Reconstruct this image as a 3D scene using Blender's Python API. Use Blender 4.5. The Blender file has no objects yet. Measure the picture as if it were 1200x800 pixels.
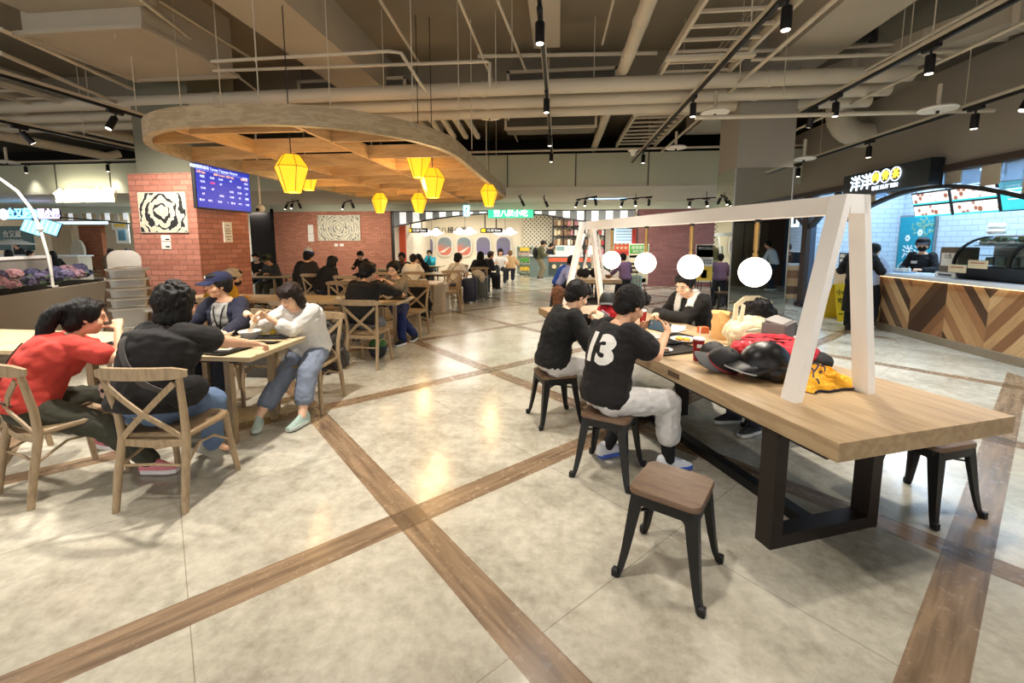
import bpy, bmesh, math, random
import numpy as np
from mathutils import Vector, Matrix, noise
random.seed(7)
SC = bpy.context.scene
COL = SC.collection
R = math.radians
# ---------------------------------------------------------------- survey of the hall
# lens and standpoint of the photograph; P() gives the point of the hall seen at a
# pixel on a horizontal plane, so that plan positions can be taken off the picture
F, CX, CY, HZ, H, VX = 510., 600., 343., 283., 1.62, 655.
PITCH = math.atan((CY - HZ) / F)
PSI = math.atan((VX - CX) / (F / math.cos(PITCH)))
_hd = Vector((-math.sin(PSI), math.cos(PSI), 0)); _rt = Vector((math.cos(PSI), math.sin(PSI), 0)); _up = Vector((0, 0, 1))
_fw = _hd * math.cos(PITCH) - _up * math.sin(PITCH); _cu = _up * math.cos(PITCH) + _hd * math.sin(PITCH)
def _ray(x, y): return _fw + _rt * ((x - CX) / F) - _cu * ((y - CY) / F)
def P(x, y, z=0.):
    d = _ray(x, y); p = d * ((z - H) / d.z); return Vector((p.x, p.y, z))
def PY(x, y, Y):
    d = _ray(x, y); p = d * (Y / d.y); return Vector((p.x, Y, p.z + H))
def PX(x, y, X):
    d = _ray(x, y); p = d * (X / d.x); return Vector((X, p.y, p.z + H))

# ---------------------------------------------------------------- materials
MATS = {}
def _new(name):
    m = bpy.data.materials.new(name); m.use_nodes = True; nt = m.node_tree
    b = nt.nodes['Principled BSDF']; MATS[name] = m
    return m, nt, b
def _n(nt, t, **k):
    n = nt.nodes.new(t)
    for a, v in k.items(): setattr(n, a, v)
    return n
def _mathn(nt, op, a, b=None, c=None):
    n = nt.nodes.new('ShaderNodeMath'); n.operation = op
    for i, v in enumerate((a, b, c)):
        if v is None: continue
        if isinstance(v, (int, float)): n.inputs[i].default_value = v
        else: nt.links.new(v, n.inputs[i])
    return n.outputs[0]
def _mix(nt, fac, a, b, mode='MIX'):
    n = nt.nodes.new('ShaderNodeMix'); n.data_type = 'RGBA'; n.blend_type = mode
    for i, v in ((0, fac), (6, a), (7, b)):
        if isinstance(v, (int, float)): n.inputs[i].default_value = v
        elif isinstance(v, tuple): n.inputs[i].default_value = v if len(v) == 4 else (*v, 1)
        else: nt.links.new(v, n.inputs[i])
    return n.outputs[2]
def lin(c):
    return tuple(((v / 255.) / 12.92 if v <= 10 else (((v / 255.) + .055) / 1.055) ** 2.4) for v in c)
def M(name, rgb, rough=.6, metal=0., var=.12, scale=6., bump=0., bscale=60., stretch=(1, 1, 1), spec=.5, trans=0., ior=1.45, coat=0.):
    """plain surface with a soft procedural variation; rgb in 0..255"""
    if name in MATS: return MATS[name]
    m, nt, b = _new(name); c = lin(rgb)
    tc = _n(nt, 'ShaderNodeTexCoord'); mp = _n(nt, 'ShaderNodeMapping'); mp.inputs['Scale'].default_value = stretch
    nt.links.new(tc.outputs['Object'], mp.inputs[0])
    nz = _n(nt, 'ShaderNodeTexNoise'); nz.inputs['Scale'].default_value = scale; nz.inputs['Detail'].default_value = 4
    nt.links.new(mp.outputs[0], nz.inputs['Vector'])
    lo = tuple(v * (1 - var) for v in c); hi = tuple(min(1, v * (1 + var)) for v in c)
    nt.links.new(_mix(nt, nz.outputs[0], lo, hi), b.inputs['Base Color'])
    b.inputs['Roughness'].default_value = rough; b.inputs['Metallic'].default_value = metal
    b.inputs['Specular IOR Level'].default_value = spec
    b.inputs['Transmission Weight'].default_value = trans; b.inputs['IOR'].default_value = ior
    b.inputs['Coat Weight'].default_value = coat
    if bump:
        n2 = _n(nt, 'ShaderNodeTexNoise'); n2.inputs['Scale'].default_value = bscale; n2.inputs['Detail'].default_value = 3
        nt.links.new(mp.outputs[0], n2.inputs['Vector'])
        bp = _n(nt, 'ShaderNodeBump'); bp.inputs['Strength'].default_value = bump; bp.inputs['Distance'].default_value = .02
        nt.links.new(n2.outputs[0], bp.inputs['Height']); nt.links.new(bp.outputs[0], b.inputs['Normal'])
    return m
def EM(name, rgb, strength, rough=.5):
    """a thing that gives off light"""
    if name in MATS: return MATS[name]
    m, nt, b = _new(name); c = lin(rgb)
    nz = _n(nt, 'ShaderNodeTexNoise'); nz.inputs['Scale'].default_value = 3
    col = _mix(nt, nz.outputs[0], tuple(v * .96 for v in c), c)
    nt.links.new(col, b.inputs['Base Color']); nt.links.new(col, b.inputs['Emission Color'])
    b.inputs['Emission Strength'].default_value = strength * (.55 if strength < 5 else .8); b.inputs['Roughness'].default_value = rough
    return m
def WOOD(name, dark, light, rough=.45, scale=3., stretch=(14, 14, 1.2), bump=.15, rings=2.5):
    if name in MATS: return MATS[name]
    m, nt, b = _new(name)
    tc = _n(nt, 'ShaderNodeTexCoord'); mp = _n(nt, 'ShaderNodeMapping'); mp.inputs['Scale'].default_value = stretch
    nt.links.new(tc.outputs['Object'], mp.inputs[0])
    n1 = _n(nt, 'ShaderNodeTexNoise'); n1.inputs['Scale'].default_value = scale; n1.inputs['Detail'].default_value = 6; n1.inputs['Distortion'].default_value = .6
    n2 = _n(nt, 'ShaderNodeTexNoise'); n2.inputs['Scale'].default_value = scale * 6; n2.inputs['Detail'].default_value = 2
    nt.links.new(mp.outputs[0], n1.inputs['Vector']); nt.links.new(mp.outputs[0], n2.inputs['Vector'])
    s = _mathn(nt, 'SINE', _mathn(nt, 'MULTIPLY', n1.outputs[0], rings * 6.283))
    f = _mathn(nt, 'ADD', _mathn(nt, 'MULTIPLY', s, .22), _mathn(nt, 'MULTIPLY_ADD', n2.outputs[0], .5, .25))
    nt.links.new(_mix(nt, f, lin(dark), lin(light)), b.inputs['Base Color'])
    b.inputs['Roughness'].default_value = rough
    bp = _n(nt, 'ShaderNodeBump'); bp.inputs['Strength'].default_value = bump; bp.inputs['Distance'].default_value = .004
    nt.links.new(n2.outputs[0], bp.inputs['Height']); nt.links.new(bp.outputs[0], b.inputs['Normal'])
    return m
def BRICK(name, c1, c2, mortar, w=.21, h=.065, axis='x', bump=.6, rough=.85, ms=.008, soft=.1, tint=.5):
    """running-bond blocks of real size; axis = the horizontal world axis the wall runs along"""
    if name in MATS: return MATS[name]
    m, nt, b = _new(name)
    g = _n(nt, 'ShaderNodeNewGeometry'); sp = _n(nt, 'ShaderNodeSeparateXYZ'); nt.links.new(g.outputs['Position'], sp.inputs[0])
    cb = _n(nt, 'ShaderNodeCombineXYZ')
    nz = _n(nt, 'ShaderNodeTexNoise'); nz.inputs['Scale'].default_value = 9; nt.links.new(g.outputs['Position'], nz.inputs['Vector'])
    wob = _mathn(nt, 'MULTIPLY_ADD', nz.outputs[0], .012 if soft > .05 else 0., 0.)
    nt.links.new(_mathn(nt, 'ADD', sp.outputs[0 if axis == 'x' else 1], wob), cb.inputs[0])
    nt.links.new(_mathn(nt, 'ADD', sp.outputs[2], wob), cb.inputs[1])
    br = _n(nt, 'ShaderNodeTexBrick'); nt.links.new(cb.outputs[0], br.inputs['Vector'])
    br.inputs['Scale'].default_value = 1.; br.inputs['Brick Width'].default_value = w; br.inputs['Row Height'].default_value = h
    br.inputs['Mortar Size'].default_value = ms; br.inputs['Mortar Smooth'].default_value = soft; br.inputs['Bias'].default_value = 0
    for k, v in (('Color1', c1), ('Color2', c2), ('Mortar', mortar)): br.inputs[k].default_value = (*lin(v), 1)
    n2 = _n(nt, 'ShaderNodeTexNoise'); n2.inputs['Scale'].default_value = 25; n2.inputs['Detail'].default_value = 5; nt.links.new(g.outputs['Position'], n2.inputs['Vector'])
    v = _mathn(nt, 'MULTIPLY_ADD', n2.outputs[0], tint, 1 - tint / 2)
    cc = _n(nt, 'ShaderNodeCombineXYZ')
    for i in range(3): nt.links.new(v, cc.inputs[i])
    nt.links.new(_mix(nt, 1., br.outputs['Color'], cc.outputs[0], 'MULTIPLY'), b.inputs['Base Color'])
    b.inputs['Roughness'].default_value = rough
    bp = _n(nt, 'ShaderNodeBump'); bp.inputs['Strength'].default_value = bump; bp.inputs['Distance'].default_value = .015
    hgt = _mathn(nt, 'SUBTRACT', _mathn(nt, 'MULTIPLY', n2.outputs[0], .5 if soft > .05 else 0.), br.outputs['Fac'])
    nt.links.new(hgt, bp.inputs['Height']); nt.links.new(bp.outputs[0], b.inputs['Normal'])
    return m

# ---------------------------------------------------------------- mesh builder
class MB:
    def __init__(s): s.v = []; s.f = []; s.m = []; s.cur = 0
    def add(s, vs, fs):
        o = len(s.v); s.v += [tuple(v) for v in vs]; s.f += [tuple(i + o for i in f) for f in fs]; s.m += [s.cur] * len(fs); return s
    def box(s, c, d, rz=0., bev=0., mt=None):
        x, y, z = (k / 2 for k in d)
        if bev:
            b = min(bev, x * .9, y * .9, z * .9); pts = []
            bm = bmesh.new(); bmesh.ops.create_cube(bm, size=1)
            for v in bm.verts: v.co = Vector((v.co.x * d[0], v.co.y * d[1], v.co.z * d[2]))
            bmesh.ops.bevel(bm, geom=bm.edges[:], offset=b, segments=2, affect='EDGES', profile=.5)
            vs = [v.co.copy() for v in bm.verts]; bm.verts.index_update(); fs = [[v.index for v in f.verts] for f in bm.faces]; bm.free()
        else:
            vs = [Vector((a, b_, c_)) for a in (-x, x) for b_ in (-y, y) for c_ in (-z, z)]
            fs = [(0, 1, 3, 2), (4, 6, 7, 5), (0, 4, 5, 1), (2, 3, 7, 6), (0, 2, 6, 4), (1, 5, 7, 3)]
        mt = mt or (Matrix.Translation(Vector(c)) @ Matrix.Rotation(rz, 4, 'Z'))
        return s.add([mt @ v for v in vs], fs)
    def b2(s, a, b, bev=0.):
        a, b = Vector(a), Vector(b); return s.box((a + b) / 2, [abs(k) for k in (b - a)], bev=bev)
    def hexa(s, p):      # eight corners: four below, four above, same order
        return s.add(p, [(3, 2, 1, 0), (4, 5, 6, 7), (0, 1, 5, 4), (1, 2, 6, 5), (2, 3, 7, 6), (3, 0, 4, 7)])
    def beam(s, p0, p1, w, h, up=(0, 0, 1)):   # rectangular bar from p0 to p1
        p0, p1 = Vector(p0), Vector(p1); t = (p1 - p0).normalized(); u = Vector(up)
        if abs(t.dot(u)) > .98: u = Vector((0, 1, 0))
        a = t.cross(u).normalized(); b = a.cross(t).normalized()
        o = [a * (-w / 2) - b * (h / 2), a * (w / 2) - b * (h / 2), a * (w / 2) + b * (h / 2), a * (-w / 2) + b * (h / 2)]
        return s.hexa([p0 + k for k in o] + [p1 + k for k in o])
    def loft(s, rings, cap=True, close=False):
        n = len(rings[0]); o = len(s.v); fs = []
        for r in rings: s.v += [tuple(v) for v in r]
        k = len(rings)
        for i in range(k if close else k - 1):
            for j in range(n):
                a = o + i * n + j; b = o + i * n + (j + 1) % n; c = o + ((i + 1) % k) * n + (j + 1) % n; d = o + ((i + 1) % k) * n + j
                fs.append((a, b, c, d))
        if cap and not close: fs += [tuple(range(o + n - 1, o - 1, -1)), tuple(range(o + (k - 1) * n, o + k * n))]
        s.f += fs; s.m += [s.cur] * len(fs); return s
    def tube(s, pts, r, n=8, cap=True, sq=1., close=False):
        """round (or flattened, sq) sweep through pts; r a number or one per point"""
        pts = [Vector(p) for p in pts]; k = len(pts); rs = [r] * k if isinstance(r, (int, float)) else list(r)
        rings = []; ref = None
        for i, p in enumerate(pts):
            a = pts[(i - 1) % k] if (i or close) else p; b = pts[(i + 1) % k] if (i < k - 1 or close) else p
            t = (b - a).normalized()
            if ref is None:
                ref = Vector((0, 0, 1)) if abs(t.z) < .9 else Vector((0, 1, 0))
            u = t.cross(ref)
            if u.length < 1e-4: u = t.cross(Vector((1, .3, 0)))
            u.normalize(); w = u.cross(t).normalized(); ref = w
            rings.append([p + u * (rs[i] * math.cos(q)) + w * (rs[i] * sq * math.sin(q)) for q in (2 * math.pi * j / n for j in range(n))])
        return s.loft(rings, cap, close)
    def sweep(s, pts, w, h, up=(0, 0, 1)):
        """rectangular sweep, width w across, height h along up"""
        pts = [Vector(p) for p in pts]; k = len(pts); rings = []; up = Vector(up)
        ws = [w] * k if isinstance(w, (int, float)) else w; hs = [h] * k if isinstance(h, (int, float)) else h
        for i, p in enumerate(pts):
            t = (pts[min(i + 1, k - 1)] - pts[max(i - 1, 0)]).normalized()
            a = t.cross(up).normalized(); b = a.cross(t).normalized()
            x, y = ws[i] / 2, hs[i] / 2
            rings.append([p - a * x - b * y, p + a * x - b * y, p + a * x + b * y, p - a * x + b * y])
        return s.loft(rings)
    def lathe(s, prof, n=20, c=(0, 0, 0), sx=1., sy=1.):
        c = Vector(c)
        rings = [[c + Vector((max(r, 1e-4) * sx * math.cos(q), max(r, 1e-4) * sy * math.sin(q), z)) for q in (2 * math.pi * j / n for j in range(n))] for r, z in prof]
        return s.loft(rings)
    def prism(s, outline, z0, z1, mt=None):
        n = len(outline); vs = [Vector((x, y, z0)) for x, y in outline] + [Vector((x, y, z1)) for x, y in outline]
        if mt: vs = [mt @ v for v in vs]
        return s.add(vs, [tuple(range(n - 1, -1, -1)), tuple(range(n, 2 * n))] + [(i, (i + 1) % n, n + (i + 1) % n, n + i) for i in range(n)])
    def ball(s, c, r, n=12, sc=(1, 1, 1), mt=None):
        c = Vector(c); rings = []
        for i in range(n // 2 + 1):
            a = math.pi * i / (n // 2)
            rings.append([c + Vector((max(math.sin(a), 1e-3) * math.cos(q) * r * sc[0], max(math.sin(a), 1e-3) * math.sin(q) * r * sc[1], -math.cos(a) * r * sc[2])) for q in (2 * math.pi * j / n for j in range(n))])
        if mt: rings = [[mt @ v for v in g] for g in rings]
        return s.loft(rings)
    def build(s, name, mats, parent=None, smooth=False, loc=None, rz=0., rot=None):
        me = bpy.data.meshes.new(name); me.from_pydata(s.v, [], s.f); me.validate()
        for m in (mats if isinstance(mats, (list, tuple)) else [mats]): me.materials.append(m)
        if any(s.m) and len(s.m) == len(me.polygons): me.polygons.foreach_set('material_index', s.m)
        bm = bmesh.new(); bm.from_mesh(me); bmesh.ops.recalc_face_normals(bm, faces=bm.faces); bm.to_mesh(me); bm.free()
        if smooth:
            me.shade_smooth()
            if smooth != 'all': me.set_sharp_from_angle(angle=R(smooth if smooth > 1 else 40))
        o = bpy.data.objects.new(name, me); COL.objects.link(o)
        if parent: o.parent = parent
        if loc is not None: o.location = loc
        if rot is not None: o.rotation_euler = rot
        elif rz: o.rotation_euler = (0, 0, rz)
        return o
def tag(o, label=None, cat=None, group=None, kind=None):
    if label: o['label'] = label
    if cat: o['category'] = cat
    if group: o['group'] = group
    if kind: o['kind'] = kind
    return o
def thing(name, label, cat, loc=(0, 0, 0), rz=0., group=None):
    o = bpy.data.objects.new(name, None); COL.objects.link(o); o.empty_display_size = .1
    o.location = loc; o.rotation_euler = (0, 0, rz); return tag(o, label, cat, group)
def struct(o): o['kind'] = 'structure'; return o
def copy_tree(o, parent=None, loc=None, rz=None, label=None, group=None):
    c = o.copy(); COL.objects.link(c)
    if parent: c.parent = parent
    if loc is not None: c.location = loc
    if rz is not None: c.rotation_euler = (0, 0, rz)
    if label: c['label'] = label
    if group: c['group'] = group
    for ch in list(o.children): copy_tree(ch, c)
    return c
CJK = None
def text(name, s, size, mat, parent=None, loc=(0, 0, 0), rot=(0, 0, 0), depth=.004, align='CENTER', bold=0., sx=1.):
    cu = bpy.data.curves.new(name, 'FONT'); cu.body = s; cu.size = size; cu.extrude = depth; cu.offset = bold
    cu.align_x = align; cu.align_y = 'CENTER'; cu.resolution_u = 3
    t = bpy.data.objects.new(name + '_src', cu); COL.objects.link(t)
    bpy.context.view_layer.update(); dg = bpy.context.evaluated_depsgraph_get()
    me = bpy.data.meshes.new_from_object(t.evaluated_get(dg)); bpy.data.objects.remove(t); me.name = name
    me.materials.clear(); me.materials.append(mat)
    o = bpy.data.objects.new(name, me); COL.objects.link(o); o.location = loc; o.rotation_euler = rot; o.scale = (sx, 1, 1)
    if parent: o.parent = parent
    return o
# ================================================================ THE HALL
def floor_material():
    m, nt, b = _new('hall_floor')
    L = nt.links.new
    g = _n(nt, 'ShaderNodeNewGeometry'); sp = _n(nt, 'ShaderNodeSeparateXYZ'); L(g.outputs['Position'], sp.inputs[0])
    X, Y = sp.outputs[0], sp.outputs[1]; q = 1 / math.sqrt(2)
    U = _mathn(nt, 'MULTIPLY', _mathn(nt, 'ADD', X, Y), q); V = _mathn(nt, 'MULTIPLY', _mathn(nt, 'SUBTRACT', Y, X), q)
    S, w = 2.11, .09
    def band(c, c0, half, per):
        f = _mathn(nt, 'FLOORED_MODULO', _mathn(nt, 'SUBTRACT', c, c0 - per / 2), per)
        return _mathn(nt, 'LESS_THAN', _mathn(nt, 'ABSOLUTE', _mathn(nt, 'SUBTRACT', f, per / 2)), half)
    su, sv = band(U, 1.04, w, S), band(V, .14, w, S)
    hall = _mathn(nt, 'LESS_THAN', Y, 16.3)
    hall = _mathn(nt, 'MULTIPLY', hall, _mathn(nt, 'LESS_THAN', X, 5.6))
    su = _mathn(nt, 'MULTIPLY', su, hall); sv = _mathn(nt, 'MULTIPLY', sv, hall)
    st = _mathn(nt, 'MAXIMUM', su, sv); both = _mathn(nt, 'MULTIPLY', su, sv)
    seam = _mathn(nt, 'MAXIMUM', band(U, 1.04 + S / 2, .0022, S / 2), band(V, .14 + S / 2, .0022, S))
    seam = _mathn(nt, 'MULTIPLY', seam, hall)
    # cement-look tile: cloudy, each tile a little different
    cb = _n(nt, 'ShaderNodeCombineXYZ')
    iu = _mathn(nt, 'FLOOR', _mathn(nt, 'DIVIDE', _mathn(nt, 'SUBTRACT', U, 1.04), S / 2)); iv = _mathn(nt, 'FLOOR', _mathn(nt, 'DIVIDE', _mathn(nt, 'SUBTRACT', V, .14), S))
    L(iu, cb.inputs[0]); L(iv, cb.inputs[1])
    wn = _n(nt, 'ShaderNodeTexWhiteNoise', noise_dimensions='2D'); L(cb.outputs[0], wn.inputs['Vector'])
    n1 = _n(nt, 'ShaderNodeTexNoise'); n1.inputs['Scale'].default_value = 1.6; n1.inputs['Detail'].default_value = 8; n1.inputs['Roughness'].default_value = .65; L(g.outputs['Position'], n1.inputs['Vector'])
    n2 = _n(nt, 'ShaderNodeTexNoise'); n2.inputs['Scale'].default_value = 14; n2.inputs['Detail'].default_value = 8; n2.inputs['Roughness'].default_value = .7; L(g.outputs['Position'], n2.inputs['Vector'])
    f = _mathn(nt, 'ADD', _mathn(nt, 'MULTIPLY', n1.outputs[0], .65), _mathn(nt, 'MULTIPLY', n2.outputs[0], .45))
    cr = _n(nt, 'ShaderNodeValToRGB'); cr.color_ramp.elements[0].position = .38; cr.color_ramp.elements[1].position = .66
    cr.color_ramp.elements[0].color = (*lin((140, 134, 118)), 1); cr.color_ramp.elements[1].color = (*lin((196, 191, 175)), 1)
    L(f, cr.inputs[0])
    tv = _mathn(nt, 'MULTIPLY_ADD', wn.outputs[0], .1, .95); tc = _n(nt, 'ShaderNodeCombineXYZ')
    for i in range(3): L(tv, tc.inputs[i])
    tile = _mix(nt, 1., cr.outputs[0], tc.outputs[0], 'MULTIPLY')
    tile = _mix(nt, _mathn(nt, 'MULTIPLY', seam, .55), tile, lin((95, 84, 66)))
    # wood-look strips, grain running along each strip
    def grain(a, c):
        k = _n(nt, 'ShaderNodeCombineXYZ'); L(_mathn(nt, 'MULTIPLY', a, 26.), k.inputs[0]); L(_mathn(nt, 'MULTIPLY', c, 2.2), k.inputs[1])
        z = _n(nt, 'ShaderNodeTexNoise'); z.inputs['Scale'].default_value = 1; z.inputs['Detail'].default_value = 7; z.inputs['Distortion'].default_value = .5; L(k.outputs[0], z.inputs['Vector'])
        return z.outputs[0]
    gr = _n(nt, 'ShaderNodeMix'); gr.data_type = 'FLOAT'; L(su, gr.inputs[0]); L(grain(V, U), gr.inputs[2]); L(grain(U, V), gr.inputs[3])
    wr = _n(nt, 'ShaderNodeValToRGB'); wr.color_ramp.elements[0].position = .3; wr.color_ramp.elements[1].position = .7
    wr.color_ramp.elements[0].color = (*lin((100, 82, 64)), 1); wr.color_ramp.elements[1].color = (*lin((152, 128, 102)), 1); L(gr.outputs[0], wr.inputs[0])
    wood = _mix(nt, _mathn(nt, 'MULTIPLY', both, .6), wr.outputs[0], lin((58, 44, 30)))
    L(_mix(nt, st, tile, wood), b.inputs['Base Color'])
    L(_mathn(nt, 'ADD', _mathn(nt, 'MULTIPLY_ADD', n2.outputs[0], .16, .1), _mathn(nt, 'MULTIPLY', st, .08)), b.inputs['Roughness'])
    b.inputs['Specular IOR Level'].default_value = .55
    bp = _n(nt, 'ShaderNodeBump'); bp.inputs['Strength'].default_value = .12; bp.inputs['Distance'].default_value = .01
    hh = _mathn(nt, 'SUBTRACT', _mathn(nt, 'MULTIPLY', n2.outputs[0], .4), _mathn(nt, 'MULTIPLY', seam, 1.))
    L(hh, bp.inputs['Height']); L(bp.outputs[0], b.inputs['Normal'])
    return m
struct(MB().b2((-32, -6, -.2), (22, 30, 0)).build('floor', floor_material()))
conc = M('ceiling_concrete', (136, 126, 108), .9, var=.25, scale=.7, bump=.2, bscale=12)
conc_l = M('beam_paint', (172, 162, 144), .85, var=.12, scale=1.5)
pipe_m = M('pipe_paint', (192, 182, 162), .6, var=.08, scale=3)
grey_pl = M('grey_plaster', (178, 180, 158), .85, var=.08, scale=1.2)
grey_lt = M('soffit_plaster', (190, 186, 170), .85, var=.06, scale=1.2)
green_pl = M('column_plaster', (112, 111, 94), .9, var=.08, scale=1.5)
darkm = M('dark_void', (26, 24, 22), .95, var=.3)
black = M('black_metal', (18, 17, 17), .45, var=.2, spec=.5)
blackp = M('black_plastic', (16, 16, 18), .5, var=.2)
steel = M('steel', (170, 170, 168), .3, metal=1., var=.1, stretch=(1, 1, 12))
white = M('white_paint', (228, 224, 214), .5, var=.04)
struct(MB().b2((-32, -6, 4.9), (22, 30, 5.1)).build('ceiling', conc))

# --- concrete beams under the slab (structure)
def trim(n, mb, m, **k): return struct(mb.build('trim_%s' % n, m, **k))
trim('beam_left', MB().b2((-3.9, 0, 4.3), (-3.1, 11.8, 4.9)), conc_l)
trim('beam_middle', MB().b2((-.4, 0, 4.45), (-.02, 6.8, 4.9)), conc_l)
trim('beam_right', MB().b2((3.15, 0, 4.3), (3.95, 11.8, 4.9)), conc_l)
trim('beam_outer', MB().b2((-11.3, 0, 4.2), (-10.5, 11.8, 4.9)), conc_l)
trim('beam_cross', MB().b2((-32, 8.2, 4.25), (14, 9.0, 4.9)), conc)
trim('duct_box', MB().b2((-6.5, 4.95, 4.12), (-4.9, 6.4, 4.9)).b2((-6.4, 3.4, 4.35), (-4.7, 4.95, 4.9)).b2((-6.58, 4.88, 4.08), (-4.84, 4.95, 4.13)).b2((-6.58, 6.4, 4.08), (-4.84, 6.46, 4.13)).b2((-4.9, 4.95, 4.08), (-4.84, 6.4, 4.13)).b2((-6.58, 4.95, 4.08), (-6.5, 6.4, 4.13)), conc_l)
# --- bulkhead across the hall and its soffit, the shopfront band behind it
bh = MB().b2((-32, 11.8, 3.06), (6.0, 11.95, 3.9)); trim('bulkhead', bh, grey_pl)
trim('bulkhead_seams', MB().b2((-15.0, 11.79, 3.06), (-14.96, 11.8, 3.9)).b2((-13.2, 11.79, 3.06), (-13.16, 11.8, 3.9)).b2((-11.2, 11.79, 3.06), (-11.16, 11.8, 3.9)).b2((-9.4, 11.79, 3.06), (-9.36, 11.8, 3.9)).b2((-1.4, 11.79, 3.06), (-1.37, 11.8, 3.9)).b2((.4, 11.79, 3.06), (.43, 11.8, 3.9)).b2((2.25, 11.79, 3.06), (2.28, 11.8, 3.9)).b2((4.6, 11.79, 3.06), (4.63, 11.8, 3.9)), M('seam_grey', (80, 78, 68), .8))
trim('soffit', MB().b2((-32, 11.8, 3.04), (6.0, 16.5, 3.1)), grey_lt)
trim('shopfront_band', MB().b2((-32, 16.3, 2.78), (6.0, 16.6, 3.1)), grey_pl)
trim('void_back', MB().b2((-32, 14.5, 3.1), (14, 14.7, 4.9)), darkm)
# --- bulkhead and wall over the right-hand stalls (runs along the hall)
trim('stall_bulkhead', MB().b2((5.99, -2, 2.78), (6.15, 17, 4.3)), M('warm_grey_plaster', (146, 138, 126), .85, var=.08, scale=1.2))
trim('stall_bulkhead_edge', MB().b2((5.94, -2, 2.7), (6.18, 17, 2.8)), M('edge_brown', (62, 50, 42), .6))
# --- brick walls of the far end
brick_r = lambda ax: BRICK('red_brick_' + ax, (184, 124, 104), (162, 102, 84), (140, 92, 76), .27, .088, ax, tint=.6)
struct(MB().b2((-11.2, 16.3, 0), (-6.44, 16.6, 2.78)).build('wall_far_left', BRICK('far_brick', (190, 128, 102), (168, 108, 84), (136, 92, 74), .24, .075, 'x', tint=.5)))
struct(MB().b2((2.85, 16.3, 0), (6.0, 16.6, 2.78)).build('wall_far_right', BRICK('purple_brick', (128, 84, 78), (110, 70, 68), (98, 72, 70), .34, .085, 'x', bump=.3, tint=.35)))
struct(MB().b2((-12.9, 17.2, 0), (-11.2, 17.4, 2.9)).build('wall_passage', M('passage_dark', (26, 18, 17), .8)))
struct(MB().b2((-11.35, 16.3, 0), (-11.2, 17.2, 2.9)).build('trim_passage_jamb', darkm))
struct(MB().b2((-32, 21.6, 0), (9.5, 21.8, 3.2)).build('wall_shop_back', M('shop_cream', (236, 226, 204), .6, var=.03)))
struct(MB().b2((-32, 16.6, 2.95), (9.5, 21.6, 3.02)).build('trim_shop_ceiling', M('shop_ceiling', (226, 216, 196), .8)))
struct(MB().b2((6.0, 16.6, 0), (6.15, 21.6, 3.0)).build('wall_shop_right', M('shop_cream2', (228, 218, 200), .6)))
struct(MB().b2((-6.6, 16.6, 0), (-6.44, 21.6, 3.0)).build('wall_shop_left', M('shop_cream3', (228, 218, 200), .6)))
struct(MB().b2((-32, 24, 0), (14.2, 24.2, 4.9)).build('wall_back', grey_pl))
struct(MB().b2((14, -2, 0), (14.2, 24, 4.9)).build('wall_right', grey_pl))
# --- brick-clad column with painted head
struct(MB().b2((-7.16, 6.7, 0), (-5.96, 7.9, 2.74)).build('wall_column_brick', [brick_r('x'), brick_r('y')]))
o = bpy.data.objects['wall_column_brick']
for p in o.data.polygons:
    if abs(p.normal.x) > .5: p.material_index = 1
struct(MB().b2((-7.06, 6.78, 2.74), (-6.02, 7.84, 4.9)).build('trim_column_head', green_pl))
# --- mirrored column
MX0, MX1, MY0, MY1 = 2.79, 3.66, 7.45, 8.28
mir, nt, b = _new('mirror')
nz = _n(nt, 'ShaderNodeTexNoise'); nz.inputs['Scale'].default_value = 2
nt.links.new(_mix(nt, nz.outputs[0], lin((205, 212, 206)), lin((212, 218, 212))), b.inputs['Base Color']); b.inputs['Metallic'].default_value = 1; b.inputs['Roughness'].default_value = .015
struct(MB().b2((MX0, MY0, 0), (MX1, MY1, 2.78)).build('wall_column_mirror', mir))
struct(MB().b2((MX0 + .01, MY0 + .01, 2.78), (MX1 - .01, MY1 - .01, 4.9)).build('trim_mirror_column_head', M('column_grey', (140, 134, 124), .85, var=.06)))
trim('mirror_edge', MB().b2((MX0 - .01, MY0 - .01, 0), (MX0 + .006, MY0 + .006, 2.78)).b2((MX1 - .006, MY0 - .01, 0), (MX1 + .01, MY0 + .006, 2.78)), steel)

# ================================================================ CEILING SERVICES
def run(name, pts, r, mat, label, cat, n=14, sleeves=(), group=None):
    mb = MB().tube(pts, r, n)
    o = mb.build(name, mat, smooth=50); tag(o, label, cat, group)
    return o
for i, (Yv, zz, lab) in enumerate(((6.85, 3.92, 'thick beige pipe crossing the whole ceiling, highest of the row of three'), (7.27, 3.86, 'thick beige pipe crossing the ceiling, middle of the row of three'), (7.68, 3.82, 'thick beige pipe crossing the ceiling, lowest of the row of three'))):
    t = thing('ceiling_pipe', lab, 'pipe', (-5, Yv, zz), group='three parallel pipes across the ceiling')
    MB().tube([(-20, 0, 0), (9.8, 0, 0)], .105, 18).build('pipe_run', pipe_m, t, smooth=50)
    for x in (-12.3, -6.4, -.6, 3.8, 7.9):
        MB().tube([(x, 0, 0), (x + .07, 0, 0)], .115, 18).build('pipe_sleeve', pipe_m, t, smooth=50)
t = thing('drain_pipe', 'beige drain pipe running away under the slab in the middle of the ceiling', 'pipe', (.9, 0, 4.12))
MB().tube([(0, 0, 0), (0, 12.3, -.02)], .085, 16).build('pipe_run', pipe_m, t, smooth=50)
for y in (4.2, 5.4, 6.3, 9.4): MB().tube([(0, y, 0), (0, y + .06, 0)], .096, 16).build('pipe_sleeve', pipe_m, t, smooth=50)
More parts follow.
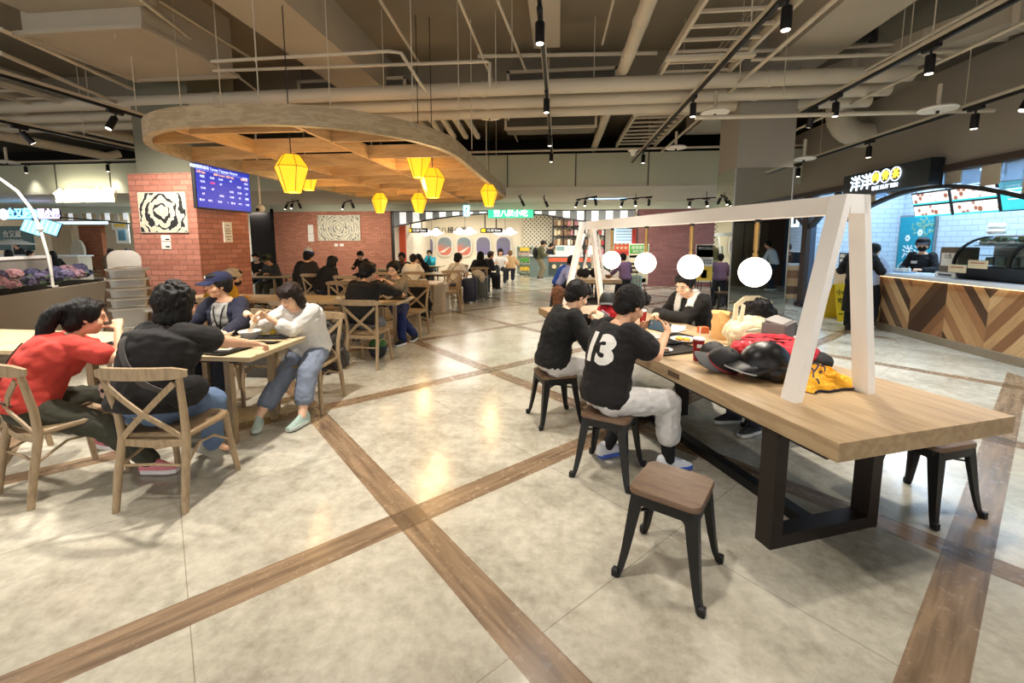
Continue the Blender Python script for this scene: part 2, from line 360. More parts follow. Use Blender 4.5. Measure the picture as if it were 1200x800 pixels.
# cable ladder
t = thing('cable_ladder', 'grey cable ladder tray with rungs hung under the ceiling', 'cable tray', (1.9, 0, 4.05))
for sx in (-.47, .47):
    MB().b2((sx - .02, 2.2, -.05), (sx + .02, 11.7, .05)).build('side_rail', pipe_m, t)
for k in range(28):
    MB().b2((-.45, 2.4 + k * .335, -.03), (.45, 2.44 + k * .335, .0)).build('rung', pipe_m, t)
for y in (3.9, 6.1, 8.6): MB().b2((-.55, y, -.09), (.55, y + .12, -.05)).build('support_bar', pipe_m, t)
cab = MB()
for k in range(7):
    pts = [(.1 + .045 * k + .02 * math.sin(j * 1.3 + k), 2.2 + j * .95, .02 + .015 * math.sin(j + k)) for j in range(11)]
    cab.tube(pts, .013, 6)
cab.build('cable', M('cable_grey', (120, 112, 98), .6), t, smooth=50)
# thin sprinkler / conduit lines
def line(name, label, cat, pts, r, mat=pipe_m, group=None):
    return tag(MB().tube(pts, r, 8).build(name, mat, smooth=50), label, cat, group)
line('conduit', 'thin pale conduit running forward beside the cable ladder', 'pipe', [(2.52, 1, 3.85), (2.52, 11.6, 3.85)], .025)
line('sprinkler_pipe', 'slim beige sprinkler pipe bending down above the wooden canopy, lower of two', 'pipe', [PY(248, 72, 5.4), PY(455, 60, 5.4), PY(470, 62, 5.4), PY(492, 97, 5.7), PY(500, 107, 6.2)], .022)
line('sprinkler_pipe', 'slim beige pipe with a square drop above the wooden canopy', 'pipe', [PY(250, 83, 5.9), PY(570, 72, 5.9), PY(574, 74, 5.9), PY(574, 104, 5.9)], .022)
line('sprinkler_pipe', 'slim pipe crossing high up from the middle beam towards the cable ladder', 'pipe', [PY(560, 66, 7.0), PY(770, 62, 7.0)], .03)
line('sprinkler_pipe', 'slim pipe crossing high up beside the right concrete beam, upper of two', 'pipe', [PY(880, 60, 7.0), PY(1180, 46, 7.0)], .028)
line('sprinkler_pipe', 'slim pipe crossing beside the right concrete beam, lower of two', 'pipe', [PY(880, 70, 6.6), PY(1130, 60, 6.6)], .026)
line('sprinkler_pipe', 'slim white pipe crossing in front of the mirrored column head', 'pipe', [PY(815, 138, 6.5), PY(1050, 132, 6.5), PY(1165, 129, 6.5)], .03)
line('sprinkler_pipe', 'slim pipe dropping diagonally at the upper middle of the ceiling', 'pipe', [P(445, 0, 4.5), P(492, 75, 4.3)], .02)
line('sprinkler_pipe', 'slim pair pipe slanting left of the middle beam', 'pipe', [P(583, 0, 4.5), P(616, 82, 4.3)], .02)
line('sprinkler_pipe', 'slim pipe slanting right beside the middle beam', 'pipe', [P(719, 0, 4.4), P(706, 52, 4.3)], .015)
line('sprinkler_pipe', 'long thin pipe under the bulkhead top above the far soffit', 'pipe', [(-31, 11.6, 3.95), (5.9, 11.6, 3.95)], .03)
line('sprinkler_pipe', 'thin pipe slanting across the upper left under the slab, outer one', 'pipe', [P(0, 34, 4.1), P(190, 120, 4.1)], .03)
line('sprinkler_pipe', 'thin pipe slanting across the upper left under the slab, inner one', 'pipe', [P(0, 62, 3.9), P(150, 126, 3.9)], .03)
line('sprinkler_pipe', 'pale pipe slanting from the top left duct towards the column', 'pipe', [P(165, 0, 4.3), P(305, 110, 4.3)], .02)
line('sprinkler_pipe', 'second pale pipe slanting beside the top left duct', 'pipe', [P(185, 0, 4.5), P(300, 72, 4.5)], .02)
for k, (x, lab) in enumerate(((498, 'short slanted drain stub above the canopy, leftmost of four'), (512, 'short slanted drain stub above the canopy, second from left'), (526, 'short slanted drain stub above the canopy, third from left'), (540, 'short slanted drain stub above the canopy, rightmost of four'))):
    line('drain_stub', lab, 'pipe', [P(x, 128, 3.95), P(x + 20, 160, 3.95)], .06, group='slanted drain stubs')
line('exhaust_duct', 'big round pale duct at the top right corner of the ceiling', 'duct', [(5.6, 4.75, 3.7), (5.6, 5.25, 3.7)], .2)
line('exhaust_duct', 'bulging round duct elbow above the mirrored column right side', 'duct', [PY(984, 118, 9.5), PY(984, 132, 9.5), PY(985, 141, 9.5), PY(989, 149, 9.5), PY(996, 155, 9.5), PY(1005, 158, 9.5), PY(1028, 158, 9.5)], .24)
line('exhaust_duct', 'long brown-grey round duct low at the left side of the ceiling', 'duct', [P(-20, 155, 3.6), P(125, 183, 3.6), P(140, 180, 3.7)], .09)
line('conduit', 'bright conduit running back above the stall track on the right', 'pipe', [(4.5, 3.0, 3.75), (4.5, 11.6, 3.75)], .022)
line('conduit', 'second thin conduit running back at the right side', 'pipe', [(4.15, 3.0, 3.95), (4.15, 11.6, 3.95)], .018)
line('conduit', 'thin conduit running back left of the middle track', 'pipe', [(-1.1, 3.0, 4.2), (-1.1, 11.6, 4.2)], .018)
t = thing('air_duct', 'rectangular pale air duct slanting behind the right end of the three pipes', 'duct', (4.3, 8.1, 4.22)); MB().beam((0, 0, 0), (1.3, -2.4, .1), .5, .3).build('duct_run', conc_l, t)
for k in range(3): p0_ = Vector((.3 + .4 * k, -.55 - .74 * k, .03)); MB().beam(p0_, p0_ + Vector((.03, -.055, 0)), .54, .34).build('flange', pipe_m, t)
t = thing('cable_ladder', 'small grey cable ladder high at the upper left, beside the duct', 'cable tray', (-8.6, 0, 3.95))
for sx in (-.3, .3): MB().b2((sx - .02, 3.5, -.04), (sx + .02, 8.1, .04)).build('side_rail', pipe_m, t)
for k in range(12): MB().b2((-.3, 3.6 + k * .37, -.02), (.3, 3.64 + k * .37, .01)).build('rung', pipe_m, t)
line('drain_pipe', 'thick beige pipe running back at the far upper left', 'pipe', [(-9.6, 2.5, 4.0), (-9.6, 11.5, 3.9)], .1)
line('drain_pipe', 'beige pipe with an elbow against the brick column head', 'pipe', [(-9.4, 9.4, 3.45), (-7.6, 9.4, 3.45), (-7.35, 9.4, 3.5), (-7.3, 9.4, 3.7), (-7.3, 9.4, 4.1)], .09)
# ducts with grilles
def grille_box(loc, w, h, label, d=.5):
    t = thing('fan_coil_unit', label, 'air conditioner', loc)
    MB().box((0, d / 2, 0), (w, d, h)).build('casing', M('casing_grey', (104, 98, 84), .7), t)
    fr = MB(); fr.box((0, -.01, h / 2 - .02), (w + .06, .04, .05)).box((0, -.01, -h / 2 + .02), (w + .06, .05, .05)).box((-w / 2, -.01, 0), (.05, .04, h)).box((w / 2, -.01, 0), (.05, .04, h)); fr.build('frame', pipe_m, t)
    g = MB(); k = int(h / .035)
    for i in range(1, k): g.box((0, -.004, -h / 2 + i * h / k), (w - .06, .02, .008))
    g.build('grille', M('grille_dark', (70, 68, 62), .6), t); return t
p = PY(412, 102, 7.9); grille_box(p, 2.0, .28, 'low grille box of a ceiling unit above the wooden canopy')
p = PY(658, 90, 7.95); grille_box(p, 1.85, .25, 'grille box of a ceiling unit left of the drain pipe')
p = PY(645, 142, 9.6); grille_box(p, 1.9, .3, 'wide ceiling unit with pale lip above the centre aisle')
t = thing('valve_unit', 'small dark valve assembly hanging at the upper right ceiling', 'valve', PY(1012, 44, 6.7))
MB().box((0, 0, 0), (.16, .12, .1), bev=.02).build('valve_body', darkm, t); MB().tube([(.12, 0, -.06), (.12, 0, .12)], .05, 10).build('actuator', darkm, t, smooth=50); MB().tube([(0, 0, .05), (0, 0, 4.9 - t.location.z)], .012, 6).build('stem', pipe_m, t)
# smoke / fan disc diffusers
def disc(px, py, Yv, lab, r=.2):
    p = PY(px, py, Yv); t = thing('vent_disc', lab, 'ceiling diffuser', p)
    MB().lathe([(0, -.02), (r * .95, -.015), (r, 0), (r * .9, .02), (0, .05)], 24).build('disc', white, t, smooth=50)
    MB().tube([(0, 0, .03), (0, 0, .3)], .025, 10).build('stem', pipe_m, t, smooth=50)
    MB().tube([(0, 0, -.05), (0, 0, -.015)], .018, 8).build('sensor', blackp, t, smooth=50)
disc(574, 137, 7.9, 'white round disc hanging from a bent stem right of the canopy')
disc(838, 132, 6.9, 'white round disc just left of the mirrored column head')
disc(792, 173, 9.0, 'white round disc between the cable ladder and the track')
disc(942, 186, 7.6, 'white round disc right of the mirrored column head', .17)
disc(1099, 128, 6.2, 'white round disc beside the right-hand light track')
disc(8, 190, 8.2, 'white round disc at the far left under the ceiling')
t = thing('smoke_detector', 'white smoke detector on the end of the cable ladder', 'detector', PY(742, 178, 9.6)); MB().lathe([(0, -.08), (.04, -.08), (.06, .0), (.11, .03), (0, .05)], 16).build('housing', white, t, smooth=50)
# hangers
for (x, y, yt, Yv) in ((135, 45, 0, 5.), (185, 180, 85, 8.), (262, 160, 0, 5.4), (387, 127, 0, 5.2), (553, 175, 0, 6.8), (600, 60, 30, 6.2), (538, 150, 0, 6.3), (696, 90, 0, 6.9), (867, 90, 8, 6.2), (1056, 58, 0, 6.3), (1066, 55, 5, 6.3), (918, 112, 60, 6.6), (104, 118, 70, 6.8), (166, 130, 60, 7.), (581, 105, 40, 6.6), (450, 105, 65, 6.4)):
    a = PY(x, y, Yv)
    tag(MB().tube([a, (a.x, a.y, 4.9)], .007, 6).build('hanger_rod', pipe_m), 'thin steel hanger rod dropping from the slab', 'rod', 'thin hanger rods under the slab')
# small sprinkler heads on the canopy lamp ropes
# ================================================================ TRACK LIGHTS
spot_em = EM('spot_face', (255, 244, 222), 4.9)
def make_spot():
    t = thing('track_spotlight', 'x', 'spotlight', (0, 0, 0), group='black track spotlights')
    MB().box((0, 0, -.02), (.05, .2, .04), bev=.006).build('adapter', blackp, t)
    MB().tube([(0, 0, -.04), (0, 0, -.085)], .012, 8).build('joint', blackp, t, smooth=50)
    b_ = MB().lathe([(0, -.26), (.034, -.26), (.042, -.265), (.042, -.09), (.03, -.08), (0, -.08)], 18).build('lamp_head', blackp, t, smooth=50)
    MB().lathe([(0, -.268), (.033, -.268), (.033, -.262), (0, -.262)], 18).build('lens', spot_em, b_, smooth=50)
    return t
spot0 = make_spot(); used_spot = [False]
LIGHTS = []
def lamp(loc, energy, target=None, angle=88, col=(1, .92, .82), size=.09, blend=1., spec=0.):
    l = bpy.data.lights.new('spot_light', 'SPOT'); l.energy = energy * 2.3; l.color = col; l.spot_size = R(angle); l.spot_blend = blend; l.shadow_soft_size = size; l.specular_factor = spec
    o = bpy.data.objects.new('spot_light', l); COL.objects.link(o); o.location = loc
    tg = Vector(target) if target is not None else Vector((loc[0], loc[1], 0))
    o.rotation_euler = (tg - Vector(loc)).to_track_quat('-Z', 'Y').to_euler(); return o
def spot(loc, label, tilt=(0, 0), rz=0., energy=0., target=None, angle=90, col=(1, .92, .82), group='black track spotlights'):
    o = spot0 if not used_spot[0] else copy_tree(spot0); used_spot[0] = True
    o.location = loc; o.rotation_euler = (0, 0, rz); o['label'] = label; o['group'] = group
    for c in o.children:
        if c.name.startswith('lamp_head'): c.rotation_euler = (R(tilt[0]), R(tilt[1]), 0); c.location = (0, -math.sin(R(tilt[0])) * .085, -.085 + .085 * math.cos(R(tilt[0])))
    if energy: lamp((loc[0], loc[1], loc[2] - .3), energy, target, angle, col)
def track(x, y0, y1, z, label, hang=True):
    t = thing('light_track', label, 'light track', (x, y0, z)); L = y1 - y0
    MB().b2((-.018, 0, 0), (.018, L, .035)).build('rail', black, t)
    MB().b2((-.03, 0, .035), (.03, L, .07)).build('support_channel', pipe_m, t)
    if hang:
        k = max(2, int(L / 2.4))
        for i in range(k): MB().tube([(0, .3 + i * L / k, .07), (0, .3 + i * L / k, 4.9 - z)], .006, 6).build('hanger', pipe_m, t)
    return t
WARM = (1, .92, .82)
track(-.19, 2.0, 11.6, 3.62, 'black light track running down the middle of the ceiling')
for y, lab in ((4.08, 'nearest big black spotlight on the middle track'), (6.16, 'second black spotlight on the middle track'), (8.24, 'third black spotlight on the middle track'), (9.85, 'farthest black spotlight on the middle track')):
    spot((-.19, y, 3.62), lab, energy=78 if y < 7 else 50)
track(1.82, 2.0, 11.6, 3.6, 'black light track beneath the cable ladder')
for y, lab in ((4.0, 'large black spotlight at the top edge under the cable ladder'), (6.5, 'black spotlight beside the white disc left of the mirrored column'), (10.1, 'small far black spotlight under the end of the cable ladder')):
    spot((1.82, y, 3.6), lab, energy=95 if y < 7 else 60)
track(3.66, 2.0, 7.4, 3.55, 'black light track above the counter side, ending at the mirrored column')
for y, ti, lab in ((5.0, (0, 0), 'black spotlight on the track right of the mirrored column, nearest'), (6.5, (0, 0), 'black spotlight hanging near the mirrored column top, straight down'), (7.05, (25, 0), 'black spotlight tilted beside the mirrored column top')):
    spot((3.66, y, 3.55), lab, ti, energy=55, target=None)
track(5.2, 3.0, 12.5, 3.3, 'black light track along the stall bulkhead on the right')
for y, ti, lab in ((5.6, (0, 25), 'tilted black spotlight at the right end of the bulkhead track'), (6.3, (0, 0), 'upright black spotlight beside the white disc on the bulkhead track'), (8.2, (0, 0), 'black spotlight above the glowing stall sign'), (10.4, (0, 0), 'far black spotlight on the bulkhead track')):
    spot((5.2, y, 3.3), lab, ti, energy=45, target=(5.0, y, 0), col=(.7, .85, 1))
track(-5.8, 2.5, 8.2, 3.32, 'black light track left of the wooden canopy')
spot((-5.8, 5.35, 3.32), 'black spotlight tilted towards the brick column', (-25, 10), energy=85, target=(-6.5, 6.7, 1.6), angle=110)
spot((-5.8, 2.7, 3.32), 'black spotlight over the planter side', energy=190, target=(-4.8, 3.0, 0))
track(-8.0, 3.5, 9.5, 3.32, 'black light track over the planter at the far left')
spot((-8.0, 5.9, 3.32), 'black spotlight over the planter, aimed away', (30, -20), energy=90, target=(-9.5, 8, .4))
# bare lamps added without any fixture, to wash the nearest left tables
for (x, y, e) in ((-2.3, 3.2, 150), (-3.8, 2.9, 120)):
    lamp((x, y, 3.5), e * .85, (x - .1, y, 0), 95, WARM, .06, 1., 0.)
# bulkhead track, far left
for x, lab in ((-15.7, 'spotlight on the left bulkhead, leftmost'), (-13.0, 'spotlight on the left bulkhead over the bright sign'), (-10.6, 'spotlight on the left bulkhead next to the column')):
    spot((x, 11.6, 3.9), lab, energy=18, group='bulkhead spotlights')
t = thing('light_track', 'black light track along the left bulkhead', 'light track', (-20, 11.6, 3.9)); MB().b2((0, -.02, 0), (11.4, .02, .035)).build('rail', black, t)
# short tracks under the far soffit
def soffit_track(px, py, Yv, n, label, rz=0., L=1.1, e=60):
    p = PY(px, py, Yv); p.z = min(p.z, 2.98)
    t = thing('light_track', 'short ' + label, 'light track', p, rz); MB().box((0, 0, 0), (.03, L, .035)).build('rail', black, t)
    MB().tube([(0, 0, .01), (0, 0, 3.04 - p.z)], .01, 6).build('drop', black, t)
    for i in range(n):
        yy = (-.4 + .8 * i / max(1, n - 1)) * L if n > 1 else 0
        w = Vector((-math.sin(rz) * yy, math.cos(rz) * yy, 0)) + p
        spot(w, ('spotlight on the ' + label + (', %s' % ('nearer', 'middle', 'farther')[i] if n > 1 else ''))[:110], ((20, -25), (-20, 20), (0, 25))[i % 3], rz, energy=0, group='small spotlights under the far soffit')
    lamp((p.x, p.y, p.z - .35), e, (p.x, p.y + 2.2, 1.0), 120, (1, .92, .8))
soffit_track(343, 236, 14, 3, 'track before the far brick wall, over the hatted people', .9, e=45)
soffit_track(407, 236, 14.3, 2, 'track before the far brick wall, above the swirl picture', .7, e=38)
soffit_track(610, 232, 13.5, 1, 'track at the green sign, left of it', e=45)
soffit_track(638, 233, 13.5, 1, 'track at the green sign, right of it', e=0.1)
soffit_track(687, 232, 13.5, 3, 'track left of the purple brick wall', .5, e=38)
soffit_track(745, 232, 13.5, 3, 'track before the purple brick wall', .8, e=38)
soffit_track(828, 232, 13.2, 3, 'track left of the mirrored column', 1.0, e=38)

for (x, y, e) in ((1.9, 2.2, 48), (-.3, 1.6, 60), (3.7, 2.6, 50), (-2.2, 1.2, 36)): lamp((x, y, 3.45), e, (x, y, 0), 100, WARM, .08, 1., 0.)  # added fill lamps out of view, no fixtures; they brighten the near floor
# ================================================================ WOODEN CANOPY AND LANTERNS
oak = WOOD('oak_canopy', (146, 126, 94), (192, 172, 138), .55, 2.2, (2, 2, 9), .1, 3.)
oak_in = WOOD('oak_inner', (190, 144, 92), (228, 188, 134), .6, 2., (1.5, 1.5, 10), .05, 2.)
cz0, cz1 = 2.75, 2.95
def stadium(x0, x1, y0, y1, rx, ry, n=14):
    out = []
    for (cx, cy, a0) in ((x1 - rx, y0 + ry, -90), (x1 - rx, y1 - ry, 0), (x0 + rx, y1 - ry, 90), (x0 + rx, y0 + ry, 180)):
        for k in range(n + 1):
            a = R(a0 + 90 * k / n); out.append((cx + rx * math.cos(a), cy + ry * math.sin(a)))
    return out
can = thing('canopy', 'large rounded wooden lattice canopy hanging over the left tables', 'ceiling canopy', (-3.3, 8.6, cz0))
ou = stadium(-1.93, 1.95, -4.5, 4.35, 1.7, 1.9); inn = stadium(-1.85, 1.87, -4.42, 4.27, 1.62, 1.82)
mb = MB(); mb.loft([[Vector((x, y, 0)) for x, y in ou], [Vector((x, y, cz1 - cz0)) for x, y in ou], [Vector((x, y, cz1 - cz0)) for x, y in inn], [Vector((x, y, 0)) for x, y in inn]], cap=False, close=True)
mb.build('rim', oak, can, smooth=30)
def inside_x(y):      # half-width of the stadium at y
    xs = [p for p in inn if abs(p[1] - y) < .35]
    l = min(xs, key=lambda p: abs(p[1] - y) + (10 if p[0] > 0 else 0))[0] if xs else -1.85
    def edge(sign):
        best = None
        for i in range(len(inn)):
            a, b_ = inn[i], inn[(i + 1) % len(inn)]
            if (a[1] - y) * (b_[1] - y) <= 0 and a[1] != b_[1]:
                x = a[0] + (b_[0] - a[0]) * (y - a[1]) / (b_[1] - a[1])
                if x * sign > 0: best = x if best is None else (max(best, x) if sign > 0 else min(best, x))
        return best
    return edge(-1), edge(1)
for bx in (-.66, .66):
    MB().b2((bx - .022, -4.38, .01), (bx + .022, 4.24, .18)).build('long_board', oak_in, can)
for bay, off in ((0, .35), (1, 0.), (2, .5)):
    for k in range(9):
        y = -4.15 + off + k * 1.0; a, b_ = inside_x(y)
        if a is None or b_ is None or y > 4.1: continue
        a, b_ = ((a, -.66), (-.66, .66), (.66, b_))[bay]
        if b_ - a > .15: MB().b2((a, y - .02, .01), (b_, y + .02, .185)).build('cross_board', oak_in, can)
for (x, y) in ((-1.6, -3.2), (.3, -4.35), (1.5, -3.2), (-1.85, 0), (1.88, 0), (-1.6, 3.3), (1.6, 3.3), (0, -1), (0, 1.5)):
    MB().tube([(x, y, .15), (x, y, 4.9 - cz0)], .007, 6).build('suspension_rod', pipe_m, can)
lant_m = EM('lantern_paper', (255, 190, 34), 1.15)
lant_rib = M('lantern_rib', (96, 60, 12), .6)
def make_lantern():
    t = thing('paper_lantern', 'x', 'lantern', (0, 0, 0), group='yellow faceted lanterns')
    prof = [(.095, .22), (.19, .08), (.1, -.2), (.095, -.215)]
    s_ = MB(); s_.lathe([(0, .22)] + prof + [(0, -.215)], 6); s_.build('shade', lant_m, t)
    for j in range(6):
        q = 2 * math.pi * j / 6
        MB().tube([((r + .002) * math.cos(q), (r + .002) * math.sin(q), z) for r, z in prof], .0035, 5).build('rib', lant_rib, t)
    MB().tube([(.191 * math.cos(q), .191 * math.sin(q), .08) for q in (2 * math.pi * j / 6 for j in range(6))], .0035, 5, close=True).build('hoop', lant_rib, t)
    c_ = MB().tube([(0, 0, .2), (0, 0, 2.38)], .006, 6).build('cord', black, t)
    return t
l0 = make_lantern(); first = True
for (px, py, z, lab) in ((342, 204, 2.42, 'largest yellow faceted lantern, hanging nearest at the left'), (507, 215, 2.5, 'yellow lantern at the centre right of the canopy, second largest'), (491, 238, 2.5, 'small yellow lantern just below and left of the second largest one'), (445, 238, 2.5, 'small yellow lantern at the left of the far group'), (573, 229, 2.55, 'yellow lantern under the far right tip of the canopy'), (361, 209, 2.8, 'orange-lit lantern half hidden behind the largest one'), (491, 191, 2.8, 'lantern half hidden up inside the canopy boards')):
    p = P(px, py, z); o = l0 if first else copy_tree(l0); first = False
    o.location = p; o['label'] = lab; o.rotation_euler = (0, 0, random.uniform(0, 1))
    l = bpy.data.lights.new('lantern_light', 'POINT'); l.energy = 13; l.color = (1, .66, .3); l.shadow_soft_size = .12
    lo = bpy.data.objects.new('lantern_light', l); COL.objects.link(lo); lo.location = (p.x, p.y, p.z - .34)

# ================================================================ THINGS ON THE BRICK COLUMN
ink = M('ink_black', (20, 20, 20), .7)
def swirl_pic(name, seed, label, loc, w, h, dark=(30, 30, 28), rings=7., dist=4., nsc=7.):
    m, nt, b = _new(name)
    tc = _n(nt, 'ShaderNodeTexCoord'); mp = _n(nt, 'ShaderNodeMapping'); mp.inputs['Location'].default_value = (seed, 0, seed); nt.links.new(tc.outputs['Object'], mp.inputs[0])
    wv = _n(nt, 'ShaderNodeTexWave', wave_type='RINGS', rings_direction='Y'); wv.inputs['Scale'].default_value = rings; wv.inputs['Distortion'].default_value = dist; wv.inputs['Detail'].default_value = 3; wv.inputs['Detail Scale'].default_value = 2.2
    nt.links.new(tc.outputs['Object'], wv.inputs['Vector'])
    nz = _n(nt, 'ShaderNodeTexNoise'); nz.inputs['Scale'].default_value = nsc; nz.inputs['Detail'].default_value = 8; nt.links.new(mp.outputs[0], nz.inputs['Vector'])
    f = _mathn(nt, 'ADD', _mathn(nt, 'MULTIPLY', wv.outputs['Fac'], .5), _mathn(nt, 'MULTIPLY', nz.outputs[0], .9))
    cr = _n(nt, 'ShaderNodeValToRGB'); cr.color_ramp.interpolation = 'LINEAR'
    cr.color_ramp.elements[0].position = .56; cr.color_ramp.elements[0].color = (*lin(dark), 1)
    cr.color_ramp.elements[1].position = .63; cr.color_ramp.elements[1].color = (*lin((226, 220, 200)), 1)
    e = cr.color_ramp.elements.new(.9); e.color = (*lin((200, 190, 160)), 1)
    nt.links.new(f, cr.inputs[0]); nt.links.new(cr.outputs[0], b.inputs['Base Color']); b.inputs['Roughness'].default_value = .7
    t = thing('wall_picture', label, 'picture', loc)
    MB().box((0, 0, 0), (w, .03, h)).build('panel', M('canvas_edge', (222, 216, 200), .7), t)
    MB().box((0, -.017, 0), (w - .02, .004, h - .02)).build('print', m, t); return t
swirl_pic('ink_print_a', 2.3, 'square black and white ink picture on the near brick column', (-6.545, 6.68, 2.1), .86, .66, rings=2.4, dist=7)
swirl_pic('ink_print_b', 5.1, 'wide white picture of dense grey swirls on the far brick wall', (PY(397, 267, 16.26).x, 16.27, PY(397, 267, 16.26).z), 1.72, .98, (120, 120, 108), 3., 7)
paper = M('paper_white', (226, 222, 212), .8, var=.03)
for (px, py, w, h, Yv, lab) in ((194.5, 279, .17, .1, 6.69, 'upper white card under the picture on the near brick column'), (195, 287.5, .17, .12, 6.69, 'lower white card under the picture on the near brick column'), (364, 268.5, .22, .34, 16.28, 'upper white panel left of the wide swirl picture'), (364.5, 278.5, .24, .3, 16.28, 'lower white panel left of the wide swirl picture'), (394, 287, .14, .1, 16.28, 'left small white card below the wide swirl picture'), (400.5, 287, .16, .1, 16.28, 'right small white card below the wide swirl picture')):
    p = PY(px, py, Yv); t = thing('wall_card', lab, 'sign', p)
    MB().box((0, 0, 0), (w, .012, h)).build('card', paper, t)
    if Yv < 10: MB().box((.03, -.008, -.02), (.07, .004, .025)).build('ink_mark', ink, t)
p = PX(267, 272, -5.95); t = thing('notice_sheet', 'white notice sheet with grey lines on the side of the brick column', 'notice', p)
MB().box((0, 0, 0), (.012, .2, .36)).build('sheet', paper, t)
for z, w in ((.12, .08), (.06, .1), (.02, .14), (-.02, .12), (-.08, .13), (-.13, .08)): MB().box((.008, 0, z), (.004, w, .014)).build('print_line', M('print_grey', (110, 108, 100), .8), t)
# television on an arm on the side of the column
tv = thing('information_screen', 'wall-mounted screen with a blue flight timetable beside the brick column', 'screen', (-5.66, 7.0, 2.5))
MB().box((-.03, 0, 0), (.06, 1.24, .72), bev=.008).build('casing', blackp, tv)
MB().b2((-.3, -.12, -.1), (-.05, .12, .1)).build('wall_bracket', black, tv)
MB().box((.004, 0, .0), (.006, 1.19, .67)).build('display', EM('screen_blue', (22, 44, 170), 1.1), tv)
wt = EM('screen_text', (215, 230, 255), 1.6); og = EM('screen_orange', (255, 190, 110), 1.5); rd = EM('screen_red', (255, 80, 80), 1.4)
MB().box((.009, 0, .25), (.003, 1.17, .002)).build('divider', wt, tv)
RZX = (R(90), 0, R(90))
text('headline', '桃園國際機場 Taiwan Taoyuan Airport', .062, wt, tv, (.01, -.2, .29), RZX, .001)
text('clock', '12:38', .055, wt, tv, (.01, .48, .24), RZX, .001)
for i, x in enumerate((-.5, -.12, .12, .46)): text('column_head', ('出發 Flight', '航廈 Terminal', '抵達 Flight', '登機 Gate')[i], .04, og, tv, (.01, x, .215), RZX, .001)
for j, z in enumerate((.15, .07, -.03, -.12)):
    for i, x in enumerate((-.48, -.28, -.1, .13, .32, .5)):
        if (i + j) % 5 == 4: continue
        text('timetable_cell', (('時間', '10:25', '12:40', 'A7')[(i + j) % 4]), .045, rd if (i, j) == (1, 1) else wt, tv, (.01, x, z), RZX, .001)
for i, x in enumerate((-.52, -.35, -.15, .03, .15, .32, .5)): text('timetable_cell', ('晴 24', '18°C', '12:45', '1', '雨 20', '19°C', '13:05')[i], .042, wt, tv, (.01, x, -.22), RZX, .001)
t = thing('security_camera', 'small white dome camera behind the screen on the column', 'camera', PY(305, 244, 8.6)); MB().ball((0, 0, 0), .09, 14).build('dome', white, t, smooth=80); MB().tube([(0, 0, .08), (0, 0, 4.9 - t.location.z)], .02, 8).build('stem', white, t)
MB().tube([(0, -.07, -.03), (0, -.1, -.04)], .035, 12).build('lens', blackp, t)

# ================================================================ RIGHT-HAND STALLS
tile_x = BRICK('white_tile_x', (196, 208, 218), (186, 199, 212), (140, 158, 180), .3, .115, 'x', bump=.2, rough=.25, ms=.005, soft=0., tint=.05)
tile_y = BRICK('white_tile_y', (196, 208, 218), (186, 199, 212), (140, 158, 180), .3, .115, 'y', bump=.2, rough=.25, ms=.005, soft=0., tint=.05)
struct(MB().b2((6.35, 11.75, 0), (8.5, 11.9, 3.3)).build('wall_stall_end', tile_x))
struct(MB().b2((8.35, 2, 0), (8.5, 11.75, 3.3)).build('wall_stall_back', tile_y))
struct(MB().b2((6.15, 2, 3.2), (8.5, 21, 3.3)).build('trim_stall_ceiling', M('stall_ceiling', (214, 220, 226), .8)))
bluegrey = M('steel_bluegrey', (66, 80, 100), .45, var=.06)
post_brown = M('post_brown', (52, 40, 34), .6)
def stall_post(x, y, lab, braces=True):
    t = thing('stall_post', lab, 'post', (x, y, 0))
    MB().b2((.0, -.12, 0), (.12, .1, 2.72)).build('steel_face', bluegrey, t)
    MB().b2((-.1, -.12, 0), (0, .1, 2.72)).build('timber_face', post_brown, t); MB().b2((-.14, -.17, 0), (.2, .14, .1)).build('foot', black, t)
    for s in (-1, 1) if braces else (): MB().beam((-.02, s * .1 - .05, 2.0), (-.02, s * 1.15, 2.68), .09, .12).build('brace', M('brace_dark', (50, 58, 66), .5), t)
    return t
stall_post(6.14, 11.6, 'blue-grey steel post with a dark brace between the two stalls')
stall_post(6.05, 5.7, 'dark post at the near end of the herringbone counter', False)
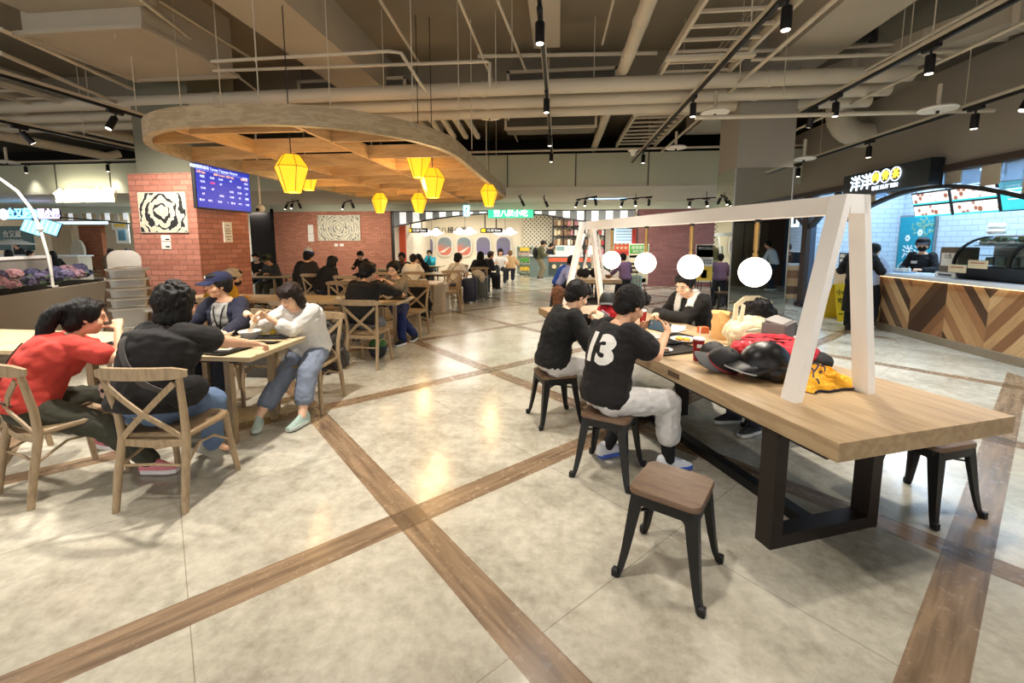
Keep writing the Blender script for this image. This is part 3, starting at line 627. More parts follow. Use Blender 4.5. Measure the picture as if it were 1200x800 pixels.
# herringbone counter front: planks as separate colour cells of one panel (surface pattern)
def chevron_mat():
    m, nt, b = _new('chevron_planks')
    g = _n(nt, 'ShaderNodeNewGeometry'); sp = _n(nt, 'ShaderNodeSeparateXYZ'); nt.links.new(g.outputs['Position'], sp.inputs[0])
    y = sp.outputs[1]; z = sp.outputs[2]; per = .68
    t_ = _mathn(nt, 'FLOORED_MODULO', _mathn(nt, 'ADD', y, -.59), per * 2)
    tri = _mathn(nt, 'ABSOLUTE', _mathn(nt, 'SUBTRACT', t_, per)); side = _mathn(nt, 'GREATER_THAN', t_, per)
    k = _mathn(nt, 'DIVIDE', _mathn(nt, 'ADD', _mathn(nt, 'MULTIPLY', tri, -1.29), _mathn(nt, 'ADD', z, 4.)), .21)
    kk = _mathn(nt, 'FLOOR', k); zig = _mathn(nt, 'FLOOR', _mathn(nt, 'DIVIDE', _mathn(nt, 'ADD', y, -.59), per))
    cb = _n(nt, 'ShaderNodeCombineXYZ'); nt.links.new(kk, cb.inputs[0]); nt.links.new(zig, cb.inputs[1])
    wn = _n(nt, 'ShaderNodeTexWhiteNoise', noise_dimensions='2D'); nt.links.new(cb.outputs[0], wn.inputs['Vector'])
    cr = _n(nt, 'ShaderNodeValToRGB'); cr.color_ramp.interpolation = 'CONSTANT'
    cols = [(78, 52, 34), (178, 134, 88), (140, 96, 60), (204, 166, 118), (160, 112, 72), (98, 70, 46), (190, 148, 100)]
    cr.color_ramp.elements[0].color = (*lin(cols[0]), 1); cr.color_ramp.elements[1].position = 1 / 7; cr.color_ramp.elements[1].color = (*lin(cols[1]), 1)
    for i in range(2, 7): e = cr.color_ramp.elements.new(i / 7); e.color = (*lin(cols[i]), 1)
    nt.links.new(wn.outputs[0], cr.inputs[0])
    along = _mathn(nt, 'ADD', z, tri); c2 = _n(nt, 'ShaderNodeCombineXYZ')
    nt.links.new(_mathn(nt, 'MULTIPLY', k, 5.), c2.inputs[0]); nt.links.new(_mathn(nt, 'MULTIPLY', along, 2.5), c2.inputs[1]); nt.links.new(_mathn(nt, 'MULTIPLY', wn.outputs[0], 30.), c2.inputs[2])
    nz = _n(nt, 'ShaderNodeTexNoise'); nz.inputs['Scale'].default_value = 1.5; nz.inputs['Detail'].default_value = 6; nt.links.new(c2.outputs[0], nz.inputs['Vector'])
    v = _mathn(nt, 'MULTIPLY_ADD', nz.outputs[0], .7, .65); cc = _n(nt, 'ShaderNodeCombineXYZ')
    for i in range(3): nt.links.new(v, cc.inputs[i])
    fr = _mathn(nt, 'FRACT', k); gap = _mathn(nt, 'LESS_THAN', fr, .03)
    col = _mix(nt, 1., cr.outputs[0], cc.outputs[0], 'MULTIPLY')
    nt.links.new(_mix(nt, _mathn(nt, 'MULTIPLY', gap, .5), col, lin((60, 40, 26))), b.inputs['Base Color']); b.inputs['Roughness'].default_value = .45
    return m
chev = chevron_mat()
ctop = M('counter_white', (214, 218, 222), .3, var=.03)
def counter(y0, y1, lab, depth=.7):
    t = thing('service_counter', lab, 'counter', (6.0, y0, 0)); L = y1 - y0
    MB().b2((.0, 0, .12), (.08, L, .99)).build('plank_front', chev, t)
    MB().b2((.08, 0, .0), (depth, L, .99)).build('body', M('counter_body', (160, 150, 136), .6), t)
    MB().b2((.0, -.02, .12), (depth, 0, .99)).build('plank_end', chev, t)
    MB().b2((-.03, 0, 0), (.08, L, .12), bev=.004).build('skirting', M('skirting_taupe', (140, 126, 104), .6), t)
    MB().b2((-.05, -.03, .99), (depth + .1, L + .03, 1.05), bev=.008).build('worktop', ctop, t); return t
counter(5.95, 9.1, 'long stall counter with herringbone plank front and white worktop on the right')
counter(12.2, 16.1, 'herringbone plank counter of the farther stall behind the blue-grey post')
bx = P(985, 360); t = thing('display_stand', 'pale wood stand left of the herringbone counter, holding a small menu', 'stand', (6.05, 9.75, 0))
MB().b2((0, 0, 0), (.45, .55, 1.02), bev=.01).build('body', WOOD('pale_wood', (206, 178, 140), (232, 210, 176), .5), t)
MB().b2((-.02, -.02, 1.02), (.47, .57, 1.05)).build('top', ctop, t)
t = thing('menu_stand', 'small black framed menu board with three price panels on the pale stand', 'menu', (6.1, 10.0, 1.05))
MB().b2((0, -.15, 0), (.03, .25, .33)).build('frame', blackp, t)
for k in range(3):
    for y in (-.11, .07): MB().b2((-.004, y, .03 + k * .1), (.0, y + .15, .105 + k * .1)).build('price_panel', paper, t)
MB().b2((-.01, -.15, -.0), (.12, .25, .02)).build('base', blackp, t)
# sign box with halo letters over the counter
sg = thing('stall_sign', 'long black sign box with glowing white and yellow characters above the counter', 'sign', (5.86, 8.7, 2.72))
MB().box((0, 0, 0), (.2, 2.1, .42)).build('box', M('sign_black', (22, 28, 34), .35), sg)
sgw = EM('sign_white', (225, 240, 255), 2.6); sgy = EM('sign_yellow', (255, 222, 80), 1.5)
RSX = (R(90), 0, R(-90))
text('big_characters', '洋洋', .3, sgw, sg, (-.11, .52, 0), RSX, .006, bold=.004)
for k, ch in enumerate('肉骨茶'):
    y = .12 - k * .24
    rg = MB().tube([(-.112, y + .115 * math.cos(q), .06 + .115 * math.sin(q)) for q in (2 * math.pi * j / 20 for j in range(20))], .008, 6, close=True); rg.build('ring', sgw, sg)
    text('round_character', ch, .17, sgy, sg, (-.112, y, .06), RSX, .006, bold=.003)
text('small_line', 'BAK KUT TEH', .1, sgw, sg, (-.112, -.12, -.13), RSX, .004, bold=.002)
# menu boards, tilted, hung above the counter
def menu_mat(name, base, accent):
    m, nt, b = _new(name); tc = _n(nt, 'ShaderNodeTexCoord')
    vo = _n(nt, 'ShaderNodeTexVoronoi', feature='DISTANCE_TO_EDGE'); vo.inputs['Scale'].default_value = 7; nt.links.new(tc.outputs['Object'], vo.inputs['Vector'])
    v2 = _n(nt, 'ShaderNodeTexVoronoi'); v2.inputs['Scale'].default_value = 6; nt.links.new(tc.outputs['Object'], v2.inputs['Vector'])
    rr = _n(nt, 'ShaderNodeValToRGB'); rr.color_ramp.elements[0].position = .25; rr.color_ramp.elements[1].position = .42
    rr.color_ramp.elements[0].color = (*lin(accent), 1); rr.color_ramp.elements[1].color = (*lin(base), 1); nt.links.new(v2.outputs['Distance'], rr.inputs[0])
    nt.links.new(rr.outputs[0], b.inputs['Base Color']); nt.links.new(rr.outputs[0], b.inputs['Emission Color']); b.inputs['Emission Strength'].default_value = .7; return m
dish = menu_mat('menu_dishes', (248, 244, 240), (150, 96, 76)); cyan = EM('menu_cyan', (70, 214, 222), 1.); cyan_d = EM('menu_pale', (230, 250, 250), 1.6)
def menu_board(y, kind, lab):
    t = thing('menu_board', lab, 'menu board', (6.7, y, 2.3)); t.scale = (1, .8, .82); t.rotation_euler = (0, R(-14), 0)
    MB().box((.02, 0, 0), (.03, 1.0, .56)).build('frame', black, t)
    if kind == 'dish':
        for sy in (-1, 1):
            for sz in (-1, 1): MB().box((0, sy * .24, sz * .14), (.01, .46, .21)).build('dish_photo', dish, t)
        for sz in (-1, 1): MB().box((-.002, 0, sz * .14 - .12), (.008, .96, .035)).build('price_strip', cyan, t)
    else:
        MB().box((0, 0, 0), (.01, .96, .52)).build('panel', cyan, t)
        for k in range(5): MB().box((-.006, .1, .18 - k * .06), (.004, .5, .016)).build('menu_line', cyan_d, t)
        MB().tube([(-.006, -.15 + .09 * math.cos(q), -.15 + .06 * math.sin(q)) for q in (2 * math.pi * j / 14 for j in range(14))], .012, 5, close=True).build('bowl_picture', cyan_d, t)
    MB().tube([(.03, -.4, .26), (.1, -.4, .72)], .008, 6).build('hanger', black, t); MB().tube([(.03, .4, .26), (.1, .4, .72)], .008, 6).build('hanger', black, t)
menu_board(8.8, 'dish', 'farther lit menu board of four dish photos over the counter')
menu_board(7.97, 'dish', 'middle lit menu board of four dish photos over the counter')
menu_board(7.14, 'cyan', 'turquoise lit menu board with white lines at the right edge')
p = (8.0, 7.6, 2.85); t = thing('hanging_sign', 'turquoise lit sign with dark characters seen over the menu boards', 'sign', p); MB().box((0, 0, 0), (.06, .8, .3)).build('panel', cyan, t); text('characters', '取餐', .2, ink, t, (-.035, 0, 0), RSX, .003)
# transom over the counter: arch bar and panels
def arch_y(x, y0, y1, zlow, zhigh, zt, mb, bar, n=16, th=.06):
    pts = []
    for i in range(n + 1):
        u = i / n; pts.append((x, y0 + (y1 - y0) * u, zlow + (zhigh - zlow) * math.sin(math.pi * u)))
    bar.sweep(pts, .1, th, (0, 0, 1)); return pts
t = thing('transom_arch', 'dark curved bar with cream and glass panels over the stall counter', 'transom', (6.06, 5.9, 0))
bar = MB(); pts = arch_y(0, 0, 4.4, 2.0, 2.51, 2.7, None, bar); bar.build('curved_bar', M('arch_dark', (36, 34, 34), .5), t)
cream_p = M('transom_cream', (186, 176, 156), .6); transom_g = M('transom_glass', (190, 214, 236), .15, trans=.7, ior=1.1)
for k in range(14):
    y = .05 + k * .3
    zb = max(2.0 + .51 * math.sin(math.pi * (y + q_) / 4.4) for q_ in (0, .3)) + .02
    if 2.7 - zb > .03: MB().b2((-.01, y, zb), (.02, y + .28, 2.7)).build('panel', cream_p if k % 2 else transom_g, t)
# teal banner door on the back wall
d = thing('banner_door', 'teal banner with white characters and flowers on the tiled back wall', 'banner', (8.3, 11.22, 0))
teal = M('banner_teal', (24, 150, 170), .5, var=.15, scale=3)
MB().b2((0, -.52, .1), (.04, .52, 2.25)).build('frame', steel, d); MB().b2((-.015, -.48, .14), (0, .48, 2.2)).build('cloth', teal, d)
bw = M('banner_white', (236, 244, 246), .6)
text('characters', '洋洋', .34, bw, d, (-.02, .0, 1.35), RSX, .003, bold=.004)
text('characters', '肉骨茶', .2, bw, d, (-.02, .05, 1.0), RSX, .003)
MB().tube([(-.022, .05 + .36 * math.cos(q), 1.0 + .16 * math.sin(q)) for q in (2 * math.pi * j / 24 for j in range(24))], .01, 5, close=True).build('outline', bw, d)
fl = MB()
for k in range(60):
    q = random.random() * 6.28; r = random.random() ** .5 * .32
    fl.ball((-.02, -.2 + r * math.cos(q), 1.95 + r * .7 * math.sin(q)), .03, 6, (.2, 1, 1))
tag(fl.build('leaf_print', M('leaf_green', (130, 176, 150), .7, var=.3), d), kind='stuff')
f2 = MB()
for (y, z) in ((-.15, 1.82), (-.35, 1.62), (.2, 1.7)):
    for j in range(6): q = j * 1.047; f2.ball((-.024, y + .05 * math.cos(q), z + .05 * math.sin(q)), .035, 6, (.15, 1, 1))
f2.build('flower_print', bw, d)
# cold display case on the counter
cs = thing('food_display_case', 'curved glass food display case with black base on the counter', 'display case', (6.2, 6.72, 1.05))
glass = M('clear_glass', (235, 245, 248), .03, trans=1., var=0., ior=1.25); glass_n = glass
MB().hexa([(-.0, -.95, 0), (.5, -.95, 0), (.5, .75, 0), (0, .75, 0), (-.12, -.95, .2), (.5, -.95, .2), (.5, .75, .2), (-.12, .75, .2)]).build('base', blackp, cs)
def arc(y, a0=0, a1=90, rx=.5, rz_=.42): return [(.4 - rx * math.cos(R(a)), y, .22 + rz_ * math.sin(R(a))) for a in range(a0, a1 + 1, 10)]
for y in (.74, -.1, -.94): MB().sweep(arc(y), .035, .03, (1, 0, .01)).build('curved_frame', black, cs)
g_ = MB(); g_.loft([[Vector(p) for p in arc(.74)] + [Vector(p) + Vector((.006, 0, -.006)) for p in reversed(arc(.74))], [Vector(p) for p in arc(-.94)] + [Vector(p) + Vector((.006, 0, -.006)) for p in reversed(arc(-.94))]]); g_.build('curved_glass', glass, cs, smooth=50)
for z in (.36, .5): MB().b2((.12, -.9, z), (.45, .7, z + .012)).build('glass_shelf', M('shelf_glass', (150, 186, 196), .1, trans=.6), cs)
for i in range(14):
    MB().b2((.16, -.85 + i * .11, .515), (.4, -.77 + i * .11, .6 + .02 * (i % 3))).build('carton', M('carton_green', (92, 116, 96), .6), cs)
for i in range(9): MB().tube([(.25, -.8 + i * .17, .22), (.25, -.8 + i * .17, .34)], .05, 10).build('tub', M('tub_pale', (168, 182, 176), .5), cs)
MB().b2((.45, -.95, 0), (.5, .75, .66)).build('back_panel', steel, cs)
for (y, z, lab) in ((.62, .16, 'x'), (.3, .24, 'y')):
    c_ = MB().box((-.14, y, z), (.008, .3, .12)).build('price_card', M('card_cream', (226, 214, 180), .7), cs)
    MB().box((-.146, y, z + .02), (.003, .22, .012)).build('print', M('print_red', (170, 70, 60), .7), c_)
rg = thing('cash_register', 'grey-brown till cabinet with a white notice on the counter', 'cash register', (6.2, 7.68, 1.05)); rg.scale = (1, 1, 1.15)
MB().b2((0, -.17, .07), (.3, .17, .42), bev=.015).build('cabinet', M('till_taupe', (112, 98, 82), .5), rg); MB().b2((-.03, -.19, 0), (.3, .19, .07), bev=.01).build('drawer', white, rg)
MB().b2((-.012, -.13, .16), (0, .12, .34)).build('notice', paper, rg); text('notice_text', '公告', .07, M('notice_ink', (90, 80, 80), .7), rg, (-.014, 0, .29), RSX, .001)
MB().b2((-.034, -.12, .02), (-.03, .12, .05)).build('label', M('label_grey', (90, 90, 96), .6), rg)
t = thing('plate_stack', 'stack of white items on a shelf above the display case', 'dishes', PX(1168, 268, 7.6)); MB().lathe([(0, -.1), (.1, -.1), (.13, -.04), (.09, 0), (.12, .04), (.1, .1), (0, .1)], 16).build('dish', white, t, smooth=50)
t = thing('wall_cabinet', 'dark teal glazed cabinet behind the display case', 'cabinet', (8.0, 8.0, 1.3)); MB().b2((0, -1.6, 0), (.35, .05, .62)).build('body', black, t); MB().b2((-.01, -1.5, .06), (0, -.05, .56)).build('door', M('teal_dark', (20, 96, 104), .3), t)
for k in range(3): MB().b2((-.01 , -1.5 + k * .5, .06), (-.02, -1.46 + k * .5, .56)).build('mullion', black, t)
t = thing('counter_clutter_tray', 'clear tray of small blue-white packets on the worktop by the staff member', 'tray', (6.35, 8.8, 1.05)); MB().b2((-.1, -.15, 0), (.12, .2, .02)).build('tray', M('tray_blue', (120, 160, 190), .4), t)
for i in range(6): MB().box((-.05 + .05 * (i % 3), -.08 + .16 * (i // 3), .05), (.04, .06, .06), rz=i).build('packet', white, t)
# cool light inside the stalls (its ceiling fittings)
def panel_light(loc, sx, sy, e, col, lab, face=(0, 0, 0)):
    t = thing('ceiling_light_panel', lab, 'light', loc)
    MB().box((0, 0, .02), (sx + .04, sy + .04, .03)).build('frame', white, t); MB().box((0, 0, 0), (sx, sy, .012)).build('diffuser', EM('diffuser_%d' % int(e), tuple(int(255 * c) for c in col), 4.), t)
    l = bpy.data.lights.new('panel_light', 'AREA'); l.shape = 'RECTANGLE'; l.size = sx; l.size_y = sy; l.energy = e * .6; l.color = col; l.specular_factor = .25
    lo = bpy.data.objects.new('panel_light', l); COL.objects.link(lo); lo.location = (loc[0], loc[1], loc[2] - .03); return t
COOL = (.6, .8, 1.)
panel_light((7.3, 8.6, 3.17), .5, 3., 115, COOL, 'cool light panel inside the near stall, far one')
panel_light((7.3, 5.0, 3.17), .5, 2.4, 90, COOL, 'cool light panel inside the near stall, nearer one')
panel_light((7.5, 11.0, 3.17), 1.4, .4, 30, COOL, 'cool light panel by the tiled end wall')
panel_light((7.3, 14., 3.17), .5, 2.4, 110, COOL, 'cool light panel in the farther stall')
# lit strip under the worktop edge
t = thing('light_strip', 'thin warm light strip under the worktop edge of the near counter', 'light strip', (5.965, 7.5, .985)); MB().b2((-.008, -1.5, -.004), (.006, 1.55, .002)).build('strip', EM('strip_warm', (255, 210, 160), 3.), t)
# farther stall kit
struct(MB().b2((8.35, 11.9, 0), (8.5, 21, 3.3)).build('wall_second_stall', tile_y))
t = thing('menu_board', 'small pale menu board in the farther stall', 'menu board', (6.5, 13.6, 2.3)); MB().box((0, 0, 0), (.04, 1.6, .55)).build('panel', cyan_d, t)
for k in range(6): MB().box((-.024, -.65 + k * .26, 0), (.006, .14, .4)).build('menu_column', M('menu_ink', (90, 110, 130), .6), t)
t = thing('coffee_machine', 'dark machine on the counter of the farther stall', 'machine', (6.35, 12.7, 1.05)); MB().b2((-.15, -.35, 0), (.3, .35, .3), bev=.02).build('body', blackp, t); MB().b2((-.16, -.25, .2), (-.15, .25, .26)).build('panel', steel, t)
# yellow folding floor sign
t = thing('wet_floor_sign', 'yellow folding wet floor sign beside the man in black', 'floor sign', tuple(P(981, 374)), .15); t.scale = (1.2,) * 3
yel = M('sign_yellow_plastic', (226, 186, 20), .4)
for s in (-1, 1):
    MB().add([(-.15, s * .2, 0), (.15, s * .2, 0), (.11, s * .02, .62), (-.11, s * .02, .62), (-.15, s * .2 + .015, 0), (.15, s * .2 + .015, 0), (.11, s * .02 + .015, .62), (-.11, s * .02 + .015, .62)], [(0, 1, 2, 3), (7, 6, 5, 4), (0, 4, 5, 1), (1, 5, 6, 2), (2, 6, 7, 3), (3, 7, 4, 0)]).build('leaf', yel, t)
    n = Vector((0, s * .62, .18)).normalized()
    rot = (R(90 - s * 0) + (-s) * math.atan2(.18, .62), 0, 0) if s < 0 else (R(90) + math.atan2(.18, .62) * 1, 0, R(180))
    for j, (tx, sz, z) in enumerate((('小心', .11, .48), ('地滑', .11, .34), ('WET FLOOR', .042, .12))):
        yy = s * (.2 - .18 * z / .62) + (.02 if s > 0 else -.004)
        text('warning_text', tx, sz, ink, t, (0, yy, z), (R(90) - math.atan2(.18, .62), 0, 0) if s < 0 else (R(90) - math.atan2(.18, .62), 0, R(180)), .002)
MB().tube([(-.03, 0, .62), (-.03, 0, .66), (.03, 0, .66), (.03, 0, .62)], .008, 6).build('handle', yel, t)

# ================================================================ WHAT THE MIRRORED COLUMN SHOWS (the hall behind the viewer)
mb_d = thing('double_door', 'dark brown panelled wall with two steel doors behind the viewer, seen in the mirrored column', 'door', (5.6, -2.2, 0))
MB().b2((0, 0, 0), (2.6, .1, 3.2)).build('panelling', M('door_brown', (70, 44, 30), .5), mb_d)
for x in (.35, 1.2): l_ = MB().b2((x, .1, 0), (x + .8, .14, 2.3)).build('door_leaf', M('door_bronze', (120, 96, 72), .3, metal=.8), mb_d); MB().tube([(x + .1, .18, .9), (x + .1, .18, 1.2)], .012, 8).build('door_handle', steel, l_)
struct(MB().b2((8.2, -2.4, 0), (14, -2.2, 3.2)).build('wall_behind_tile', tile_x))
tag(MB().b2((8.2, -2.2, 0), (8.5, -2.0, 3.2)).build('stall_post', bluegrey), 'blue-grey post behind the viewer next to the brown panelling', 'post')
# ================================================================ FAR SHOP (airline themed snack shop)
mb = MB()
FY = 16.42
arch = [PY(x, y, FY) for x, y in ((460, 266), (480, 262), (500, 258), (520, 255), (540, 252.6), (565, 250.6), (590, 250), (615, 250.6), (640, 252), (665, 256.5), (690, 260), (720, 264), (745, 268))]
fr = thing('portal', 'black portal with a curved bar across the front of the far shop', 'portal', (0, FY, 0))
MB().sweep([(p.x, 0, p.z) for p in arch], .08, .05, (0, 0, 1)).build('curved_bar', black, fr)
for x in (461, 685, 747):
    q = PY(x, 280, FY).x; MB().b2((q - .035, -.04, 0), (q + .035, .04, 2.78)).build('post', black, fr)
MB().b2((arch[0].x, -.04, 2.74), (arch[-1].x, .04, 2.79)).build('top_bar', black, fr)
def arch_z(x):
    for a, b_ in zip(arch, arch[1:]):
        if a.x <= x <= b_.x: return a.z + (b_.z - a.z) * (x - a.x) / (b_.x - a.x)
    return 2.7
tp = thing('shopfront_transom', 'row of alternating white and grey panels above the curved bar of the far shop', 'panels', (0, FY, 0))
greyp = M('transom_grey', (122, 124, 124), .6); whp = EM('transom_lit', (236, 240, 240), .55)
x = arch[0].x + .04; k = 0
while x < arch[-1].x - .1:
    w = .26; zb = max(arch_z(x), arch_z(x + w)) + .01
    if 2.74 - zb > .03: MB().b2((x, -.015, zb), (x + w - .01, .015, 2.74)).build('panel', greyp if k % 2 == 0 else whp, tp)
    x += w; k += 1
def sky_print(name, top, bot):
    m, nt, b = _new(name); tc = _n(nt, 'ShaderNodeTexCoord'); sp = _n(nt, 'ShaderNodeSeparateXYZ'); nt.links.new(tc.outputs['Object'], sp.inputs[0])
    nz = _n(nt, 'ShaderNodeTexNoise'); nz.inputs['Scale'].default_value = 5; nt.links.new(tc.outputs['Object'], nz.inputs['Vector'])
    f = _mathn(nt, 'ADD', _mathn(nt, 'MULTIPLY_ADD', sp.outputs[2], 1.2, .1), _mathn(nt, 'MULTIPLY', nz.outputs[0], .7))
    cr = _n(nt, 'ShaderNodeValToRGB'); cr.color_ramp.elements[0].position = .3; cr.color_ramp.elements[1].position = .6
    cr.color_ramp.elements[0].color = (*lin(bot), 1); cr.color_ramp.elements[1].color = (*lin(top), 1)
    nt.links.new(f, cr.inputs[0]); nt.links.new(cr.outputs[0], b.inputs['Base Color']); return m
sk = [sky_print('cabin_sky_dusk', (128, 142, 150), (206, 120, 100)), sky_print('cabin_sky_violet', (120, 118, 140), (120, 112, 150))]
WY = 21.55
for i, (px, v) in enumerate(((484, 0), (500, 1), (521.5, 0), (544, 0), (566.5, 1), (590, 1))):
    p = PY(px, 288.5, WY)
    t = thing('cabin_window', ('rounded cabin window print on the cream wall, ' + ('first from the left, half behind the orange panel', 'second from the left', 'third from the left, dusk clouds', 'fourth from the left, with a wing', 'fifth from the left, violet', 'rightmost, violet')[i]), 'window', p, group='rounded cabin windows')
    o1 = stadium(-.34, .34, -.44, .44, .26, .3, 6); o2 = stadium(-.41, .41, -.52, .52, .32, .36, 6)
    rxm = Matrix.Rotation(R(90), 4, 'X')
    MB().prism(o2, 0, .05, rxm).build('frame', white, t); MB().prism(o1, .051, .06, rxm).build('pane', sk[v], t)
    if v == 0 and i > 1: MB().add([(-.3, -.07, -.3), (.25, -.07, -.02), (.3, -.07, .0), (-.05, -.07, -.32)], [(0, 1, 2, 3)]).build('wing_print', paper, t)
orp = M('orange_red', (222, 96, 64), .5)
struct(MB().b2((PY(462, 280, 17.2).x, 17.2, 0), (PY(475, 280, 17.2).x, 17.3, 2.6)).build('trim_orange_panel', orp))
def hang_sign(px, lab):
    p = PY(px, 270, 18.5); t = thing('hanging_sign', lab, 'sign', p)
    MB().box((0, 0, 0), (.95, .1, .2), bev=.03).build('box', black, t); MB().box((-.34, -.055, 0), (.18, .01, .14)).build('pictogram', EM('pict_yellow', (240, 200, 40), 1.2), t)
    text('sign_text', '12-20 Gate', .13, EM('sign_lit_white', (250, 250, 245), 1.6), t, (.1, -.055, 0), (R(90), 0, 0), .003)
    for s in (-.28, .2): MB().tube([(s, 0, .1), (s, 0, .75)], .025, 6).build('rod', black, t)
hang_sign(489, 'black hanging gate sign with a yellow square, left one')
hang_sign(576, 'black hanging gate sign with a yellow square, right one')
cl_m = EM('cloud_lit', (255, 252, 245), 2.2)
for px, py, lab in ((506, 273.2, 'white cloud-shaped lamp, left one'), (545, 272, 'white cloud-shaped lamp, middle one'), (592, 272.5, 'white cloud-shaped lamp, right one')):
    p = PY(px, py, 19.); t = thing('cloud_lamp', lab + ' before the cabin wall', 'lamp', p, group='cloud lamps in the far shop')
    m_ = MB().ball((0, 0, 0), .3, 14, (1.8, .6, .33)); m_.ball((-.25, 0, .03), .16, 10); m_.ball((.2, 0, .04), .18, 10); m_.build('cloud', cl_m, t, smooth=60)
    MB().tube([(0, 0, .1), (0, 0, 2.95 - p.z)], .008, 6).build('cord', black, t)
p = PY(528, 270, WY); text('wall_writing', '登八極小吃', .34, M('wall_ink', (60, 56, 52), .7), None, (p.x, WY, p.z), (R(90), 0, 0), .01); tag(bpy.data.objects['wall_writing'], 'black brush lettering on the cream cabin wall', 'lettering')
# green lit sign over the opening
p = PY(598.5, 250.5, 16.0); t = thing('shop_sign', 'bright turquoise lit sign with white characters over the far shop', 'sign', p)
MB().box((0, 0, 0), (1.65, .12, .29)).build('box', EM('turquoise_lit', (24, 186, 140), .9), t); text('characters', '登八極小吃', .25, EM('white_lit', (255, 255, 255), 2.), t, (0, -.065, 0), (R(90), 0, 0), .004, bold=.006)
p = PY(546.5, 247, 15.); t = thing('exit_sign', 'small pale blue lit exit sign hanging before the far shop', 'sign', p); MB().box((0, 0, 0), (.2, .06, .36)).build('panel', EM('exit_blue', (150, 226, 250), 3.), t)
MB().tube([(0, 0, .18), (0, 0, 3.04 - p.z)], .01, 6).build('drop', black, t)
pic = MB().ball((.01, -.034, .08), .03, 8, (1, .2, 1)).beam((.01, -.034, .06), (-.02, -.034, -.02), .03, .01).beam((-.02, -.034, -.02), (.04, -.034, -.12), .02, .01).beam((-.02, -.034, -.02), (-.06, -.034, -.1), .02, .01); pic.build('running_figure', M('exit_ink', (20, 110, 150), .6), t)
# lattice wall
def lattice_mat():
    m, nt, b = _new('lattice_wall'); g = _n(nt, 'ShaderNodeNewGeometry'); sp = _n(nt, 'ShaderNodeSeparateXYZ'); nt.links.new(g.outputs['Position'], sp.inputs[0])
    a = _mathn(nt, 'ADD', sp.outputs[0], sp.outputs[2]); c = _mathn(nt, 'SUBTRACT', sp.outputs[0], sp.outputs[2]); S = .2
    fa = _mathn(nt, 'ABSOLUTE', _mathn(nt, 'SUBTRACT', _mathn(nt, 'FLOORED_MODULO', a, S), S / 2)); fc = _mathn(nt, 'ABSOLUTE', _mathn(nt, 'SUBTRACT', _mathn(nt, 'FLOORED_MODULO', c, S), S / 2))
    dot = _mathn(nt, 'LESS_THAN', _mathn(nt, 'MAXIMUM', fa, fc), .055)
    nt.links.new(_mix(nt, dot, lin((234, 226, 204)), lin((120, 112, 92))), b.inputs['Base Color']); return m
a_ = PY(612, 280, 21.5).x; b_ = PY(655, 280, 21.5).x
struct(MB().b2((a_, 21.5, 0), (b_ + 1.2, 21.58, 3.0)).build('trim_lattice_wall', lattice_mat()))
# shelving of food and parcels
sh = thing('display_shelves', 'dark grid shelves of goods behind the far counter', 'shelves', (PY(648, 280, 20.8).x, 20.8, 0))
gx = 2.4
for k in range(6): MB().b2((k * gx / 5 - .03, 0, .9), (k * gx / 5 + .03, .35, 2.75)).build('upright', black, sh)
for k in range(5): MB().b2((0, 0, .95 + k * .45), (gx, .35, 1.0 + k * .45)).build('shelf', black, sh)
gm = [M('goods_red', (190, 60, 56), .6), M('goods_pink', (214, 140, 150), .6), M('goods_cream', (220, 200, 160), .6), M('goods_wood', (150, 110, 80), .6), M('goods_white', (230, 226, 218), .6)]
for k in range(4):
    for j in range(15):
        o = MB().box((.12 + j * .158, .1, 1.12 + k * .45 + .02 * (j % 2)), (.13, .14, .2 + .05 * ((j * 7 + k) % 3)), bev=.01).build('goods', random.choice(gm[2:4] if j < 4 else gm), sh)
ct = thing('service_counter', 'long white-topped counter of the far shop with an orange band and grey front', 'counter', (PY(621, 300, 19.8).x, 19.8, 0))
cw = 3.6
MB().b2((0, 0, 0), (cw, .6, .95)).build('front', M('counter_greygreen', (112, 128, 122), .6), ct); MB().b2((-.05, -.05, .95), (cw + .05, .65, 1.02)).build('worktop', ctop, ct); MB().b2((.85, -.02, .72), (cw, 0, .9)).build('orange_band', orp, ct)
MB().b2((.85, -.02, .1), (cw, 0, .7)).build('dark_panel', M('panel_dark', (60, 72, 68), .6), ct)
for k in range(6): MB().tube([(1.1 + k * .35, -.04, .5), (1.1 + k * .35, -.02, .5)], .1, 12).build('round_emblem', gm[2], ct)
t = thing('pastry_case', 'pale boxes and kit standing on the far counter', 'machine', (PY(664, 290, 19.9).x, 20.1, 1.02)); MB().b2((-.5, -.15, 0), (.4, .2, .42), bev=.03).build('body', M('kit_pale', (204, 204, 196), .5), t); MB().b2((-.45, -.16, .2), (-.1, -.15, .38)).build('glass', M('kit_glass', (120, 150, 150), .2), t)
# menu wall right
t = thing('menu_board', 'pale blue lit menu board at the far right shop', 'menu board', PY(731, 270, 17.6)); MB().box((0, 0, 0), (.75, .05, 1.0)).build('panel', EM('menu_paleblue', (190, 224, 240), .9), t)
for k in range(8): MB().box((0, -.03, .4 - k * .11), (.6, .006, .03)).build('menu_line', M('menu_ink2', (130, 160, 180), .6), t)
t = thing('poster_wall', 'orange and red food advertisement with rows of round dishes', 'poster', PY(735, 288, 17.8)); MB().box((0, 0, 0), (1.0, .05, .75)).build('panel', orp, t)
for i in range(2):
    for j in range(5): MB().tube([(-.38 + j * .16, -.03, .1 - i * .18), (-.38 + j * .16, -.04, .1 - i * .18)], .055, 10).build('dish_picture', gm[2], t)
MB().b2((-.5, -.035, -.32), (.5, -.026, -.22)).build('red_band', gm[0], t)
struct(MB().b2((PY(741, 270, 17.3).x, 17.3, 0), (PY(747, 270, 17.3).x + .1, 17.4, 2.5)).build('trim_red_panel', M('panel_red', (206, 70, 56), .5)))
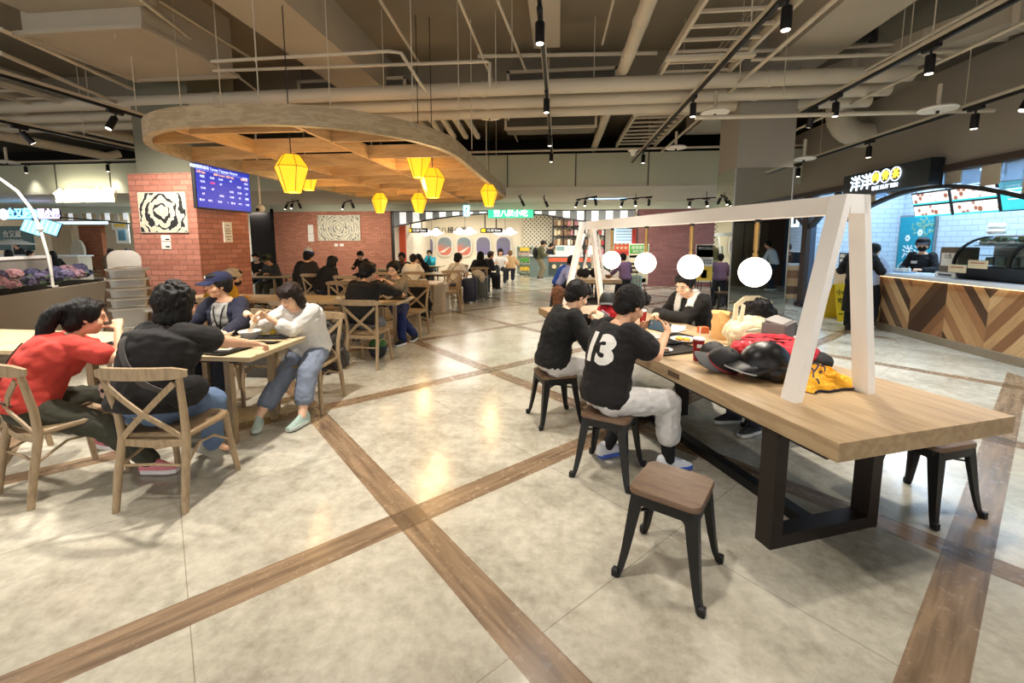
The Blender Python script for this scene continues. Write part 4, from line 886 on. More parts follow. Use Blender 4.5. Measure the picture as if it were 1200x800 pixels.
# promotion stands
def poster_stand(px, pyb, z0, w, h, blocks, lab, txt=None, frame=white):
    p = P(px, pyb); t = thing('poster_stand', lab, 'poster', p)
    MB().box((0, 0, z0 + h / 2), (w, .03, h)).build('board', frame, t)
    for (x0, y0, x1, y1, m) in blocks: MB().b2((-w / 2 + x0 * w, -.02, z0 + y0 * h), (-w / 2 + x1 * w, -.014, z0 + y1 * h)).build('print_block', m, t)
    for s in (-1, 1): MB().beam((s * w * .4, -.05, 0), (s * w * .3, 0, z0 + .1), .02, .02).build('leg', black, t)
    MB().beam((0, .35, 0), (0, 0.02, z0 + h * .7), .02, .02).build('rear_leg', black, t)
    for (s_, size, x, z, m) in (txt or ()): text('print_text', s_, size, m, t, (x, -.022, z), (R(90), 0, 0), .002)
    return t
gp = M('poster_green', (84, 160, 70), .6); cp = M('poster_cream', (232, 220, 190), .6); pk = M('poster_pink', (216, 170, 170), .6); yl = M('poster_yellow', (236, 196, 70), .6)
poster_stand(747, 342, .25, .62, 1.3, [(.03, .03, .97, .75, cp), (.03, .76, .97, .98, gp), (.03, .66, .5, .72, gp), (.5, .45, .95, .7, yl)] + [(.06, .08 + k * .1, .5, .13 + k * .1, pk) for k in range(5)] + [(.7, .05, .9, .15, gp)], 'tall green and cream menu poster on an easel before the brick wall', [('超值套餐', .12, 0, 1.42, white), ('美味早餐', .1, 0, 1.3, white)])
pp = M('poster_purple', (90, 62, 96), .6)
poster_stand(824, 354, .55, .5, 1.0, [(.03, .45, .97, .97, paper), (.03, .76, .97, .97, pp), (.03, .66, .97, .77, orp), (.03, .03, .97, .42, yl), (.3, .1, .6, .32, pp)] + [(.1 + .15 * i, .48 + .07 * j, .2 + .15 * i, .53 + .07 * j, M('poster_lilac', (150, 140, 190), .6)) for i in range(5) for j in range(2)], 'purple and yellow sale poster beside the mirrored column', [('BIG SALE', .1, 0, 1.44, white)])
# mint shelf stand, mint chair
p = P(615, 321.5); t = thing('shelf_stand', 'mint-green shelf stand with yellow signs in the far shop', 'shelf', p); mint = M('mint_paint', (140, 168, 152), .5)
for s in (-1, 1): MB().box((s * .36, 0, .7), (.04, .3, 1.4)).build('side_panel', mint, t)
for k in range(4): MB().box((0, 0, .08 + k * .42), (.7, .3, .04)).build('shelf', mint, t)
MB().box((0, .14, .7), (.72, .02, 1.4)).build('back_panel', mint, t)
for z, m in ((.3, yl), (.72, gp), (1.25, yl)): MB().box((0, -.16, z), (.45, .012, .18)).build('sign_card', m, t)
MB().box((0, -.16, 1.02), (.68, .01, .06)).build('pink_edge', pk, t)
p = P(605, 322); t = thing('queue_post', 'pale post standing left of the mint shelf stand', 'post', p); MB().tube([(0, 0, .03), (0, 0, 1.35)], .03, 10).build('pole', white, t, smooth=50); MB().lathe([(0, 0), (.2, 0), (.2, .03), (0, .03)], 18).build('base', white, t)
# ================================================================ LEFT-HAND STALLS
SY = 15.5
sgn = thing('stall_sign', 'brilliant white lit sign with characters at the upper left', 'sign', PY(99.5, 230, 11.7))
MB().box((0, .03, 0), (1.95, .08, .34)).build('back_panel', M('sign_back', (210, 196, 160), .5), sgn); text('characters', '食到回味館', .4, EM('sign_glare', (255, 248, 226), 6.), sgn, (0, -.02, 0), (R(90), 0, 0), .02, bold=.012)
l = bpy.data.lights.new('sign_light', 'AREA'); l.shape = 'RECTANGLE'; l.size = 1.8; l.size_y = .3; l.energy = 26; l.color = (1, .9, .7); lo = bpy.data.objects.new('sign_light', l); COL.objects.link(lo); lo.location = (sgn.location.x, 11.5, sgn.location.z); lo.rotation_euler = (R(90), 0, 0)
def lit_sign(px, py, w, h, s_, size, m1, m2, lab, Yv=14.):
    p = PY(px, py, Yv); t = thing('stall_sign', lab, 'sign', p); MB().box((0, .05, 0), (w, .08, h)).build('box', m1, t)
    text('characters', s_, size, m2, t, (.1, 0, .03), (R(90), 0, 0), .01, bold=.008); MB().box((.1, 0, -h * .36), (w * .8, .02, .05)).build('underline', m2, t); return t
nb = M('sign_navy', (34, 36, 70), .5); blu = EM('sign_blue_lit', (90, 190, 255), 5.); vio = EM('sign_violet_lit', (220, 200, 255), 5.)
t = lit_sign(19, 251, 1.25, .36, '合又藏', .34, nb, blu, 'blue glowing three-character stall sign at the far left'); MB().ball((-.5, -.02, 0), .2, 14, (1, .2, 1)).build('emblem', EM('emblem_pale', (220, 235, 255), 3.), t, smooth=80)
t = lit_sign(54, 251, 1.0, .34, '豆小屋', .3, nb, vio, 'violet glowing stall sign next to the blue one'); MB().ball((-.44, -.02, 0), .13, 14, (1, .2, 1.4)).build('emblem', blu, t, smooth=80)
t = thing('stall_banner', 'dark teal banner with white characters over the far left stall', 'banner', PY(18, 279, 15.9)); MB().box((0, 0, 0), (1.7, .05, 1.0)).build('panel', M('teal_deep', (14, 78, 78), .5), t); text('characters', '合又藏', .3, paper, t, (-.1, -.03, .15), (R(90), 0, 0), .004, bold=.004); text('characters', '肉燥飯専賣', .2, paper, t, (-.1, -.03, -.15), (R(90), 0, 0), .004)
for i, (px, w) in enumerate(((38, .85), (58, .85))):
    t = thing('menu_board', ('left' if i == 0 else 'right') + ' tilted bright menu board at the far left stall', 'menu board', PY(px, 266, 14.6)); t.rotation_euler = (R(-14), R(16), 0)
    MB().box((0, .02, 0), (w, .04, .52)).build('frame', black, t); MB().box((0, -.005, 0), (w - .03, .02, .48)).build('panel', EM('menu_ice', (150, 226, 250), 1.6), t)
    for k in range(4): MB().box((-.3 + k * .2, -.02, 0), (.03, .006, .4)).build('menu_column', cyan_d, t)
t = thing('light_strip', 'long pale blue light strip under the transom at the left', 'light strip', PY(95, 261, 15.0)); MB().box((0, 0, 0), (2.2, .1, .1)).build('strip', EM('strip_ice', (180, 210, 240), 2.), t)
# transom and facade of the left hall
lt = thing('shopfront_transom', 'pale transom panels with a dark curved bar at the left, above the brick arch', 'panels', (0, 16.2, 0))
xa, xb = PY(70, 255, 16.2).x, PY(152, 255, 16.2).x
pts = [PY(x, y, 16.2) for x, y in ((70, 254.5), (95, 256.5), (120, 259), (152, 262))]
MB().sweep([(p.x, 0, p.z) for p in pts], .06, .06, (0, 0, 1)).build('curved_bar', black, lt)
for k in range(8): x = xa + k * .42; MB().b2((x, -.01, 2.5), (x + .2, .01, 2.78)).build('panel', whp if k % 2 else cream_p, lt)
struct(MB().b2((-32, 20.2, 0), (-11.35, 20.4, 3.2)).build('wall_left_back', M('left_cream', (196, 180, 152), .7)))
struct(MB().b2((-32, 16.6, 3.04), (-11.35, 20.2, 3.1)).build('trim_left_ceiling', grey_lt))
# brick with arch
bw_ = PY(78, 280, 18.0); be = PY(122, 280, 18.0)
struct(MB().b2((PY(93, 280, 17.9).x, 17.9, 0), (be.x, 18.1, 2.6)).build('trim_arch_brick', BRICK('arch_brick', (160, 96, 62), (136, 78, 50), (110, 74, 50), .24, .075, 'x', bump=.3)))
struct(MB().b2((PY(60, 280, 17.8).x, 17.8, 0), (PY(84, 280, 17.8).x, 17.9, 2.9)).b2((PY(60, 280, 17.8).x, 17.79, 2.35), (PY(152, 280, 17.8).x, 17.9, 2.9)).build('trim_arch_surround', M('arch_cream', (186, 166, 132), .7)))
t = thing('wall_oven', 'pale domed oven niche against the brick at the left', 'oven', (PY(89.5, 285, 17.6).x, 17.7, 1.1)); MB().prism(stadium(-.33, .33, -.5, .6, .3, .5, 6), 0, .1, Matrix.Rotation(R(90), 4, 'X')).build('niche', M('niche_pale', (196, 190, 170), .6), t)
for (px, py, w, h, Yv, m, lab) in ((140, 264, .5, .12, 17., yl, 'yellow lit sign strip beside the brick column, far left shops'), (143, 275, .35, .5, 17.2, M('poster_bluegreen', (90, 130, 150), .6), 'blue-green landscape poster beside the brick column')):
    t = thing('wall_poster', lab, 'poster', PY(px, py, Yv)); MB().box((0, 0, 0), (w, .04, h)).build('panel', m, t); MB().box((0, .03, 0), (w + .3, .02, h + .25)).build('surround', white, t)
ct = thing('service_counter', 'low pale counter of the far left stall with a white top', 'counter', (PY(0, 300, 14.8).x, 14.8, 0)); MB().b2((-2, 0, 0), (3.4, .5, 1.05)).build('front', M('counter_warm', (206, 196, 176), .6), ct); MB().b2((-2, -.05, 1.05), (3.45, .55, 1.1)).build('worktop', ctop, ct)
t = thing('umbrella_canopy', 'small white peaked cover over the far left counter', 'cover', PY(14, 286, 14.9)); MB().lathe([(0, .2), (.35, .12), (.7, 0), (.68, -.02), (0, .1)], 18).build('cover', white, t, smooth=40); MB().tube([(0, 0, .1), (0, 0, -.45)], .02, 8).build('pole', white, t)
panel_light((-14.5, 17.5, 2.98), 2., .5, 160, (.75, .88, 1), 'cool light panel in the left stalls, outer one')
panel_light((-17.5, 17.5, 2.98), 2., .5, 160, (.75, .88, 1), 'cool light panel in the left stalls, outermost one')
panel_light((-12.6, 17.3, 2.3 + .6), .8, .4, 60, (1, .95, .85), 'light panel in front of the left brick arch')
panel_light((-4.6, 19.6, 2.92), 3.2, .6, 60, (1, .96, .88), 'ceiling light panel over the cabin windows')
panel_light((-.4, 19., 2.92), 2.4, .6, 60, (1, .98, .92), 'ceiling light panel over the lattice wall')
panel_light((2.4, 18.6, 2.92), 1.6, .6, 80, (1, .98, .94), 'ceiling light panel over the far right shelves')
panel_light((-3.6, 15.2, 3.0), 1.6, .12, 60, (1, .94, .84), 'slim light fitting in the far soffit, left')
panel_light((1.6, 14.6, 3.0), 1.6, .12, 90, (1, .96, .9), 'slim light fitting in the far soffit, right')
# ================================================================ FURNITURE
cw_m = WOOD('chair_wood', (126, 106, 80), (180, 156, 122), .5, 3., (10, 10, 1.5), .1)
seat_m = WOOD('seat_wood', (112, 92, 66), (160, 136, 102), .45, 3., (10, 2, 10), .1)
def make_chair(cm=cw_m, sm=seat_m):
    t = thing('dining_chair', 'x', 'chair', (0, 0, 0))
    # seat
    ol = [(-.19, -.19), (.19, -.19), (.21, -.16), (.225, .12), (.2, .19), (.14, .215), (-.14, .215), (-.2, .19), (-.225, .12), (-.21, -.16)]
    m_ = MB(); m_.loft([[Vector((x * .96, y * .96, .43)) for x, y in ol], [Vector((x, y, .437)) for x, y in ol], [Vector((x, y, .455)) for x, y in ol], [Vector((x * .95, y * .95, .465)) for x, y in ol], [Vector((x * .82, y * .82, .458)) for x, y in ol]]); m_.build('seat', sm, t, smooth=50)
    for k in (-1, 1):
        MB().tube([(k * .21, -.27, 0), (k * .205, -.235, .22), (k * .195, -.19, .44), (k * .2, -.2, .6), (k * .225, -.245, .84)], [.019, .022, .023, .021, .018], 10).build('leg', cm, t, smooth=60)
        MB().tube([(k * .185, .18, .44), (k * .195, .195, .25), (k * .215, .23, 0)], [.022, .02, .018], 10).build('leg', cm, t, smooth=60)
        MB().sweep([(-k * .205, -.262, .80), (-k * .1, -.265, .70), (0, -.252 - .006 * k, .61), (k * .1, -.225, .52), (k * .185, -.2, .44)], .034, .011, (0, 1, .2)).build('cross_brace', cm, t, smooth=50)
        MB().tube([(k * .2, -.215, .27), (k * .16, -.05, .34), (k * .165, .08, .33), (k * .2, .205, .24)], .009, 8).build('side_stretcher', cm, t, smooth=60)
    pts = [(-.27, -.235, .855), (-.2, -.262, .86), (-.1, -.285, .862), (0, -.292, .863), (.1, -.285, .862), (.2, -.262, .86), (.27, -.235, .855)]
    MB().sweep(pts, [.018, .026, .028, .028, .028, .026, .018], [.04, .07, .072, .072, .072, .07, .04]).build('top_rail', cm, t, smooth=50)
    MB().tube([(-.2, -.215, .27), (0, -.21, .275), (.2, -.215, .27)], .009, 8).build('rear_stretcher', cm, t, smooth=60)
    MB().sweep([(-.19, -.19, .41), (0, -.215, .41), (.19, -.19, .41)], .02, .045).build('rear_apron', cm, t, smooth=50)
    return t
chair0 = make_chair(); cu_ = [False]
def chair(x, y, rz, label, group=None):
    o = chair0 if not cu_[0] else copy_tree(chair0); cu_[0] = True
    o.location = (x, y, 0); o.rotation_euler = (0, 0, rz); o['label'] = label
    if group: o['group'] = group
    return o
PI = math.pi
chair(-2.45, 2.47, .1, 'wooden cross-back chair nearest the viewer, under the woman in the black T-shirt')
chair(-3.3, 2.47, -.29, 'wooden cross-back chair under the woman in the red T-shirt')
chair(-4.15, 2.62, .35, 'wooden cross-back chair cut off at the left edge of the photo')
chair(-2.43, 3.95, PI + .05, 'wooden cross-back chair under the woman in the white shirt')
chair(-3.28, 4.05, PI, 'wooden cross-back chair under the man in the dark blue cap')
chair(-2.48, 5.42, 0, 'wooden cross-back chair under the man in black seen from behind, empty bag below')
chair(-3.35, 5.3, .05, 'empty wooden cross-back chair left of the man in black at the second table')
chair(-4.45, 5.42, 0, 'wooden cross-back chair under the person in the yellow top')
chair(-2.48, 7.12, PI, 'wooden cross-back chair under the woman in the grey top holding a phone')
chair(-3.45, 7.3, PI - .1, 'light empty cross-back chair beyond the second table, right one of the pair')
chair(-4.0, 7.35, PI, 'light empty cross-back chair beyond the second table, left one of the pair')
chair(-3.75, 8.35, .1, 'pale cross-back chair backing on to the people in dark coats')
chair(-2.72, 8.25, .0, 'wooden cross-back chair with a black jacket over its back')
chair(-2.55, 9.95, PI / 2 + .3, 'wooden cross-back chair seen side-on at the aisle, empty')
chair(-2.75, 11.1, .3, 'wooden cross-back chair under the woman with tied hair in white')
chair(-3.5, 10.55, .0, 'wooden cross-back chair under the person in the white shirt')
chair(-4.35, 10.4, .0, 'wooden cross-back chair left of the person in the white shirt, at the third row')
chair(-2.3, 12.6, .15, 'cross-back chair under the people in black near the aisle')
chair(-3.1, 13.3, PI, 'cross-back chair beyond the fourth row table')
chair(-4.6, 9.2, .0, 'cross-back chair under the person in the dark hood')
chair(-5.6, 9.6, .0, 'cross-back chair under the man in the blue and white hat')
# tables of the left side
ttop = WOOD('table_beige', (180, 158, 122), (206, 186, 150), .4, 2.5, (2, 12, 12), .05)
def make_table():
    t = thing('dining_table', 'x', 'table', (0, 0, 0)); MB().b2((-1.19, 0, .712), (0, .74, .75), bev=.004).build('tabletop', ttop, t)
    for x in (-.92, -.28):
        for y in (.12, .62): MB().b2((x - .025, y - .025, 0), (x + .025, y + .025, .68)).build('leg', cw_m, t)
    MB().b2((-1.0, .1, .67), (-.2, .64, .712)).build('apron', black, t)
    return t
tb0 = make_table(); tu_ = [False]
def table(x, y, label, rz=0.):
    o = tb0 if not tu_[0] else copy_tree(tb0); tu_[0] = True; o.location = (x, y, 0); o.rotation_euler = (0, 0, rz); o['label'] = label; o['group'] = 'beige dining tables on the left'; return o
table(-2.31, 2.98, 'beige dining table with bowls between the four diners nearest at the left')
table(-3.52, 2.98, 'beige dining table continuing left behind the woman in red')
table(-4.73, 2.98, 'beige dining table at the left edge of the photo')
table(-2.29, 5.95, 'beige dining table between the man in black and the woman in grey')
table(-3.5, 5.95, 'beige dining table left of the man in black')
table(-4.71, 5.95, 'beige dining table before the person in yellow')
table(-2.5, 8.75, 'beige dining table beside the chair with the black jacket')
table(-3.75, 8.95, 'beige dining table behind the black-coated diners')
table(-2.75, 11.55, 'beige dining table of the woman with tied hair')
table(-3.96, 11.45, 'beige dining table of the person in the white shirt')
table(-2.2, 13.6, 'beige dining table by the people in black near the aisle')
table(-4.7, 13.2, 'beige dining table with a laptop before the far brick wall')
table(-5.6, 10.1, 'beige dining table at the man in the blue and white hat')
table(-6.9, 10.2, 'beige dining table at the man in the camouflage cap')
table(-4.2, 15.2, 'beige dining table of the person in the turquoise shirt')
pale = M('panel_pale', (206, 196, 178), .6)
t = thing('waste_cabinet', 'pale box cabinet standing under the table at the aisle', 'cabinet', P(511, 366)); MB().b2((-.2, 0, 0), (.22, .35, .66), bev=.01).build('body', pale, t); MB().b2((-.16, -.01, .05), (.18, 0, .6)).build('door', pale, t)
# ---------------------------------------------------------------- big high table on the right
TA = math.atan2(.362, .932); T0 = Vector((1.22, 1.94, 0)); TLx = Vector((.932, .362, 0)); TLy = Vector((-.362, .932, 0))
def T(x, y, z=0.): return T0 + TLx * x + TLy * y + Vector((0, 0, z))
oakt = WOOD('table_oak', (156, 128, 94), (196, 170, 132), .38, 2.2, (9, 1.1, 9), .08, 2.)
def big_table(org, label, rz=TA):
    t = thing('communal_table', label, 'table', org, rz)
    MB().b2((0, 0, .66), (1.15, 4.08, .75), bev=.003).build('tabletop', oakt, t)
    MB().b2((.04, .08, .63), (1.1, 4.0, .66)).build('underframe', black, t)
    for y in (.33, 2.0, 3.55):
        m_ = MB()
        for x in (.03, .71): m_.b2((x, y, 0), (x + .075, y + .1, .64))
        m_.b2((.105, y, .0), (.71, y + .1, .07)); m_.build('leg_frame', M('frame_brown', (34, 26, 22), .45), t)
    MB().b2((.36, .43, .0), (.44, 3.55, .06)).build('floor_rail', black, t)
    MB().b2((-.006, 1.1, .69), (0, 1.22, .725)).build('socket_plate', M('plate_bronze', (96, 78, 60), .5), t)
    return t
big_table(T0, 'long communal table with thick oak top and dark steel frame at the right')
B0 = Vector((.3, 10.15, 0)); BX = Vector((1, 0, 0)); BY = Vector((0, 1, 0))
big_table(B0, 'farther communal table of the same kind, behind the gaming boys', 0.)
wf = M('gantry_white', (250, 248, 244), .5, var=.03)
def gantry(org, label, rz=TA, y0=.47, y1=3.8, z1=1.87):
    t = thing('lamp_gantry', label, 'lamp stand', org, rz)
    for y in (y0, y1):
        for x0, x1 in ((.255, .5), (.785, .62)): MB().hexa([(x0 - .028, y - .045, .75), (x0 + .028, y - .045, .75), (x0 + .028, y + .045, .75), (x0 - .028, y + .045, .75), (x1 - .032, y - .045, z1), (x1 + .012, y - .045, z1), (x1 + .012, y + .045, z1), (x1 - .032, y + .045, z1)]).build('leg', wf, t)
    MB().b2((.5, y0 - .045, z1 - .1), (.63, y1 + .045, z1)).build('top_beam', wf, t)
    return t
gantry(T0, 'white A-frame gantry standing on the near communal table, carrying four globe lamps')
gantry(B0, 'white A-frame gantry standing on the farther communal table', 0.)
globe_m = EM('globe_glow', (255, 246, 228), 5.5); brass = M('brass', (176, 140, 84), .3, metal=.9)
def make_pendant():
    t = thing('globe_pendant', 'x', 'lamp', (0, 0, 0), group='globe pendant lamps'); 
    MB().ball((0, 0, 0), .102, 28).build('globe', globe_m, t, smooth=80); MB().tube([(0, 0, .098), (0, 0, .13)], .018, 12).build('cap', brass, t, smooth=40)
    MB().tube([(0, 0, .13), (0, 0, .34)], .012, 10).build('stem', brass, t, smooth=40); MB().tube([(0, 0, .15), (0, 0, .33)], .017, 12).build('sleeve', brass, t, smooth=40); MB().tube([(0, 0, .34), (0, 0, .36)], .02, 10).build('ceiling_cap', black, t)
    return t
pn0 = make_pendant()
for i, (y, lab) in enumerate(((1.1, 'biggest glowing globe lamp, nearest on the gantry'), (1.78, 'second glowing globe lamp, partly before the man with the towel'), (2.46, 'third glowing globe lamp on the gantry'), (3.16, 'fourth glowing globe lamp, nearest the far legs of the gantry'))):
    o = pn0 if i == 0 else copy_tree(pn0); o.location = T(.565, y, 1.41); o['label'] = lab
    l = bpy.data.lights.new('globe_light', 'POINT'); l.energy = 3.5; l.color = (1, .9, .74); l.shadow_soft_size = .1; lo = bpy.data.objects.new('globe_light', l); COL.objects.link(lo); lo.location = T(.565, y, 1.27)
for y in (.9,): o = copy_tree(pn0); o.location = B0 + BX * .5 + BY * y + Vector((0, 0, 1.41)); o['label'] = 'small glowing globe lamp on the farther gantry'
# ---------------------------------------------------------------- stools
stw = WOOD('stool_seat', (72, 52, 38), (118, 92, 68), .4, 2.5, (2, 12, 12), .15)
def make_stool():
    t = thing('metal_stool', 'x', 'stool', (0, 0, 0)); ol = stadium(-.165, .165, -.165, .165, .045, .045, 5)
    m_ = MB(); m_.loft([[Vector((x, y, .43)) for x, y in ol], [Vector((x, y, .448)) for x, y in ol], [Vector((x * .975, y * .975, .455)) for x, y in ol]]); m_.build('seat', stw, t, smooth=40)
    o2 = stadium(-.155, .155, -.155, .155, .04, .04, 5); m_ = MB(); m_.loft([[Vector((x, y, .375)) for x, y in o2], [Vector((x, y, .43)) for x, y in o2]], cap=False); m_.loft([[Vector((x * .97, y * .97, .43)) for x, y in o2], [Vector((x * .97, y * .97, .375)) for x, y in o2]], cap=False); m_.build('apron', black, t, smooth=40)
    for sx in (-1, 1):
        for sy in (-1, 1):
            rings = []
            for z, d, w_, th in ((.43, .150, .062, .012), (.3, .163, .052, .012), (.15, .178, .04, .012), (.05, .192, .032, .013), (.0, .205, .028, .015)):
                c = Vector((sx * d, sy * d, z)); a = Vector((-sx, 0, 0)); b_ = Vector((0, -sy, 0))
                rings.append([c, c + a * w_, c + a * w_ + b_ * th * .7, c + (a + b_) * (th), c + a * th * .7 + b_ * w_, c + b_ * w_])
            lg = MB().loft(rings).build('leg', black, t, smooth=35); MB().box((sx * .198, sy * .198, .02), (.034, .034, .04), bev=.006).build('foot_cap', blackp, lg)
    for a in (1, -1): MB().beam((-.15, -.15 * a, .33), (.15, .15 * a, .33), .02, .006).build('brace', black, t)
    return t
st0 = make_stool(); su_ = [False]
def stool(x, y, rz, label, group='black metal stools'):
    o = st0 if not su_[0] else copy_tree(st0); su_[0] = True; o.location = (x, y, 0); o.rotation_euler = (0, 0, rz); o['label'] = label; o['group'] = group; return o
stool(.565, 2.07, -.52, 'empty metal stool with a brown wood seat in the foreground')
stool(.37, 2.98, -.42, 'metal stool under the boy in the number 13 shirt')
stool(-.02, 3.86, .36, 'metal stool under the boy in the plain black shirt')
q = T(1.27, .42); stool(q.x, q.y, TA, 'metal stool tucked under the near right corner of the communal table')
q = T(1.28, 1.45); stool(q.x, q.y, TA, 'metal stool under the far side of the communal table, beyond the frame')
q = T(1.45, 2.45); stool(q.x, q.y, TA, 'metal stool under the man with the white towel')
for i in range(5):
    q = B0 + BX * -.3 + BY * (.25 + i * .68); stool(q.x, q.y, .0, 'black stool along the left side of the farther communal table, ' + ('nearest', 'second', 'third', 'fourth', 'farthest')[i])
for i in range(3):
    q = B0 + BX * 1.45 + BY * (.4 + i * .9); stool(q.x, q.y, .0, 'black stool along the right side of the farther communal table, ' + ('nearest', 'second', 'third')[i])
# high chairs, stacked
hcw = M('tray_white', (206, 204, 198), .4); hcd = WOOD('highchair_wood', (92, 70, 50), (132, 104, 78), .5, 3., (10, 10, 2))
def highchair(loc, rz, label):
    t = thing('high_chair', label, 'high chair', loc, rz, 'stacked high chairs')
    for k in (-1, 1):
        MB().beam((k * .27, -.26, 0), (k * .17, -.08, .74), .035, .02).build('leg', hcd, t); MB().beam((k * .27, .26, 0), (k * .17, .06, .74), .035, .02).build('leg', hcd, t)
        MB().beam((k * .265, -.24, .1), (k * .265, .24, .1), .02, .03).build('side_rail', hcd, t)
    m_ = MB(); m_.loft([[Vector((x, y, .5)) for x, y in stadium(-.15, .15, -.14, .14, .05, .05, 4)], [Vector((x, y, .56)) for x, y in stadium(-.17, .17, -.16, .16, .06, .06, 4)], [Vector((x, y, .74)) for x, y in stadium(-.19, .19, -.17, .17, .07, .07, 4)]]); m_.build('seat_shell', hcw, t, smooth=40)
    m_ = MB(); m_.loft([[Vector((x, -.15 - (z - .7) * .35, z)) for x, z in stadium(-.18, .18, .7, 1.0, .12, .12, 5)], [Vector((x, -.17 - (z - .7) * .35, z)) for x, z in stadium(-.18, .18, .7, 1.0, .12, .12, 5)]]); m_.build('backrest', hcw, t, smooth=40)
    m_ = MB(); m_.loft([[Vector((x, y, .745)) for x, y in stadium(-.22, .22, .06, .36, .09, .09, 5)], [Vector((x, y, .765)) for x, y in stadium(-.23, .23, .05, .37, .09, .09, 5)]]); m_.build('tray', hcw, t, smooth=40)
    MB().tube([(-.14, .3, .785), (0, .2, .79), (.14, .3, .785)], .01, 6).build('tray_rim', hcw, t)
    return t
hb_ = P(152, 420)
for i, lab in enumerate(('bottom high chair of the leaning white stack', 'second high chair of the stack', 'third high chair of the stack', 'fourth high chair of the stack', 'topmost white high chair of the stack with its backrest showing')):
    highchair((-5.72 - .03 * i, 5.2 + .03 * i, .125 * i), -2.25, lab)
highchair((-5.15, 5.25, 0), -2.6, 'separate wooden high chair in front of the stack, lower')
# ================================================================ PEOPLE
from mathutils.bvhtree import BVHTree
def capsule(mb, a, b, ra, rb, n=12, sqa=None):
    a, b = Vector(a), Vector(b); d = (b - a); L = d.length or 1e-4; t = d / L
    pts = [a - t * ra * .98, a - t * ra * .7, a - t * ra * .35, a]; rs = [ra * .2, ra * .71, ra * .94, ra]
    for k in range(1, 4): pts.append(a + d * k / 4); rs.append(ra + (rb - ra) * k / 4)
    pts += [b, b + t * rb * .35, b + t * rb * .7, b + t * rb * .98]; rs += [rb, rb * .94, rb * .71, rb * .2]
    mb.tube(pts, rs, n); return mb
def ell(mb, c, r, fr=None, n=16):
    """ellipsoid with centre c, radii r in the frame fr (3 unit vectors)"""
    c = Vector(c); X, Y, Z = fr or (Vector((1, 0, 0)), Vector((0, 1, 0)), Vector((0, 0, 1)))
    mt = Matrix(((X.x, Y.x, Z.x, c.x), (X.y, Y.y, Z.y, c.y), (X.z, Y.z, Z.z, c.z), (0, 0, 0, 1)))
    mb.ball((0, 0, 0), 1, n, r, mt); return mb
HS = 1.13
def ellh(mb, c, r, fr=None, n=16): return ell(mb, c, tuple(k * HS for k in r), fr, n)
def ellv(mb, c, r, fr=None, n=16): return ell(mb, c, tuple(k * HS * 1.07 for k in r), fr, n)
def blob(name, mb, mat, parent, vox, smooth=3, wr=0., wsc=9., seed=0., wst=(1, 1, 1)):
    """fuse the overlapping pieces of mb into one continuous skin"""
    o = mb.build('src', mat)
    m = o.modifiers.new('r', 'REMESH'); m.mode = 'VOXEL'; m.voxel_size = vox; m.use_smooth_shade = True
    if smooth: s = o.modifiers.new('s', 'SMOOTH'); s.factor = .5; s.iterations = smooth
    bpy.context.view_layer.update(); dg = bpy.context.evaluated_depsgraph_get()
    me = bpy.data.meshes.new_from_object(o.evaluated_get(dg)); me.name = name
    old = o.data; bpy.data.objects.remove(o); bpy.data.meshes.remove(old)
    if wr:
        me.update(); nv = len(me.vertices); no = np.empty(nv * 3); me.vertex_normals.foreach_get('vector', no); no = no.reshape(-1, 3)
        co = np.empty(nv * 3); me.vertices.foreach_get('co', co); co = co.reshape(-1, 3)
        d = np.array([abs(noise.noise(Vector((c[0] * wsc * wst[0] + seed, c[1] * wsc * wst[1], c[2] * wsc * wst[2])))) + .5 * noise.noise(Vector((c[0] * wsc * 2.3 * wst[0], c[1] * wsc * 2.3 * wst[1] + seed, c[2] * wsc * 2.3 * wst[2]))) for c in co])
        me.vertices.foreach_set('co', (co + no * ((d - .12) * wr)[:, None]).ravel()); me.update()
    me.shade_smooth(); me.materials.clear(); me.materials.append(mat)
    r = bpy.data.objects.new(name, me); COL.objects.link(r)
    if parent: r.parent = parent
    return r
def ik(a, b, l1, l2, pole):
    a, b = Vector(a), Vector(b); d = b - a; L = min(d.length, (l1 + l2) * .999); t = d.normalized(); b = a + t * L
    x = (l1 * l1 - l2 * l2 + L * L) / (2 * L); h_ = math.sqrt(max(0, l1 * l1 - x * x)); p = Vector(pole); p = (p - t * p.dot(t)).normalized()
    return a + t * x + p * h_, b
def rotv(v, axis, deg): return Matrix.Rotation(R(deg), 3, axis) @ Vector(v)
def cloth(rgb, rough=.85, var=.14): return M('cloth_%d_%d_%d' % tuple(rgb), rgb, rough, var=var, scale=14, bump=.25, bscale=220)
def hairm(rgb=(24, 20, 18)): return M('hair_%d_%d_%d' % rgb, tuple(int(k * .75) for k in rgb), .55, var=.35, scale=40, stretch=(1, 1, .25), spec=.3, bump=.35, bscale=120)
SKIN = M('skin', (222, 172, 138), .5, var=.06, scale=8); SKIN_L = M('skin_light', (232, 190, 158), .5, var=.06, scale=8); SKIN_D = M('skin_tan', (196, 140, 104), .5, var=.06, scale=8); SKIN_DD = M('skin_dark', (110, 74, 54), .5, var=.06, scale=8)
LIP = M('lip', (190, 110, 98), .5); EYEW = M('eye_white', (226, 220, 212), .3); IRIS = M('iris_dark', (30, 22, 18), .25); BROW = M('brow', (40, 30, 26), .8)
